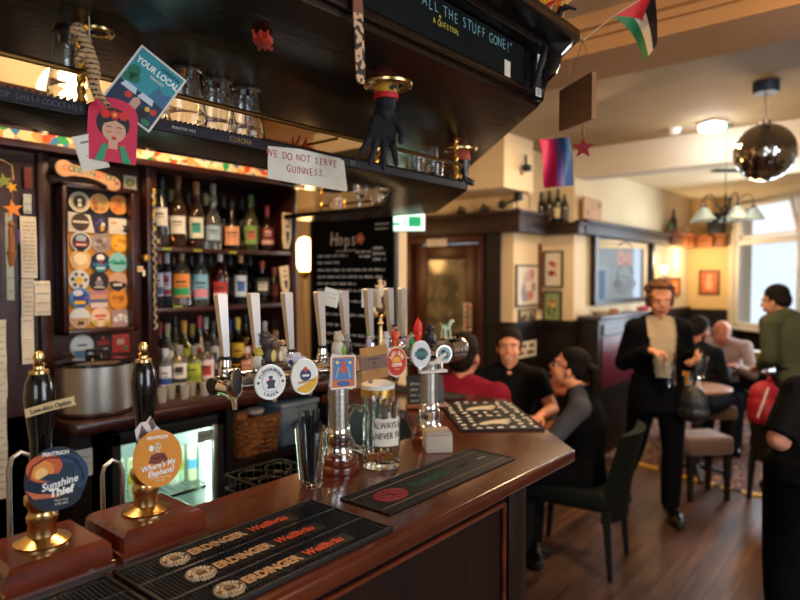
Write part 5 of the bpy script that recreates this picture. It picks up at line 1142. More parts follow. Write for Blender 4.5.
# ------------------------------------------------------------ things on the bar
t = T('straw_glass', 'clear glass full of black straws standing on the bar', 'glass', (-1.153, 1.034, 1.1005))
P('bowl', MB(GLASS).lathe([(0, 0), (.027, 0), (.028, .003), (.0405, .146), (.0385, .146), (.0265, .012), (0, .012)], 32), t)
rnd = random.Random(9)
BS = pm('#101013', .3)
def straw(x, y, dx, dy, h):
    m = MB(BS); m.tube([(x, y, 0), (x+dx, y+dy, h)], .003, 8, cap=False); m.tube([(x+dx, y+dy, h), (x, y, 0.001)], .0024, 8, cap=True); return m
for k in range(17):
    a = rnd.uniform(0, 6.28); q = rnd.uniform(0, .019); x, y = q*math.cos(a), q*math.sin(a); b_ = rnd.uniform(0, .012)
    ONE('drinking_straw', straw(x, y, x*.9+b_*math.cos(a), y*.9+b_*math.sin(a), rnd.uniform(.148, .178)), 'thin black drinking straw in the glass on the bar', 'straw', (-1.153, 1.034, 1.1135), group='black straws in the glass')
t = T('glass_mug', 'dimpled glass tip mug with a handle and a handwritten note on the bar', 'mug', (-1.13, 1.27, 1.1005), rz=0)
H = .185; pr = [(0, 0), (.05, 0), (.052, .006), (.049, .02), (.051, .05), (.053, .075), (.051, .10), (.053, .13), (.051, .15), (.049, .165), (.052, H), (.048, H), (.045, .165), (.047, .13), (.046, .1), (.048, .075), (.046, .05), (.044, .022), (0, .018)]
m = MB(GLASS); m.lathe(pr, 40); P('body', m, t)
dv = Vector((-.83, -.55, 0)); m = MB(GLASS); m.tube([dv*.05+Vector((0, 0, .155)), dv*.078+Vector((0, 0, .162)), dv*.096+Vector((0, 0, .135)), dv*.096+Vector((0, 0, .085)), dv*.078+Vector((0, 0, .05)), dv*.05+Vector((0, 0, .04))], .010, 12); P('handle', m, t)
nn = Vector((.69, -.72, 0)); A0 = math.atan2(nn.y, nn.x)+.26
m = MB(PAPER); rr = .0545; n_ = 14; g = []
for i in range(n_+1):
    a = A0-.62+1.35*i/n_; g.append([m.V((rr*math.cos(a), rr*math.sin(a), z)) for z in (.068-.004*i/n_, .141+.002*math.sin(i))])
for i in range(n_): m.F([g[i][0], g[i+1][0], g[i+1][1], g[i][1]])
nt = P('paper_note', m, t, 'white handwritten note')
def wrap(txt, size, zc, a_c):
    me = textmesh(txt, size, '#231d1f', bold=-.0001, sx=.72, shear=.08)
    for v in me.vertices:
        a = a_c+v.co.x/(rr+.001); z = zc+v.co.y; r_ = rr+.0012+v.co.z; v.co = (r_*math.cos(a), r_*math.sin(a), z)
    link('handwriting', me, nt)
wrap('ALWAYS LE', .024, .122, A0+.10); wrap('NEVER TO', .024, .094, A0+.12)
for k in range(16):
    a = k*2.4; q = .004*math.sqrt(k)*2.1; m = MB(mat('coin_gold', '#c8923c', .3, 1) if k % 2 else mat('coin_copper', '#b0683a', .3, 1)); m.cyl((0, 0, 0), .0112, .002, 20)
    ONE('coin', m, 'small coin lying at the bottom of the glass tip mug', 'coin', M=Matrix.Translation((-1.13+q*math.cos(a), 1.27+q*math.sin(a), 1.1195+.0022*(k//4))) @ Matrix.Rotation(R((k*13) % 9), 4, 'X'), group='coins in the tip mug')
t = T('glass_jar', 'clear jar with a gold rim and white lid behind the tip mug', 'jar', (-1.215, 1.352, 1.1005)); t.scale = (1, 1, 1.13); P('body', MB(GLASS).lathe([(0, 0), (.045, 0), (.048, .01), (.048, .15), (.045, .15), (.045, .012), (0, .012)], 28), t); P('rim', MB(GOLD).lathe([(.044, .15), (.05, .152), (.05, .172), (.044, .174)], 28), t); P('lid', MB(WHITE).lathe([(0, .172), (.049, .172), (.05, .182), (.03, .19), (0, .192)], 28), t)
t = T('napkin_stack', 'square stack of pale paper napkins in front of the right font column', 'napkins', (-1.105, 1.496, 1.1005), rz=.8)
m = MB(mat('napkin_paper', '#b8aa98', .8, bump=.3, bscale=(2, 2, 300))); m.box(-.04, .04, -.04, .04, 0, .05, .003); m.use(mat('napkin_top', '#a89a8a', .8)); m.box(-.038, .038, -.038, .038, .05, .060, .002); P('napkins', m, t)
t = T('placard', 'small black table placard with white writing on a wooden foot behind the taps', 'sign', M=face((-1.50, 1.95, 1.165), (.75, -.62, .25)))
m = MB(mat('placard_board', '#15171c', .5)); m.box(-.075, .075, -.055, .065, -.004, .004, .002); P('board', m, t); m = MB(CHW)
for k in range(4): scribble(m, -.06, .05, .03-.022*k, .012, .0045, 70+k, .0011)
P('chalk_writing', m, t); m = MB(W_OAK); m.box(-.08, .08, -.065, -.05, -.012, .02, .002); P('foot', m, t)
t = T('drip_tray', 'dark slotted drip tray beneath the taps behind the bar', 'tray'); m = MB(BLKM); m.box(-1.50, -1.27, .85, 1.62, .93, .95, .003); P('tray', m, t); m = MB(STEEL)
for k in range(24): m.box(-1.49, -1.28, .87+k*.031, .878+k*.031, .95, .956)
P('slats', m, t)
m = MB(BLKM); m.box(-1.48, -1.21, .82, 1.60, 0, .93); P('cabinet', m, t)
# ------------------------------------------------------------ remeshed organic shapes
def organic(mb, name, m, voxel=.008, smooth=6, cut=None):
    bmesh.ops.recalc_face_normals(mb.bm, faces=mb.bm.faces[:])
    me = bpy.data.meshes.new('tmp'); mb.bm.to_mesh(me); mb.bm.free()
    o = bpy.data.objects.new('tmp', me); COL.objects.link(o)
    r = o.modifiers.new('r', 'REMESH'); r.mode = 'VOXEL'; r.voxel_size = voxel
    if smooth: s_ = o.modifiers.new('s', 'SMOOTH'); s_.iterations = smooth; s_.factor = .5
    dg = bpy.context.evaluated_depsgraph_get(); me2 = bpy.data.meshes.new_from_object(o.evaluated_get(dg))
    bpy.data.objects.remove(o); bpy.data.meshes.remove(me)
    if cut:
        bm = bmesh.new(); bm.from_mesh(me2); bmesh.ops.delete(bm, geom=[v for v in bm.verts if cut(v.co)], context='VERTS'); bm.to_mesh(me2); bm.free()
    me2.name = name; me2.materials.clear(); me2.materials.append(pm(m) if isinstance(m, str) else m)
    for p in me2.polygons: p.use_smooth = True
    return me2
def hand_parts(mb, wrist, d, n, side=1, curl=25, s=1.0, spread=6, fr=.0082):
    """palm and five fingers; d points along the fingers, n is out of the palm, side = +1/-1 puts the thumb"""
    d = Vector(d).normalized(); n = Vector(n); n = (n-d*n.dot(d)).normalized(); x = d.cross(n)*side; w0 = Vector(wrist)
    for t_, wd in ((.02, .026), (.04, .034), (.06, .038), (.078, .038)):
        c = w0+d*t_*s; mb.tube([c-x*wd*s*.72, c+x*wd*s*.72], .0135*s, 8)
        mb.ell(c-x*wd*s*.72, .0135*s, 8, 6); mb.ell(c+x*wd*s*.72, .0135*s, 8, 6)
    mb.tube([w0-d*.01, w0+d*.03*s], [.022*s, .02*s], 10)
    for i, (off, L, cx) in enumerate(((.029, .074, 0), (.010, .083, .004), (-.010, .077, .002), (-.028, .060, -.004))):
        p = w0+d*(.082+cx)*s+x*off*s; dr = (d+x*math.sin(R(spread))*(1.5-i)*.9).normalized(); pts = [p-d*.02*s, p]; a = 0
        for k, f_ in enumerate((.45, .30, .25)):
            a += R(curl*(.6, 1, .8)[k]); dd = dr*math.cos(a)+n*math.sin(a); p = p+dd*L*f_*s; pts.append(p)
        mb.tube(pts, [fr*s*1.05, fr*s*1.1, fr*s, fr*s*.95, fr*s*.82], 8); mb.ell(pts[-1], fr*s*.82, 8, 6)
    p = w0+d*.028*s+x*.026*s; pts = [p-x*.01*s, p+x*.018*s+d*.016*s+n*.006*s, p+x*.03*s+d*.042*s+n*.014*s, p+x*.030*s+d*.064*s+n*.024*s]
    mb.tube(pts, [.013*s, .012*s, .0095*s, .008*s], 8); mb.ell(pts[-1], .008*s, 8, 6)
# ------------------------------------------------------------ hanging things
gp_ = PZ(386, 85, 2.088)
t = T('hanging_glove', 'black glove with a red cuff hanging down from the brass ring', 'glove', (gp_.x, gp_.y, 0))
mb = MB(); TC = Vector((.62, -.78, 0)); XR = Vector((.78, .62, 0))
hand_parts(mb, (0, 0, 2.035), Vector((0, 0, -1))+XR*-.16, TC, side=-1, curl=7, s=.90, spread=15, fr=.0092)
mb.tube([(0, 0, 2.07), (0, 0, 2.03)], [.026, .024], 12)
t_ = link('glove_hand', organic(mb, 'glove_hand', mat('black_knit', '#141519', .75, bump=.3, bscale=(200, 200, 200)), .0035, 3), t)
P('red_cuff', MB('#c81e1c').lathe([(.024, 2.052), (.030, 2.052), (.030, 2.066), (.024, 2.066), (.024, 2.052)], 24), t, 'red band')
P('yellow_sleeve', MB(mat('yellow_pattern', '#c8962a', .7, var='#15120f', scale=(60, 60, 40), lo=.56, hi=.6)).lathe([(0, 2.064), (.028, 2.064), (.031, 2.088), (0, 2.088)], 24), t, 'yellow and black patterned sleeve')
p = PZ(460, 150, 2.088)
t = T('doll_legs', 'pair of doll legs in red shorts and black boots hanging from the second brass ring', 'doll', (p.x, p.y, 0))
m = MB(mat('red_shorts', '#a8442c', .7)); m.tube([(0, 0, 2.088), (0, 0, 2.05)], [.034, .038], 14); P('shorts', m, t)
mb = MB()
for k, sx_ in enumerate((-.016, .018)):
    q = XR*sx_; mb.tube([q+Vector((0, 0, 2.06)), q*1.05+Vector((0, 0, 2.02)), q*1.1+Vector((0, 0, 1.98+k*.004))], [.019, .015, .012], 10)
    mb.tube([q*1.1+Vector((0, 0, 1.985))-XR*.004, q*1.1+Vector((0, 0, 1.968))+XR*.02, q*1.1+Vector((0, 0, 1.965))+XR*.034], [.013, .013, .009], 10)
o = link('boots', organic(mb, 'boots', BLACK, .003, 2), t)
# spotted strap
q = PX(357, -6, -.798)
t = T('spotted_strap', 'flat pale strap with dark spots and a ring, hanging before the canopy front', 'strap', q)
m = MB(mat('spotted_leather', '#c8a078', .6, var='#2c1c16', scale=(1, 110, 90), detail=0, lo=.5, hi=.53)); m.prism([(-.0105+.0*0, 0), (.0105, 0), (.0095, -.17), (.006, -.178), (-.006, -.178), (-.0095, -.17)], -.0015, .0015) if False else None
m.at(face((0, 0, 0), (1, -.25, 0), 3)); m.prism([(-.010, -.03), (.010, -.03), (.0095, -.150), (.006, -.160), (-.006, -.160), (-.0095, -.150)], -.0015, .0015); P('strap', m, t)
m = MB(mat('tan_leather', '#7a4430', .6)).at(face((0, 0, 0), (1, -.25, 0), 3)); m.prism([(-.011, -.034), (.011, -.034), (.009, -.004), (-.009, -.004)], -.0025, .0025); P('leather_end', m, t)
m = MB(STEEL).at(face((0, 0, 0), (1, -.25, 0))); m.tube([(.011*math.cos(a*.524), .004+.011*math.sin(a*.524), 0) for a in range(12)], .0015, 6, closed=True); P('ring', m, t)
# striped toy on a string
q = PX(90, 60, -1.16)
t = T('striped_toy', 'long limbed pale toy animal with black stripes hanging on a string at upper left', 'toy', q)
FM = face((0, 0, 0), (1, -.3, 0)); mb = MB().at(FM)
mb.tube([(-.018, .045, 0), (-.004, .02, 0), (.004, -.01, 0), (.010, -.035, 0)], [.012, .013, .016, .012], 10); mb.ell((-.022, .052, .003), (.015, .013, .013)); mb.tube([(-.03, .05, .005), (-.038, .043, .008)], [.008, .006], 8)
mb.tube([(.006, -.03, 0), (.016, -.055, 0), (.028, -.078, .003), (.036, -.084, .006)], [.009, .006, .006, .007], 8); mb.tube([(.0, -.028, 0), (.006, -.055, -.004), (.012, -.072, 0)], [.008, .006, .006], 8)
mb.tube([(-.008, .02, 0), (-.02, .004, .006), (-.028, -.012, .006)], [.008, .006, .007], 8)
ms = bpy.data.materials.new('striped_plush'); ms.use_nodes = True; n_ = ms.node_tree.nodes; l_ = ms.node_tree.links; b_ = n_['Principled BSDF']
tc_ = n_.new('ShaderNodeTexCoord'); wv = n_.new('ShaderNodeTexWave'); wv.bands_direction = 'Z'; wv.inputs['Scale'].default_value = 34; wv.inputs['Distortion'].default_value = 3; wv.inputs['Detail Scale'].default_value = 6; l_.new(tc_.outputs['Object'], wv.inputs[0])
rp = n_.new('ShaderNodeValToRGB'); rp.color_ramp.interpolation = 'CONSTANT'; rp.color_ramp.elements[0].color = lin('#1d1611'); rp.color_ramp.elements[1].position = .17; rp.color_ramp.elements[1].color = lin('#b99468'); l_.new(wv.outputs['Fac'], rp.inputs[0]); l_.new(rp.outputs[0], b_.inputs['Base Color']); b_.inputs['Roughness'].default_value = .85
link('body', organic(mb, 'body', ms, .003, 3), t).scale = (.85, .85, .95)
m = MB('#b8b0a4'); m.tube([(0, 0, .02), (0, 0, 2.089-q.z)], .0012, 5); P('string', m, t)
# cards pinned to the rail
XR_ = -1.178
t = T('postcard', 'tilted picture postcard of a street market titled YOUR LOCAL', 'postcard', M=face(PX(145.5, 89, XR_), (1, -.3, 0), roll=-33))
m = MB(pm('#dcd6ca')); m.rect(-.051, .051, -.068, .068, -.001, .0005); m.use('#2f8f9a').rect(-.047, .047, -.064, .064, 0, .0008); m.use('#1f6a4a').disc(-.034, .016, .012, 0, .0012).disc(-.037, .0, .0095, 0, .0012).disc(-.026, .004, .010, 0, .0012); m.use('#1c2f4a').rect(-.047, .047, -.064, -.012, 0, .0010)
m.use('#c8d0d8').prism([(-.036, -.010), (-.012, -.010), (-.008, -.022), (-.04, -.022)], 0, .0014).prism([(.0, -.010), (.024, -.010), (.028, -.022), (-.004, -.022)], 0, .0014); m.use('#c8342a').disc(-.018, -.03, .007, 0, .0015).disc(.036, -.030, .006, 0, .0015); m.use('#d8a83a').disc(.024, -.032, .005, 0, .0015); m.use('#c89a84').prism([(-.008, -.058), (.006, -.058), (.008, -.03), (.0, -.022), (-.008, -.03)], 0, .0015); m.use('#17171c').prism([(.008, -.058), (.03, -.058), (.03, -.036), (.014, -.034)], 0, .0013); m.use('#2f7a4a').disc(.034, -.056, .006, 0, .0016, sx=1.5)
m.use('#3a6a8a').prism([(.01, -.012), (.047, -.012), (.047, .02), (.03, .012), (.018, .022)], 0, .0011)
P('card', m, t); TX('YOUR LOCAL', .017, '#eef0ea', t, .002, .040, .0016, bold=.0005, sx=.85); TX('LONDON', .009, '#2a2a30', t, .022, .054, .0016); TX('MARKET', .008, '#f0e8d0', t, .008, .026, .0016)
q = PX(113, 130, XR_+.004)
t = T('arched_card', 'pink red arched card with a drawn face, black hair and red flowers', 'card', M=face(q, (1, -.3, 0), roll=-3))
w_, h_ = .043, .060
m = MB(pm('#cf2348')); m.prism([(-w_, -h_), (w_, -h_), (w_, h_*.5)]+[(w_*math.cos(R(a)), h_*.5+.03*math.sin(R(a))) for a in range(15, 180, 15)]+[(-w_, h_*.5)], -.002, 0, 0)
m.use('#17181c').disc(0, .012, .029, 0, .0010, sx=1.0); m.use('#d8a084').disc(.002, -.002, .021, 0, .0014, sx=.98); m.use('#d8a084').rect(-.007, .009, -.036, -.02, 0, .0012); m.use('#17181c').prism([(-.02, .008), (-.02, .026), (.022, .026), (.024, .008), (.004, .018)], 0, .0018)
m.use('#d8281e')
for x in (-.014, .002, .017): m.star(x, .028-.0*x, .0095, 0, .0022, n=7, k=.75)
m.use('#e8a83a').disc(.002, .028, .0035, 0, .0026); m.use('#241a18'); m.tube([(-.012, .004, .0016), (-.007, .006, .0016), (-.002, .0045, .0016)], .0008, 5); m.tube([(.006, .0045, .0016), (.011, .006, .0016), (.016, .004, .0016)], .0008, 5); m.tube([(-.011, -.003, .0016), (-.006, -.005, .0016), (-.002, -.003, .0016)], .0005, 4); m.tube([(.006, -.003, .0016), (.010, -.005, .0016), (.015, -.003, .0016)], .0005, 4)
m.use('#c82a2a').disc(.002, -.0155, .003, 0, .0018, sx=1.4); m.use('#2f9468').prism([(-.03, -.06), (-.014, -.06), (-.008, -.03), (-.016, -.026)], 0, .002).prism([(.034, -.06), (.018, -.06), (.012, -.03), (.02, -.026)], 0, .002)
P('card', m, t)
def quadpx(pts, X, th=.001, m=None, mb=None):
    mb = mb or MB(m or PAPER); a = [Vector((X, PX(x, y, X).y, PX(x, y, X).z)) for x, y in pts]; n = len(a); f_ = [mb.V(p) for p in a]; b = [mb.V(p-Vector((th, 0, 0))) for p in a]
    mb.F(f_); mb.F(b[::-1])
    for i in range(n): mb.F([f_[i], f_[(i+1) % n], b[(i+1) % n], b[i]])
    return mb
m = quadpx([(72, 137), (100, 132), (110, 167), (83, 172)], -1.186); m.use('#7a7068'); quadpx([(80, 142), (88, 140.5), (89, 142.5), (81, 144)], -1.1858, .0002, mb=m); m.use('#c07a70'); quadpx([(86, 156), (98, 154), (98.5, 155), (86.5, 157)], -1.1858, .0002, mb=m)
ONE('receipt', m, 'blank white slip of paper below the arched pink card', 'paper')
t = T('paper_sign', 'white paper sign with two lines of red handwriting taped to the glass shelf', 'sign')
m = quadpx([(268, 146), (300, 149), (340, 158.5), (344, 161), (347.5, 190), (346, 191.5), (300, 184), (268, 178.5)], -1.185); P('paper', m, t)
RED = pm('#b02a56'); c = PX(305, 160, -1.184); MS = face((-1.1845, c.y, c.z), FXN, roll=1)
HW('WE DO NOT SERVE', .026, RED, t, -.004, .002, 0, M=MS, name='red_handwriting', seed=11, gap=.62, thin=-.0001); HW('GUINNESS.', .026, RED, t, .004, -.028, 0, M=MS, name='red_handwriting', seed=12, gap=.62, thin=-.0001)
# wooden board and star hung from the canopy corner
t = T('hanging_board', 'blank brown wooden board hanging by strings from the canopy corner', 'sign')
A_, B_ = PD(563, 91, 1.95), PD(596.5, 74, 1.66); B_.z = A_.z-.035; dz = Vector((0, 0, -.125)); nn = (B_-A_).cross(Vector((0, 0, 1))).normalized()*.012
m = MB(mat('hung_board_wood', '#94643c', .6, var='#a87446', scale=(3, 3, 12))); m.loft([[A_, B_, B_+dz, A_+dz], [A_+nn, B_+nn, B_+dz+nn, A_+dz+nn]]); P('board', m, t, ang=20)
tip = Vector((-.728, 1.655, 2.27)); m = MB('#8a6a48'); m.tube([tip, A_*.85+B_*.15], .0012, 5); m.tube([tip, A_*.1+B_*.9], .0012, 5); P('strings', m, t)
mid = (A_+B_)/2+dz
sp = PD(583, 148, 1.80)
t = T('red_star', 'dark red star ornament hanging under the wooden board', 'ornament', M=face(sp, (.5, -.86, 0))); m = MB(pm('#8a0f18', .7)); m.star(0, 0, .031, -.003, .003, k=.45); P('star', m, t); m = MB('#8a5a38'); m.tube([(0, .028, 0), (0, mid.z-sp.z, 0)], .0025, 5); m.ell((0, .042, 0), (.005, .008, .004)); P('cord', m, t)
def flag(label, fn, colf, nu, nv, extra=None, grp=None):
    t = T('small_flag', label, 'flag'); m = MB(pm('#ffffff')); grid = [[fn(i/nu, j/nv) for i in range(nu+1)] for j in range(nv+1)]
    nrm = (grid[1][0]-grid[0][0]).cross(grid[0][1]-grid[0][0]).normalized()*.0008
    for s_ in (0, 1):
        g = [[m.V(p+nrm*s_) for p in row] for row in grid]
        for j in range(nv):
            for i in range(nu):
                m.use(colf((i+.5)/nu, (j+.5)/nv)); q = [g[j][i], g[j][i+1], g[j+1][i+1], g[j+1][i]]; m.F(q if s_ else q[::-1])
    P('cloth', m, t); return t
def lerp(a, b, t): return (a[0]*(1-t)+b[0]*t, a[1]*(1-t)+b[1]*t)
def pal(u, v):
    p0 = lerp((612, 17), (654, -9), u); p1 = lerp((634, 26), (658, 18), u); p2 = lerp((644, 62), (657, 44), u)
    x = (1-v)**2*p0[0]+2*v*(1-v)*p1[0]+v*v*p2[0]; y = (1-v)**2*p0[1]+2*v*(1-v)*p1[1]+v*v*p2[1]
    return PD(x, y, 1.92+.03*math.sin(v*3+u*2))
def palc(u, v):
    if v < .42*(1-abs(2*u-1)): return '#b8161c'
    return '#0f6a3c' if u < 1/3 else '#cfc4b4' if u < 2/3 else '#16161a'
t = flag('small hanging flag with a red triangle and green, white and black stripes', pal, palc, 30, 24)
m = MB('#b8a890'); m.tube([tip+Vector((0, 0, .0)), pal(0, 0), pal(1, 0), PD(700, -45, 2.2)], .0016, 5); P('string', m, t)
def bi(u, v): return PD(539+30*u+6*v+1.2*math.sin(v*5), 139-1.5*u+49*v-1.0*u*v, 2.42+.02*math.sin(u*5+v*2))
t = flag('small hanging flag with pink, purple and blue stripes', bi, lambda u, v: '#d01c52' if u < .46 else '#6a4a8c' if u < .66 else '#0d4478', 24, 12)
m = MB('#8a7a60'); a = bi(0, 0); m.tube([a, bi(.5, 0), bi(1, 0)], .0016, 5); m.tube([a, (a.x, a.y, 2.74)], .0008, 4); m.tube([bi(1, 0), (bi(1, 0).x, bi(1, 0).y, 2.74)], .0008, 4); P('string', m, t)
# garland on the canopy top
t = T('tinsel_garland', 'yellow, red and black decorations lying on top of the canopy corner', 'garland', (0, 0, 0)); rnd = random.Random(12)
m = MB(pm('#d8a018', .5))
for k in range(46):
    s_ = k/46; base = Vector((-.77, 1.25, 2.305)).lerp(Vector((-.76, 1.60, 2.305)), s_); m.use(('#d8a018', '#d8a018', '#c8881a', '#17141a', '#b82a1c', '#e0c8b0')[rnd.choice((0, 0, 1, 3, 3, 4, 2) if s_ > .4 else (4, 4, 5, 0))])
    pp = base+Vector((rnd.uniform(-.02, .03), 0, rnd.uniform(.0, .07))); m.tube([base, pp, pp+Vector((rnd.uniform(-.02, .03), rnd.uniform(-.02, .02), rnd.uniform(-.02, .02)))], [.003, .009, .003], 6)
P('tinsel', m, t)
# ------------------------------------------------------------ ceiling fittings
cpt = PD(766, 84, 3.62)
t = T('disco_ball', 'large mirrored disco ball hanging from the ceiling at upper right', 'disco ball', (cpt.x, cpt.y, 0))
bz = PD(768, 152, 3.62).z; rb_ = .166
DM = mat('mirror_tiles', '#b8b4ae', .05, 1); m = MB(DM)
NR = 34
for j in range(NR):
    a0 = math.pi*j/NR; a1 = math.pi*(j+1)/NR; n_ = max(4, int(2*NR*math.sin((a0+a1)/2)))
    for i in range(n_):
        b0 = 2*math.pi*(i+.06)/n_; b1 = 2*math.pi*(i+.94)/n_; e = .06*(a1-a0); rnd_t = 1+.0*i
        w1, w2 = random.uniform(-.0007, .0007), random.uniform(-.0007, .0007)
        q = [m.V(((rb_+k_)*math.sin(a)*math.cos(b), (rb_+k_)*math.sin(a)*math.sin(b), bz+(rb_+k_)*math.cos(a))) for a, b, k_ in ((a0+e, b0, w1+w2), (a1-e, b0, -w1+w2), (a1-e, b1, -w1-w2), (a0+e, b1, w1-w2))]
        f_ = m.F(q)
o = P('mirror_facets', m, t, ang=1)
for p_ in o.data.polygons: p_.use_smooth = False
P('ball_core', MB(pm('#1a1816')).ell((0, 0, bz), rb_*.985, 32, 20), t)
m = MB(STEEL); m.cyl((0, 0, bz+rb_*.985), .03, .02, 16); m.tube([(0, 0, bz+rb_), (0, 0, 2.73)], .006, 8); P('hanging_rod', m, t)
P('ceiling_mount', MB(pm('#1c2f44')).lathe([(0, 2.69), (.065, 2.69), (.07, 2.70), (.07, 2.75), (0, 2.75)], 24), t)
q = PZ(712, 124, 2.73)
t = T('bulkhead_light', 'bright white rectangular ceiling light', 'ceiling light', (q.x, q.y, 2.75), rz=R(62))
P('base', MB(WHITE).box(-.075, .075, -.085, .085, -.02, 0, .01), t); P('diffuser', MB(mat('cool_diffuser', '#f4f8ff', .4, emit='#e8f0ff', es=5)).box(-.065, .065, -.075, .075, -.07, -.02, .02, 4), t)
q = PZ(674, 130, 2.74)
t = T('smoke_detector', 'small round white smoke detector on the ceiling left of the light', 'smoke detector', (q.x, q.y, 2.75)); P('housing', MB(WHITE).lathe([(0, -.04), (.035, -.04), (.045, -.025), (.05, 0), (0, 0)], 24), t)
q = PZ(727, 171, 2.63)
t = T('air_vent', 'dark rectangular grille in the far ceiling', 'vent', (q.x, q.y, 2.64), rz=R(40)); m = MB(BLKM); m.box(-.13, .13, -.05, .05, -.012, 0); P('grille', m, t); m = MB('#3a3a3a')
for k in range(6): m.box(-.12, .12, -.042+k*.015, -.038+k*.015, -.018, -.01)
P('slats', m, t)
# chandelier
cq = PD(725, 211, 4.62)
t = T('chandelier', 'five armed chandelier with pale bell shaped glass shades', 'chandelier', (cq.x, cq.y, cq.z))
IR = mat('dark_bronze', '#3a342c', .35, .8); m = MB(IR); m.lathe([(0, .13), (.008, .12), (.006, .06), (.02, .03), (.032, 0), (.03, -.02), (.012, -.05), (.018, -.07), (0, -.09)], 20); P('hub', m, t)
m = MB(pm('#5a6a50')); m.tube([(0, 0, .12)]+[(.002*math.sin(k), .002*math.cos(k), .12+(2.745-cq.z-.12)*k/20) for k in range(1, 21)], .004, 6); m.lathe([(0, 2.72-cq.z), (.035, 2.72-cq.z), (.04, 2.75-cq.z), (0, 2.75-cq.z)], 18); P('chain', m, t)
SHD = mat('frosted_shade', '#93a8ac', .3, trans=.3)
for k in range(5):
    a = R(20+72*k); c_, s_ = math.cos(a), math.sin(a); rr = .185
    am = MB(IR); am.tube([(q_*c_, q_*s_, z) for q_, z in ((.02, 0), (.06, .03), (.095, .09), (.14, .12), (rr-.008, .10), (rr, .055), (rr, .02))], .005, 8); am.lathe([(0, .035), (.016, .035), (.024, .01), (.0, .0)], 14, (rr*c_, rr*s_, 0)); ao = P('arm', am, t)
    P('glass_shade', MB(SHD).lathe([(.02, .02), (.035, .005), (.055, -.03), (.075, -.062), (.078, -.068), (.073, -.062), (.052, -.03), (.032, .002), (.018, .014)], 24, (rr*c_, rr*s_, 0)), ao)
# ------------------------------------------------------------ wall things
def frame(label, M, w_, h_, art, fr='#17120f', mount='#d8cdb8', fw=.012, cat='picture', name='framed_picture'):
    t = T(name, label, cat, M=M); m = MB(pm(fr, .35))
    for a in ((-w_, w_, h_-fw, h_), (-w_, w_, -h_, -h_+fw), (-w_, -w_+fw, -h_, h_), (w_-fw, w_, -h_, h_)): m.rect(*a, 0, .02)
    P('frame', m, t); m = MB(pm(mount)); m.rect(-w_+fw, w_-fw, -h_+fw, h_-fw, 0, .006); art(m, w_-fw, h_-fw); P('print', m, t); return t
def blob(cs, seed, n=14, k=.6):
    def g(m, w_, h_):
        rd = random.Random(seed)
        for i in range(n): m.use(cs[i % len(cs)]).disc(rd.uniform(-k, k)*w_, rd.uniform(-k, k)*h_, rd.uniform(.1, .3)*w_, .006, .0065+.0002*i, seg=10, sx=rd.uniform(.6, 1.5))
    return g
def onX(x0, y0, x1, y1, X): a, b = PX(x0, (y0+y1)/2, X), PX(x1, (y0+y1)/2, X); zt_, zb = PX((x0+x1)/2, y0, X).z, PX((x0+x1)/2, y1, X).z; return face((X, (a.y+b.y)/2, (zt_+zb)/2), FXN), abs(b.y-a.y)/2, (zt_-zb)/2
def onY(x0, y0, x1, y1, Y): a, b = PY(x0, (y0+y1)/2, Y), PY(x1, (y0+y1)/2, Y); zt_, zb = PY((x0+x1)/2, y0, Y).z, PY((x0+x1)/2, y1, Y).z; return face(((a.x+b.x)/2, Y, (zt_+zb)/2), FYN), abs(b.x-a.x)/2, (zt_-zb)/2
M, w_, h_ = onX(515, 265, 538, 306, -2.679); frame('black framed pale print with loose red and grey figures on the cream pier', M, w_, h_, blob(['#b8a8a0', '#c07a6a', '#8a8a90', '#d8c0a8'], 3))
M, w_, h_ = onX(518, 309, 534, 331, -2.679); frame('small framed dark sketch below the pale print', M, w_, h_, blob(['#5a5040', '#a89a80', '#3a3428'], 4, 18, .7), mount='#b8aa90', fw=.008)
M, w_, h_ = onY(544, 251, 563.5, 287.5, 5.268); frame('black framed picture with a reddish seated figure in the recess', M, w_, h_, blob(['#c08a60', '#a8442c', '#d8b890', '#8a3a2a'], 5, 12, .4))
M, w_, h_ = onY(543.5, 291, 562, 325.5, 5.268); frame('black framed green and brown picture under the reddish one', M, w_, h_, blob(['#6a8a50', '#a86a3c', '#c8b070', '#3f6a3a'], 6, 14, .5), mount='#8fa070')
M, w_, h_ = onX(538.5, 252, 541.5, 330, -2.679); 
m = MB(pm('#6a3a22')); m.rect(-.012, .012, -.30, .30, 0, .03, ); ONE('frame_moulding', m, 'narrow brown vertical strip of frame at the corner of the pier', 'frame', M=face((-2.674, 5.17, 1.62), FXN))
t = T('dado_notice', 'white notice with dark ornate letters on the dark panelling', 'notice'); M, w_, h_ = onX(516, 341.5, 536, 357, -2.652); m = MB(PAPER).at(M); m.rect(-w_, w_, -h_, h_, 0, .002); P('paper', m, t); m = MB('#2a2624').at(M)
for k in range(2): scribble(m, -w_*.9, w_*.8, h_*(.4-.85*k), .05, .003, 50+k, .006)
P('lettering', m, t)
M, w_, h_ = onY(699, 270, 719.5, 294.5, 8.848); frame('dark framed orange picture with a pale vase shape near the window', M, w_, h_, lambda m, a, b: m.use('#c8683a').rect(-a, a, -b, b, .005, .0065).use('#d8a078').prism([(-.3*a, -.7*b), (.3*a, -.7*b), (.45*a, -.1*b), (.2*a, .3*b), (.35*a, .7*b), (-.35*a, .7*b), (-.2*a, .3*b), (-.45*a, -.1*b)], .006, .0075), fr='#3a2418', fw=.02)
M, w_, h_ = onX(665, 277.5, 679, 296, -2.379); frame('small orange brown framed picture beside the lit wall lamp', M, w_, h_, blob(['#d87a3a', '#c85a2a', '#e0a868'], 8, 10), fr='#5a2a16', mount='#c8743c', fw=.02)
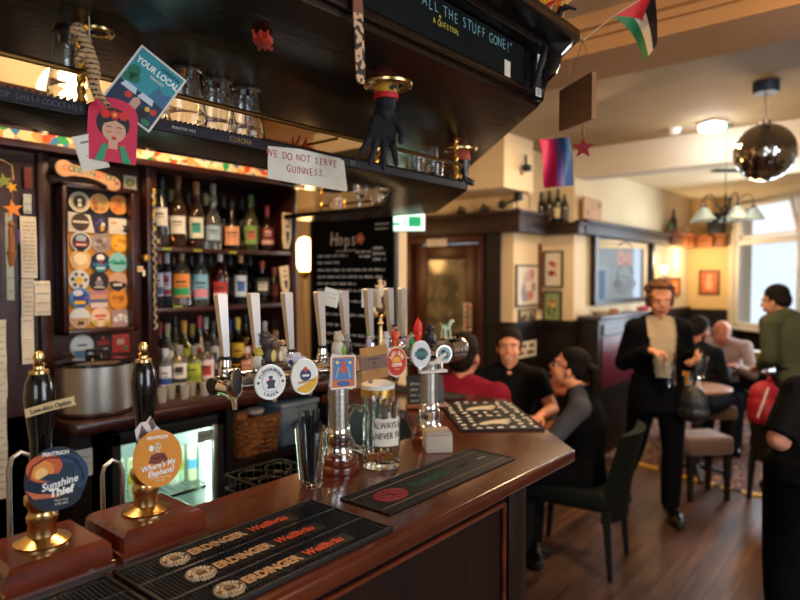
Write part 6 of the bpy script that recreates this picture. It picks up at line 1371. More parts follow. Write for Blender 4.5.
t = T('wall_sconce', 'small brass wall lamp glowing beside the far corner', 'lamp', PX(664, 275, -2.30)); m = MB(BRASS); m.tube([(-.08, 0, -.05), (-.02, 0, -.06), (0, 0, -.02), (0, 0, .02)], .008, 8); m.ell((-.07, 0, -.05), (.014, .03, .045)); P('bracket', m, t); m = MB(mat('sconce_glass', '#ffe0a8', .4, emit='#ffce88', es=10)); m.lathe([(.02, .02), (.03, .05), (.05, .10), (.047, .10), (.0, .03)], 18); P('lamp_shade', m, t)
# mirror
M, w_, h_ = onX(591, 231.5, 651, 302.5, -2.362)
t = T('pub_mirror', 'large dark framed pub mirror reflecting the window, with etched ornament', 'mirror', M=M); fw = .07
m = MB(pm('#1c1512', .3))
for a in ((-w_, w_, h_-fw*.6, h_), (-w_, w_, -h_, -h_+fw*.6), (-w_, -w_+fw, -h_, h_), (w_-fw, w_, -h_, h_)): m.rect(*a, 0, .045)
P('frame', m, t); P('mirror_glass', MB(mat('silvered_glass', '#dfe4e8', .03, 1)).rect(-w_+fw, w_-fw, -h_+fw*.6, h_-fw*.6, 0, .012), t)
m = MB(pm('#6a7078', .5))
for k in (0, 1, 2): m.tube([((.30-.05*k)*w_*1.3*math.cos(R(a)), -.08+(.34-.07*k)*h_*1.6*math.sin(R(a)), .0125) for a in range(200 if k < 2 else 0, 341 if k < 2 else 360, 14)], .008, 5)
for k in range(4): m.tube([(-.14, -.1-.05*k, .0125), (.14, -.1-.05*k, .0125)], .006, 4)
m.tube([(-.2, .22, .0125), (0, .26, .0125), (.2, .22, .0125)], .008, 5); P('etched_ornament', m, t)
TX('OLD', .20, '#c86a48', t, -.02, .08, .0128, bold=.004, name='red_lettering')
# upright cabinet
t = T('upright_cabinet', 'dark upright cabinet with a maroon front and a grey notice under the mirror', 'cabinet')
m = MB(W_BLK); m.box(-2.35, -2.16, 5.3, 6.5, 0, 1.24, .006); P('carcass', m, t); m = MB(mat('cabinet_top', '#4a4450', .35)); m.box(-2.35, -2.13, 5.28, 6.52, 1.24, 1.27, .004); P('top', m, t)
m = MB(pm('#5a1a26', .4)); m.box(-2.16, -2.145, 5.36, 6.44, .62, 1.08, .003); P('maroon_panel', m, t); m = MB('#8a93a0'); m.box(-2.145, -2.14, 5.38, 5.85, 1.10, 1.20); P('grey_notice', m, t)
m = MB(pm('#b0202a', .5)); m.ell((0, 0, .02), (.07, .12, .025)); m.tube([(.0, -.12, .01), (.02, 0, .045), (0, .12, .01)], .016, 8); ONE('folded_cloth', m, 'bright red folded cloth on the upright cabinet', 'cloth', (-2.24, PX(643, 317, -2.24).y, 1.268))
m = MB(pm('#c8b090', .5)); m.lathe([(0, 0), (.05, 0), (.085, .04), (.08, .045), (.045, .01), (0, .01)], 20); ONE('bowl', m, 'cream bowl on the left of the upright cabinet top', 'bowl', (-2.24, 5.52, 1.27))
m = MB(pm('#a87a50', .6)); m.box(-.05, .05, -.08, .08, 0, .03, .006); m.box(-.04, .045, -.07, .06, .03, .05, .006); ONE('small_box', m, 'pair of stacked tan boxes on the upright cabinet top', 'box', (-2.24, 5.86, 1.27), rz=.3)
# ledge things
WB = mat('dark_green_bottle', '#11160f', .08, coat=.5)
for k, (px, h) in enumerate(((541, .29), (549, .30), (557.5, .31), (564.5, .25))):
    q = PY(px, 215, 5.19); t = T('wine_bottle', ('dark wine bottle at the left end of the high ledge', 'dark wine bottle, second on the high ledge', 'dark wine bottle with a pale label on the high ledge', 'shorter dark wine bottle at the right end of the high ledge')[k], 'bottle', (q.x, 5.19, 2.10), group='wine bottles on the high ledge')
    P('glass_body', MB(WB).lathe([(0, 0), (.034, 0), (.036, .005), (.036, h*.58), (.028, h*.68), (.014, h*.78), (.014, h), (0, h)], 18), t); P('paper_label', MB(pm('#c8b890' if k == 2 else '#3a342a')).lathe([(.0365, h*.15), (.0368, h*.45)], 18), t)
M = face((-2.33, PX(591, 215, -2.33).y, 2.245), (1, 0, 0), roll=-1); m = MB(mat('crate_wood', '#a87840', .6, var='#b8884c', scale=(10, 10, 10))); m.rect(-.20, .20, -.105, .09, 0, .02); m.use('#6a2018').disc(-.13, -.055, .022, .02, .021).disc(.14, .04, .026, .02, .021)
ONE('wooden_crate', m, 'light wooden box end with two dark red spots on the shelf above the mirror', 'panel', M=M)
q = PX(695, 222, -2.2); m = MB(BLKM); m.box(-.09, .09, -.1, .1, 0, .27, .01); m.use('#2a2a2c'); m.lathe([(.05, 0), (.06, .006), (0, .002)], 20, (.09, 0, .1), Matrix.Rotation(R(90), 4, 'Y'))
ONE('loudspeaker', m, 'small black loudspeaker on the far orange lit shelf', 'speaker', (-2.02, 8.74, 2.17))
for k, (x, y, c_, h, lb) in enumerate(((-2.29, 7.85, '#3a2a1c', .26, 'dark slim bottle at the left end of the far lit shelf'), (-2.28, 8.35, '#c8b8a0', .10, 'small pale pot on the far lit shelf'), (-2.30, 7.74, '#4a5a30', .12, 'small green jar at the start of the far lit shelf'))):
    m = MB(pm(c_, .3)); m.lathe([(0, 0), (.04, 0), (.042, h*.5), (.015, h*.75), (.015, h), (0, h)], 14); ONE('small_bottle' if k != 1 else 'small_pot', m, lb, 'bottle' if k != 1 else 'pot', (x, y, 2.17))
t = T('spotlight', 'small black spotlight with a looping cable on the dark ledge over the door', 'spotlight', PY(517, 208, 4.6)); t.location.z = 2.18; m = MB(BLKM); m.lathe([(0, 0), (.03, 0), (.03, .01), (0, .012)], 14); m.tube([(0, 0, 0), (0, 0, .05), (-.02, 0, .08)], .007, 6); m.tube([(-.02, 0, .08), (-.11, -.02, .05)], .011, 8); m.ell((-.13, -.02, .045), .035); m.box(-.02, .04, -.03, .03, .07, .15, .01); P('lamp_head', m, t); m = MB(BLKM); m.tube([(.02, 0, .14), (.08, 0, .15), (.12, 0, .08), (.11, 0, 0)], .004, 5); P('cable', m, t)
for k, px in enumerate((461, 484)):
    q = PY(px, 205, 4.64); m = MB(pm('#2a2420')); m.ell((0, 0, .02), (.05, .03, .02)); m.tube([(-.02, 0, .03), (-.01, 0, .07), (.02, 0, .05)], .012, 6); m.tube([(.03, 0, .02), (.05, 0, .05)], .008, 6); ONE('dark_ornament', m, ('small dark ornament on the ledge above the left of the door', 'dark twiggy ornament on the ledge above the right of the door')[k], 'ornament', (q.x, 4.64, 2.18))
q = PD(512, 150, 4.6); m = MB(BLKM); m.tube([(0, 0, .08), (.0, 0, .0), (-.02, 0, -.03)], .012, 8); m.box(-.02, .04, -.03, .03, -.05, .0, .006); m.use(BRASS); m.tube([(-.03, 0, -.05), (-.12, -.02, -.10)], .02, 10); q.z = PD(512, 155, 4.6).z
ONE('beam_spotlight', m, 'black and brass spotlight fixed to the beam above the door pier', 'spotlight', (-2.46, 4.52, 2.52))
m = MB(pm('#d8d4c8')); M, w_, h_ = onY(427, 243.5, 447, 250, 4.655) if False else onY(427, 239, 447, 246.5, 4.655); m.rect(-w_, w_, -h_, h_, 0, .004); m.use('#b8b0a0').rect(-.01, -.004, -h_, h_, 0, .005); ONE('door_sign', m, 'narrow white sign over the glazed door', 'sign', M=M)
t = T('door_poster', 'narrow white strip with red and dark spots on the door', 'poster'); M, w_, h_ = onY(463.5, 303, 471.5, 331, 4.715); m = MB(PAPER).at(M); m.rect(-w_, w_, -h_, h_, 0, .002)
for k in range(5): m.use(('#b8382a', '#3a4a6a', '#2a2a2a', '#b8382a', '#8a2a3a')[k]).disc(0, h_*(.75-.38*k), w_*.5, 0, .003, seg=10)
P('strip', m, t)
# ------------------------------------------------------------ tables and seats
def round_table(label, x, y, r, z, m_=W_TAB):
    t = T('round_table', label, 'table', (x, y, 0)); P('table_top', MB(m_).lathe([(0, z-.03), (r-.01, z-.03), (r, z-.02), (r, z-.006), (r-.006, z), (0, z)], 40), t)
    P('pedestal', MB(BLKM).lathe([(0, .0), (.03, .0), (.03, .05), (.028, z-.05), (.07, z-.03), (0, z-.03)], 20), t); m = MB(BLKM)
    for k in range(4): a = k*math.pi/2+.4; m.tube([(0, 0, .08), (.15*math.cos(a), .15*math.sin(a), .05), (.26*math.cos(a), .26*math.sin(a), .015)], [.025, .02, .015], 8)
    P('foot', m, t); return t
TA = (-1.86, 3.20)
round_table('warm wooden table between the three chatting people', TA[0], TA[1], .33, .75)
q = PZ(735, 366, .76); TB = (q.x, q.y)
q = PZ(697, 386, .73); TC_ = (q.x, q.y); round_table('small round pale topped table behind the standing person', q.x, q.y, .26, .73, mat('pale_table', '#a8806a', .35))
t = T('pub_table', 'dark table carrying plates of food in front of the two seated diners', 'table', (TB[0], TB[1], 0), rz=R(42)); P('table_top', MB(mat('dark_table_top', '#5a4a44', .25)).box(-.55, .55, -.32, .32, .73, .76, .006), t)
for sx_ in (-1, 1):
    for sy_ in (-1, 1): P('leg', MB(W_BLK).box(sx_*.5-.025, sx_*.5+.025, sy_*.27-.025, sy_*.27+.025, 0, .73, .004), t)
q = PZ(553, 385, .76)
t = T('side_table', 'red brown table top against the dark panelling behind the person with glasses', 'table', (q.x, q.y, 0)); P('table_top', MB(mat('side_table_top', '#7a3f2a', .3)).box(-.30, .30, -.25, .25, .73, .76, .005), t); P('pedestal', MB(BLKM).cyl((0, 0, 0), .035, .73), t); P('foot', MB(BLKM).lathe([(0, 0), (.2, 0), (.2, .01), (.04, .04), (0, .04)], 24), t)
m = MB(pm('#d8ccc0')); m.box(-.07, .07, -.05, .05, 0, .012, .002); m.box(-.06, .06, -.045, .05, .012, .022, .002); ONE('folded_papers', m, 'pale folded papers on the red brown table', 'papers', (q.x-.12, q.y-.05, .762), rz=.4)
m = MB(pm('#6a2018')); m.lathe([(0, 0), (.03, 0), (.03, .08), (.012, .11), (.012, .13), (0, .13)], 14); ONE('sauce_bottle', m, 'small dark red sauce bottle on the red brown table', 'bottle', (q.x+.1, q.y, .762))
def beer(label, x, y, z, h=.15, r=.040, full=.86, col='#e09018'):
    t = T('beer_glass', label, 'glass', (x, y, z)); P('bowl', MB(GLASS).lathe([(0, 0), (r*.75, 0), (r, h), (r-.002, h), (r*.75-.002, .006), (0, .006)], 20), t)
    P('beer', MB(mat('golden_beer', col, .15, trans=.1, ior=1.33)).lathe([(0, .008), (r*.75-.004, .008), (r*.75+(r*.25)*full-.004, h*full), (0, h*full)], 20), t)
    P('froth', MB(pm('#f0e8d8')).lathe([(0, h*full), (r*.97-.003, h*full), (r*.98-.003, h*.96), (0, h*.97)], 20), t); return t
q = PZ(756, 368, .76); beer('pint of golden beer beside the person in the green jacket', q.x, q.y, .761, .17, .05)
q = PZ(683, 389, .73); beer('golden pint on the small round table', q.x, q.y, .731, .17, .055, .9, col='#f0a010')
q = PZ(694, 390, .73); m = MB(GLASS); m.lathe([(0, 0), (.03, 0), (.042, .12), (.04, .12), (.028, .006), (0, .006)], 20); ONE('empty_glass', m, 'empty glass beside the golden pint on the small round table', 'glass', (q.x, q.y, .731))
q = PZ(459+55, 414, .75); m = MB(mat('dark_drink', '#120a08', .1)); m.lathe([(0, 0), (.028, 0), (.038, .13), (0, .13)], 16); ONE('dark_drink', m, 'glass of dark drink on the warm wooden table', 'glass', (TA[0]-.08, TA[1]-.02, .752))
for k, (dx, dy, c1_, c2_, lb) in enumerate(((-.30, .02, '#e8e0d0', '#c86a2a', 'plate of orange food nearest the seated person in the pale shirt'), (-.08, -.08, '#d8dce0', '#b83a2a', 'plate of reddish food in the middle of the dark table'), (.12, .04, '#e8e8ec', '#d8a850', 'plate with golden food toward the beer glass'))):
    a = R(42); x = TB[0]+dx*math.cos(a)-dy*math.sin(a); y = TB[1]+dx*math.sin(a)+dy*math.cos(a); t = T('dinner_plate', lb, 'plate', (x, y, .761), group='plates on the dark table'); P('dish', MB(pm(c1_, .2)).lathe([(0, .004), (.06, .002), (.11, .014), (.112, .018), (.06, .008), (0, .009)], 28), t)
    rnd = random.Random(20+k); m = MB(pm(c2_, .6))
    for i in range(9): m.use(rnd.choice([c2_, '#d8b070', '#8a3a20', '#c8502a', '#e8d8a8'])); m.ell((rnd.uniform(-.05, .05), rnd.uniform(-.05, .05), .028+rnd.uniform(0, .03)), (rnd.uniform(.014, .03), rnd.uniform(.014, .03), rnd.uniform(.01, .022)), 8, 6)
    P('food', m, t)
def stool(label, x, y, rz, c_='#62473a', w_=.20, z=.47):
    t = T('upholstered_stool', label, 'stool', (x, y, 0), rz=rz, group='brown upholstered stools'); m = MB(mat('brown_velvet', c_, .8, sheen=.4, bump=.1, bscale=(80, 80, 80))); m.box(-w_, w_, -w_*.8, w_*.8, z-.13, z, .03, 4); P('seat_cushion', m, t)
    for a in (-1, 1):
        for b in (-1, 1):
            m = MB(W_BLK); x0, y0 = a*(w_-.035), b*(w_*.8-.035); m.loft([[(x0-.022, y0-.022, z-.12), (x0+.022, y0-.022, z-.12), (x0+.022, y0+.022, z-.12), (x0-.022, y0+.022, z-.12)], [(x0-.014, y0-.014, 0), (x0+.014, y0-.014, 0), (x0+.014, y0+.014, 0), (x0-.014, y0+.014, 0)]]); P('leg', m, t)
    return t
q = PZ(700, 433, .47); stool('brown upholstered stool right beside the standing person', q.x, q.y, R(48), w_=.18)
q = PZ(713, 403, .47); stool('farther brown upholstered stool beside the small round table', q.x, q.y, R(30), w_=.17)
def chair(label, x, y, fd, c_='#22302a', backh=.84, group=None):
    rz = math.atan2(fd[1], fd[0])-math.pi/2; t = T('dining_chair', label, 'chair', (x, y, 0), rz=rz)
    V_ = mat('chair_velvet_'+c_.strip('#'), c_, .75, spec=.2); m = MB(V_); m.box(-.23, .23, -.22, .24, .36, .47, .035, 4); P('seat', m, t)
    m = MB(V_); ring = []
    for k in range(9):
        s_ = k/8; z = .30+(backh-.30)*s_; y_ = -.22-.10*s_**1.5-.02; wd = .225-.02*(1-s_); th = .04-.012*s_
        ring.append([(wd*math.cos(q_)*(.96 if k == 8 else 1), y_+.05*math.cos(q_)**2+th*math.sin(q_), z) for q_ in [2*math.pi*i/24 for i in range(24)]])
    m.loft(ring); P('backrest', m, t, ang=60)
    for a in (-1, 1):
        for b, yy in ((-1, -.21), (1, .20)):
            m = MB(BLKM); x0 = a*.19; m.loft([[(x0-.02, yy-.02, .37), (x0+.02, yy-.02, .37), (x0+.02, yy+.02, .37), (x0-.02, yy+.02, .37)], [(x0*1.05-.012, yy+b*.03-.012, 0), (x0*1.05+.012, yy+b*.03-.012, 0), (x0*1.05+.012, yy+b*.03+.012, 0), (x0*1.05-.012, yy+b*.03+.012, 0)]]); P('leg', m, t)
    return t
LEFT = Vector((-.767, -.641, 0)); RIGHT = -LEFT; AWAY = Vector((-.641, .767, 0)); TOCAM = -AWAY
W3 = AWAY*3.55+RIGHT*1.02
chair('dark green velvet chair under the person with glasses', W3.x, W3.y, LEFT+AWAY*.62, c_='#0a110e', backh=.79)
# backpack and its chair
BPK = AWAY*4.30+RIGHT*2.53
chair('dark wooden chair with the red backpack on it at the right of the photo', (AWAY*4.45+RIGHT*2.86).x, (AWAY*4.45+RIGHT*2.86).y, AWAY*.6+RIGHT, c_='#221a18', backh=.80)
t = T('backpack', 'bright red backpack with a white zip hanging on the chair back at right', 'backpack', (BPK.x, BPK.y, .60), rz=math.atan2(RIGHT.y, RIGHT.x))
mb = MB(); mb.box(-.10, .10, -.07, .07, .0, .20, .05, 4); mb.ell((0, 0, .20), (.10, .075, .10)); mb.ell((0, -.07, .10), (.075, .04, .08)); link('bag_body', organic(mb, 'bag_body', mat('red_nylon', '#9c1020', .55), .008, 6), t)
m = MB('#e8dcd8'); m.tube([(-.085, -.075, .06), (-.06, -.095, .17), (-.02, -.085, .27)], .006, 6); P('zip', m, t, 'white zip'); m = MB(pm('#b01428')); m.tube([(.06, .02, .27), (.13, .03, .22), (.14, .0, .05), (.10, 0, -.08), (.14, 0, -.2)], .011, 6); m.tube([(.02, 0, .28), (.03, 0, .33), (.06, 0, .28)], .009, 6); P('strap', m, t)
# ------------------------------------------------------------ people
HAIRB = lambda h: mat('hair_'+h.strip('#'), h, .75, bump=.8, bscale=(30, 30, 140), detail=6, spec=.15)
def skin(h): return mat('skin_'+h.strip('#'), h, .5, var=h, spec=.4)
def vperp(f): return Vector((f.y, -f.x, 0))
def torso_parts(mb, J, g=0, fem=0, lo=-.1, hem=0):
    P0, C, N = Vector(J['pelvis']), Vector(J['chest']), Vector(J['neck'])
    X_ = (Vector(J['shR'])-Vector(J['shL'])).normalized(); wd = (Vector(J['shR'])-Vector(J['shL'])).length/2
    st = [(P0+(P0-C).normalized()*.09, .135, .10), (P0, .168, .118), (P0.lerp(C, .35), .145-.012*fem, .104), (P0.lerp(C, .7), .148-.006*fem, .108), (C, .160, .115), (C.lerp(N, .45), wd*.93, .10), (C.lerp(N, .72), wd*.80, .075), (C.lerp(N, .88), .075, .058)]
    if hem: st = [(P0+(P0-C).normalized()*(hem), .175, .135)]+st[1:]
    rings = []
    for i, (c, a, b) in enumerate(st):
        ax = (st[min(i+1, len(st)-1)][0]-st[max(i-1, 0)][0]).normalized(); f = ax.cross(X_).normalized()*-1; x2 = X_
        rings.append([c+x2*(a+g)*math.cos(q)+f*(b+g)*math.sin(q) for q in [2*math.pi*k/20 for k in range(20)]])
    mb.loft(rings); mb.ell(st[0][0], (.125+g, .10+g, .06), 14, 8)
def arm_parts(mb, J, s, g=0, upto=1.0, r=(.050, .042, .036, .026)):
    sh, el, wr = (Vector(J[k+s]) for k in ('sh', 'el', 'wr')); c = Vector(J['chest']).lerp(Vector(J['neck']), .55)
    mb.tube([c, sh], [.06+g, .055+g], 12); mb.tube([Vector(J['neck'])+Vector((0, 0, .005)), Vector(J['neck']).lerp(sh, .75)+Vector((0, 0, -.005))], [.042+g, .045+g], 12); mb.ell(sh, .055+g, 12, 8)
    if upto <= .5: e = sh.lerp(el, upto*2); mb.tube([sh, e], [r[0]+g, r[1]+g*1.3], 12); return
    mb.tube([sh, el], [r[0]+g, r[1]*.92+g], 12); mb.ell(el, r[1]*.92+g, 12, 8); e = el.lerp(wr, (upto-.5)*2); mb.tube([el, el.lerp(e, .35), e], [r[1]*.92+g, r[2]*1.08+g, r[3]+g], 12); mb.ell(e, r[3]+g, 10, 6)
def leg_parts(mb, J, s, g=0, upto=1.0):
    hp, kn, an = (Vector(J[k+s]) for k in ('hip', 'kn', 'an'))
    mb.ell(hp, .092+g, 12, 8); mb.tube([hp, hp.lerp(kn, .4), kn], [.09+g, .078+g, .056+g], 14); mb.ell(kn, .056+g, 12, 8)
    e = kn.lerp(an, upto); mb.tube([kn, kn.lerp(e, .3), e], [.056+g, .058+g, .038+g*1.6], 14)
def head_frame(J):
    d = Vector(J['look']).normalized(); u = Vector(J.get('hup', (0, 0, 1))); u = (u-d*u.dot(d)).normalized(); x = d.cross(u)
    return Matrix.Translation(J['head']) @ Matrix((x, d, u)).transposed().to_4x4()
def head_parts(mb, H):
    o = mb.M; mb.at(o @ H)
    mb.ell((0, -.014, .028), (.073, .090, .086), 20, 14); mb.ell((0, .020, -.035), (.060, .066, .074), 18, 12); mb.ell((0, .055, -.092), (.024, .022, .019), 12, 8); mb.ell((0, .010, -.070), (.052, .055, .035), 14, 8)
    mb.tube([(0, .080, .012), (0, .096, -.012), (0, .104, -.028)], [.008, .010, .012], 10); mb.ell((-.010, .093, -.031), .009, 8, 6); mb.ell((.010, .093, -.031), .009, 8, 6)
    mb.ell((-.034, .062, -.034), (.024, .022, .022), 10, 8); mb.ell((.034, .062, -.034), (.024, .022, .022), 10, 8); mb.ell((0, .068, .024), (.050, .018, .012), 12, 8)
    mb.ell((0, .084, -.060), (.022, .011, .010), 10, 6)
    for s_ in (-1, 1): mb.ell((s_*.074, -.006, -.018), (.009, .018, .031), 10, 8)
    mb.at(o)
def person(label, loc, fd, J, sk, top=None, bottom='#121214', shoes='#0c0c0d', sleeve=1.0, jacket=None, hairfn=None, haircol='#2a1c14', smile=0, glasses=0, group=None, fem=1, hem=0, curl=(25, 25), hd=None, detail=True, feet=True, legs=True):
    rz = math.atan2(fd[1], fd[0])-math.pi/2; t = T('person', label, 'person', loc, rz=rz); SK = skin(sk)
    mb = MB(); torso_parts(mb, J, 0, fem)
    for s_ in 'LR': arm_parts(mb, J, s_); 
    if legs:
        for s_ in 'LR': leg_parts(mb, J, s_)
    N = Vector(J['neck']); H = head_frame(J); hb = H @ Vector((0, -.02, -.06)); mb.tube([N-Vector((0, 0, .05)), N, hb], [.058, .052, .050], 14); head_parts(mb, H)
    for i, s_ in enumerate('LR'):
        el, wr = Vector(J['el'+s_]), Vector(J['wr'+s_]); d = Vector(J.get('hd'+s_, wr-el)); n = Vector(J.get('hn'+s_, (0, 0, -1))); hand_parts(mb, wr, d, n, side=J.get('side'+s_, 1 if s_ == 'L' else -1), curl=curl[i], s=.98)
    if feet:
        for s_ in 'LR': a = Vector(J['an'+s_]); o_ = Vector(J['toe'+s_]); mb.tube([a, a*.6+o_*.4-Vector((0, 0, .02)), o_], [.036, .034, .026], 10)
    body = link('body', organic(mb, 'body', SK, .0062, 4), t)
    # clothing
    if top:
        mb = MB(); torso_parts(mb, J, .012, fem)
        for s_ in 'LR': arm_parts(mb, J, s_, .011 if sleeve > .5 else .014, upto=(sleeve if not jacket else .9))
        link('shirt', organic(mb, 'shirt', mat('shirt_'+top.strip('#'), top, .85, bump=.15, bscale=(30, 30, 30), spec=.15), .009, 4), t)
    if legs:
        mb = MB(); P0 = Vector(J['pelvis']); C = Vector(J['chest'])
        X_ = (Vector(J['shR'])-Vector(J['shL'])).normalized()
        rings = []
        for k in range(4):
            c = P0+(C-P0).normalized()*(-.07+.055*k); rings.append([c+X_*(.176)*math.cos(q)+Vector(J.get('fwd', (0, 1, 0)))*(.132)*math.sin(q) for q in [2*math.pi*i/20 for i in range(20)]])
        mb.loft(rings)
        for s_ in 'LR': leg_parts(mb, J, s_, .014, 1.03)
        link('trousers', organic(mb, 'trousers', mat('trousers_'+bottom.strip('#'), bottom, .9, bump=.12, bscale=(20, 20, 20), spec=.1), .009, 4), t)
    if feet:
        for s_ in 'LR':
            a = Vector(J['an'+s_]); o_ = Vector(J['toe'+s_]); f = (o_-a); f.z = 0; f.normalize(); mb = MB()
            heel = Vector((a.x, a.y, o_.z))-f*.035
            mb.tube([a+Vector((0, 0, .03)), a-Vector((0, 0, .02))], [.048, .050], 12); mb.tube([heel+Vector((0, 0, .012)), heel+f*.09+Vector((0, 0, .012)), heel+f*.20+Vector((0, 0, .006)), heel+f*.262], [.040, .046, .046, .030], 12, sq=.9)
            mb.ell(heel+Vector((0, 0, .02)), .042); zf = heel.z-.03
            link('shoe', organic(mb, 'shoe', mat('shoe_leather', shoes, .2, coat=.5), .006, 4), t)
    if jacket:
        col, cut = jacket; mb = MB(); torso_parts(mb, J, .023, fem, hem=hem or .16)
        for s_ in 'LR': arm_parts(mb, J, s_, .022, upto=.95)
        c = Vector(J['chest']).lerp(N, .8); mb.tube([c, N+Vector((0, -.015, .005))], [.095, .070], 16)
        link('jacket', organic(mb, 'jacket', mat('jacket_'+col.strip('#'), col, .9, bump=.25, bscale=(14, 14, 14), spec=.1), .009, 4, cut), t)
    # face
    hd_ = {'P': lambda nm, m, lb=None: P(nm, m, t, lb)}
    if detail:
        for s_ in (-1, 1):
            m = MB(pm('#e8e2dc', .25)).at(H); m.ell((s_*.030, .0745, -.003), (.0115, .0105, .0065), 12, 8); eo = P('eye', m, t)
            m = MB(pm('#24170f', .15)).at(H); m.ell((s_*.030, .0825, -.003), (.0062, .0042, .0064), 10, 6); P('iris', m, eo)
            m = MB(pm(haircol)).at(H); m.tube([(s_*.014, .088, .016), (s_*.030, .087, .022), (s_*.046, .074, .017)], [.003, .0036, .002], 6); P('eyebrow', m, t)
        m = MB(pm('#9c4a44', .4)).at(H)
        if smile: 
            m.tube([(-.028, .077, -.050), (-.014, .092, -.060), (0, .096, -.062), (.014, .092, -.060), (.028, .077, -.050)], [.002, .0045, .005, .0045, .002], 6); m.tube([(-.026, .078, -.051), (-.012, .090, -.073), (.012, .090, -.073), (.026, .078, -.051)], [.002, .0045, .0045, .002], 6); lp = P('mouth', m, t)
            m = MB(pm('#ece6dc', .2)).at(H); m.ell((0, .0915, -.0655), (.023, .007, .0070), 12, 6); P('teeth', m, lp)
        else: m.tube([(-.022, .084, -.060), (-.008, .095, -.059), (.008, .095, -.059), (.022, .084, -.060)], [.002, .005, .005, .002], 6); m.tube([(-.018, .085, -.064), (0, .094, -.066), (.018, .085, -.064)], [.002, .005, .002], 6); P('mouth', m, t)
    if glasses:
        m = MB(pm('#101014', .2)).at(H)
        for s_ in (-1, 1): m.tube([(s_*.032+.024*math.cos(a*.45), .094-.006*abs(math.cos(a*.45)), -.004+.019*math.sin(a*.45)) for a in range(14)], .0024, 6, closed=True); m.tube([(s_*.055, .090, .002), (s_*.074, .03, .002), (s_*.078, -.02, -.004)], .0022, 6)
        m.tube([(-.01, .098, .0), (.01, .098, .0)], .0022, 6); P('spectacles', m, t)
    if hairfn:
        mb = MB().at(H); hairfn(mb); link('hair', organic(mb, 'hair', HAIRB(haircol), .006, 3), t)
    return t, H
# hair styles in the head's own frame
def h_short(mb): [mb.ell((s_*.066, -.022, .012), (.015, .045, .045), 10, 8) for s_ in (-1, 1)]; mb.ell((0, -.022, .050), (.079, .089, .078), 20, 14); mb.ell((0, -.060, .0), (.072, .055, .07), 16, 10)
def h_back(mb): mb.ell((0, -.026, .040), (.082, .094, .086), 18, 12); mb.ell((0, -.060, -.01), (.074, .052, .075), 16, 10); mb.ell((0, .02, .085), (.06, .05, .03), 12, 8)
def h_tied(mb): [mb.ell((s_*.066, -.018, .010), (.015, .045, .048), 10, 8) for s_ in (-1, 1)]; mb.ell((0, -.020, .049), (.079, .090, .079), 20, 14); mb.ell((0, -.062, .0), (.070, .050, .065), 16, 10); mb.ell((0, -.115, -.02), .035); mb.tube([(.04, -.06, -.03), (.062, -.05, -.07), (.06, -.04, -.12)], [.02, .016, .008], 8)
def h_long(mb):
    [mb.ell((s_*.066, -.022, .012), (.015, .042, .042), 10, 8) for s_ in (-1, 1)]; mb.ell((0, -.022, .050), (.079, .089, .078), 20, 14); mb.ell((0, -.06, .0), (.068, .045, .06), 16, 10)
    for x in (-.018, .018): mb.tube([(x, -.09, .04), (x, -.135, .03), (x*1.3, -.165, -.04), (x*1.5, -.165, -.14), (x*1.2, -.14, -.26)], [.025, .030, .034, .030, .012], 10)
def h_curly(mb):
    rd = random.Random(3); [mb.ell((s_*.072, -.012, .0), (.022, .045, .050), 10, 8) for s_ in (-1, 1)]; mb.ell((0, .03, .100), (.05, .04, .024), 12, 8); mb.ell((0, -.034, .045), (.084, .088, .084), 18, 12); mb.ell((0, -.06, .0), (.080, .055, .075), 16, 10)
    for k in range(60):
        a = rd.uniform(0, 6.28); e = rd.uniform(-.35, 1.45); v = Vector((math.cos(a)*math.cos(e), math.sin(a)*math.cos(e), math.sin(e)))
        if v.y > .2 and v.z < .62 and abs(v.x) < .75: continue
        mb.ell((v.x*.088, -.022+v.y*.092, .042+v.z*.088), rd.uniform(.016, .026), 8, 6)
def h_bald(mb):
    for s_ in (-1, 1): mb.ell((s_*.060, -.035, .01), (.024, .05, .035), 12, 8)
    mb.ell((0, -.085, .0), (.055, .028, .045), 12, 8)
def sit(lean=.06, head=1.20, s=1.0):
    return dict(pelvis=(0, -.02, .52), chest=(0, -.02+lean*.7, .82), neck=(0, lean, 1.02), head=(0, lean+.03, head), look=(0, 1, 0), shL=(-.175, lean*.9, .955), shR=(.175, lean*.9, .955), elL=(-.23, .14, .74), elR=(.23, .14, .74), wrL=(-.14, .36, .79), wrR=(.14, .36, .79), hipL=(-.09, .02, .50), hipR=(.09, .02, .50), knL=(-.12, .44, .50), knR=(.12, .44, .50), anL=(-.12, .42, .10), anR=(.12, .42, .10), toeL=(-.13, .56, .04), toeR=(.13, .56, .04))
# 1 man in a dark red top, back to the viewer
p = AWAY*3.12+RIGHT*.305
tgt = (Vector((TA[0], TA[1], 0))-p).normalized()
J = sit(.05, 1.215); J.update(neck=(0, .04, 1.085), chest=(0, .02, .86), shL=(-.18, .03, 1.03), shR=(.18, .03, 1.03), elL=(-.23, .16, .76), elR=(.23, .16, .76), look=(.15, 1, -.05))
person('person in a dark red top seated with back to the bar', (p.x, p.y, 0), tgt+AWAY*.6, J, '#b87a5e', top='#7a1428', bottom='#17181c', sleeve=.45, hairfn=h_back, haircol='#1b120e', fem=0, detail=False)
def simple_stool(label, p, fd): 
    t = T('low_stool', label, 'stool', (p.x, p.y, 0)); P('seat', MB(W_BLK).lathe([(0, .40), (.16, .40), (.17, .42), (.165, .445), (0, .45)], 24), t)
    for k in range(4): a = k*math.pi/2+.7; P('leg', MB(W_BLK).tube([(.1*math.cos(a), .1*math.sin(a), .41), (.15*math.cos(a), .15*math.sin(a), 0)], [.016, .012], 8), t)
simple_stool('dark round stool under the person in the dark red top', p-tgt*.03, tgt)
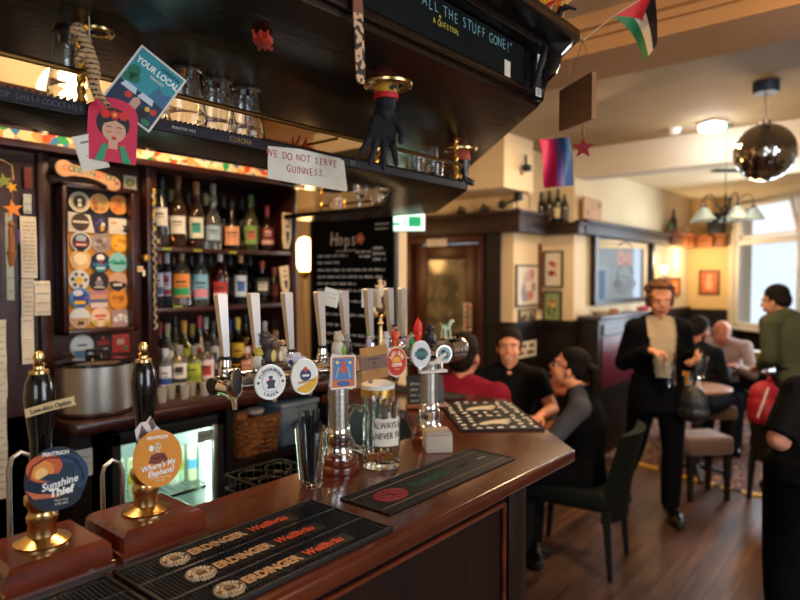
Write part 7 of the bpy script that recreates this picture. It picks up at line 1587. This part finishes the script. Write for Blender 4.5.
# 2 smiling woman in a black t-shirt
p = AWAY*4.0+RIGHT*.70
J = sit(.06, 1.175); J.update(head=(0, .10, 1.185), neck=(0, .06, 1.045), shL=(-.18, .05, .98), shR=(.18, .05, .98), look=(.12, 1, .02), elR=(.24, .16, .74), wrR=(.19, .40, .785), elL=(-.27, .10, .79), wrL=(-.16, .33, .79))
person('person with a wide smile in a black t-shirt, facing the bar', (p.x, p.y, 0), TOCAM+LEFT*.12, J, '#dc9a76', top='#0a0a0c', bottom='#0d0d10', sleeve=.30, hairfn=h_tied, haircol='#20130e', smile=1)
simple_stool('dark round stool under the smiling person', p, TOCAM)
# 3 woman with glasses, dark hair, seated in the velvet chair
J = sit(-.02, 1.15); J.update(head=(0, .05, 1.10), neck=(0, -.0, .97), shL=(-.175, -.01, .90), shR=(.175, -.01, .90), chest=(0, -.03, .79), look=(0, 1, .28), elL=(-.23, .14, .72), wrL=(-.12, .36, .77), elR=(.25, .02, .70), wrR=(.16, .25, .74))
J['hup'] = (0, -.2, 1)
person('person with glasses and long dark hair, in profile in the green chair', (W3.x, W3.y, 0), LEFT+AWAY*.3, J, '#d8926e', top='#44464f', bottom='#08090b', jacket=None, hairfn=h_long, haircol='#120d0c', glasses=1)
t3 = bpy.data.objects[[o.name for o in bpy.data.objects if o.get('label', '').startswith('person with glasses')][0]]
mb = MB(); torso_parts(mb, J, .024, 1, hem=.12); mb.tube([Vector(J['chest']).lerp(Vector(J['neck']), .7), Vector(J['neck'])+Vector((0, -.01, .03))], [.085, .068], 16)
link('gilet', organic(mb, 'gilet', mat('black_gilet', '#07080a', .9, bump=.25, bscale=(14, 14, 14), spec=.1), .009, 4), t3)
# 4 standing woman carrying glasses
p = AWAY*4.22+RIGHT*1.755
J = dict(pelvis=(0, 0, .86), chest=(0, .0, 1.13), neck=(0, 0, 1.335), head=(0, .025, 1.462), look=(.06, 1, -.12), shL=(-.152, 0, 1.265), shR=(.152, 0, 1.265), elL=(-.215, -.06, 1.03), elR=(.215, -.05, 1.03), wrL=(-.19, .20, 1.13), wrR=(.11, .20, 1.14),
 hdL=(.3, .5, -.5), hdR=(-.7, .5, -.1), hnL=(.8, .3, 0), hnR=(-.2, .2, -1), hipL=(-.09, 0, .83), hipR=(.09, 0, .83), knL=(-.09, .05, .45), knR=(.11, -.10, .46), anL=(-.07, .08, .09), anR=(.14, -.34, .13), toeL=(-.07, .22, .038), toeR=(.15, -.21, .04))
def cutj(co): 
    return co.y > .03 and co.z > .86 and abs(co.x) < .035+.055*min(1, max(0, (co.z-.9)/.35)) and co.z < 1.36
t4, H4 = person('person with curly brown hair, black jacket and beige shirt, standing and holding glasses', (p.x, p.y, 0), TOCAM+LEFT*.10, J, '#d0906c', top='#b8a482', bottom='#08090b', jacket=('#0a0b0e', cutj), hairfn=h_curly, haircol='#5e3e28', smile=0, hem=.14, curl=(55, 60))
pW = p; fdv = (TOCAM+LEFT*.10).normalized(); rt = Vector((fdv.y, -fdv.x, 0))
def W4(x, y, z): return pW+rt*x+fdv*y+Vector((0, 0, z))
for k, (x, y, z, tl, lb) in enumerate(((.03, .29, 1.0, 8, 'empty tall glass held low in the right hand of the standing person'), (-.0, .29, .93, -6, 'second empty glass stacked under the first in the same hand'), (-.17, .30, .985, 4, 'empty glass held in the other hand of the standing person'))):
    q = W4(x, y, z); m = MB(GLASS); m.lathe([(0, 0), (.026, 0), (.038, .14), (.036, .14), (.024, .006), (0, .006)], 18); ONE('empty_glass', m, lb, 'glass', M=Matrix.Translation(q) @ Matrix.Rotation(R(tl), 4, 'Y'))
t = T('shoulder_bag', 'black textured shoulder bag at the hip of the standing person', 'bag', W4(-.17, .17, .80)); mb = MB(); mb.ell((0, 0, 0), (.10, .07, .12)); mb.ell((.0, 0, -.06), (.11, .075, .07)); link('bag_body', organic(mb, 'bag_body', mat('textured_black', '#1a1a1c', .3, bump=.8, bscale=(50, 50, 50), spec=.8), .008, 3), t)
m = MB(BLKM); m.tube([(0, 0, .08), (.03, -.02, .25), (.08, -.08, .45)], .008, 6); P('strap', m, t)
# 5 man in the green jacket, back turned
p = AWAY*4.55+RIGHT*2.94
J = dict(pelvis=(0, 0, .88), chest=(0, .07, 1.14), neck=(0, .12, 1.33), head=(-.02, .19, 1.44), look=(-.3, 1, -.2), shL=(-.19, .11, 1.275), shR=(.19, .11, 1.275), elL=(-.22, .08, 1.03), elR=(.24, .12, 1.03), wrL=(-.12, .22, .95), wrR=(.16, .25, .95), hipL=(-.09, 0, .85), hipR=(.09, 0, .85), knL=(-.1, .04, .47), knR=(.1, .02, .47), anL=(-.1, -.02, .09), anR=(.1, -.02, .09), toeL=(-.11, .12, .038), toeR=(.11, .12, .038))
person('person in a green jacket with short black hair, leaning over the table with back turned', (p.x, p.y, 0), AWAY+LEFT*.45, J, '#b88264', top='#4a4e3a', bottom='#1c2028', jacket=('#454936', None), hairfn=h_short, haircol='#15120f', fem=0, hem=.18)
# 6 and 7 diners
q6 = AWAY*6.1+RIGHT*3.16
J = sit(.22, 1.06); J.update(chest=(0, .08, .83), neck=(0, .15, 1.01), head=(0, .23, 1.09), look=(-.1, 1, -.30), shL=(-.20, .13, .955), shR=(.20, .13, .955), elL=(-.26, .3, .72), elR=(.26, .3, .72), wrL=(-.12, .48, .80), wrR=(.12, .48, .80))
person('balding person in a pale pinkish shirt bent over the food at the dark table', (q6.x, q6.y, 0), TOCAM+LEFT*.5, J, '#c47a5c', top='#a8928c', bottom='#202a3a', hairfn=h_bald, haircol='#8a8078', fem=0)
q7 = AWAY*5.45+RIGHT*2.55
J = sit(.12, 1.15); J.update(look=(.3, 1, -.2)); 
person('person in a dark top with short dark hair seated left of the balding diner', (q7.x, q7.y, 0), RIGHT+AWAY*.7, J, '#b87a5e', top='#14171f', bottom='#15161a', hairfn=h_short, haircol='#1c1814', fem=0)
simple_stool('dark stool under the dark haired diner', q7, RIGHT); simple_stool('dark stool under the balding diner', q6, LEFT)
# 8 person cropped by the right edge
p = AWAY*2.36+RIGHT*1.70
J = dict(pelvis=(-.07, 0, .90), chest=(0, .02, 1.06), neck=(0, .02, 1.25), head=(0, .05, 1.38), look=(0, 1, -.1), shL=(-.15, .02, 1.17), shR=(.17, .02, 1.17), elL=(-.235, -.04, .99), elR=(.24, 0, 1.0), wrL=(.0, .14, .84), wrR=(.2, .2, .95), hdL=(.4, .5, -.6), hnL=(1, 0, 0), hipL=(-.17, 0, .87), hipR=(.02, 0, .87), knL=(-.19, .05, .48), knR=(.06, .02, .48), anL=(-.17, 0, .09), anR=(.08, 0, .09), toeL=(-.18, .14, .038), toeR=(.08, .14, .038))
person('person in black clothes cut off by the right edge of the photo, bare elbow showing', (p.x, p.y, 0), AWAY*.6+RIGHT*.2, J, '#c08468', top='#08080a', bottom='#07080a', sleeve=.46, hairfn=h_short, haircol='#1c1410', fem=0)
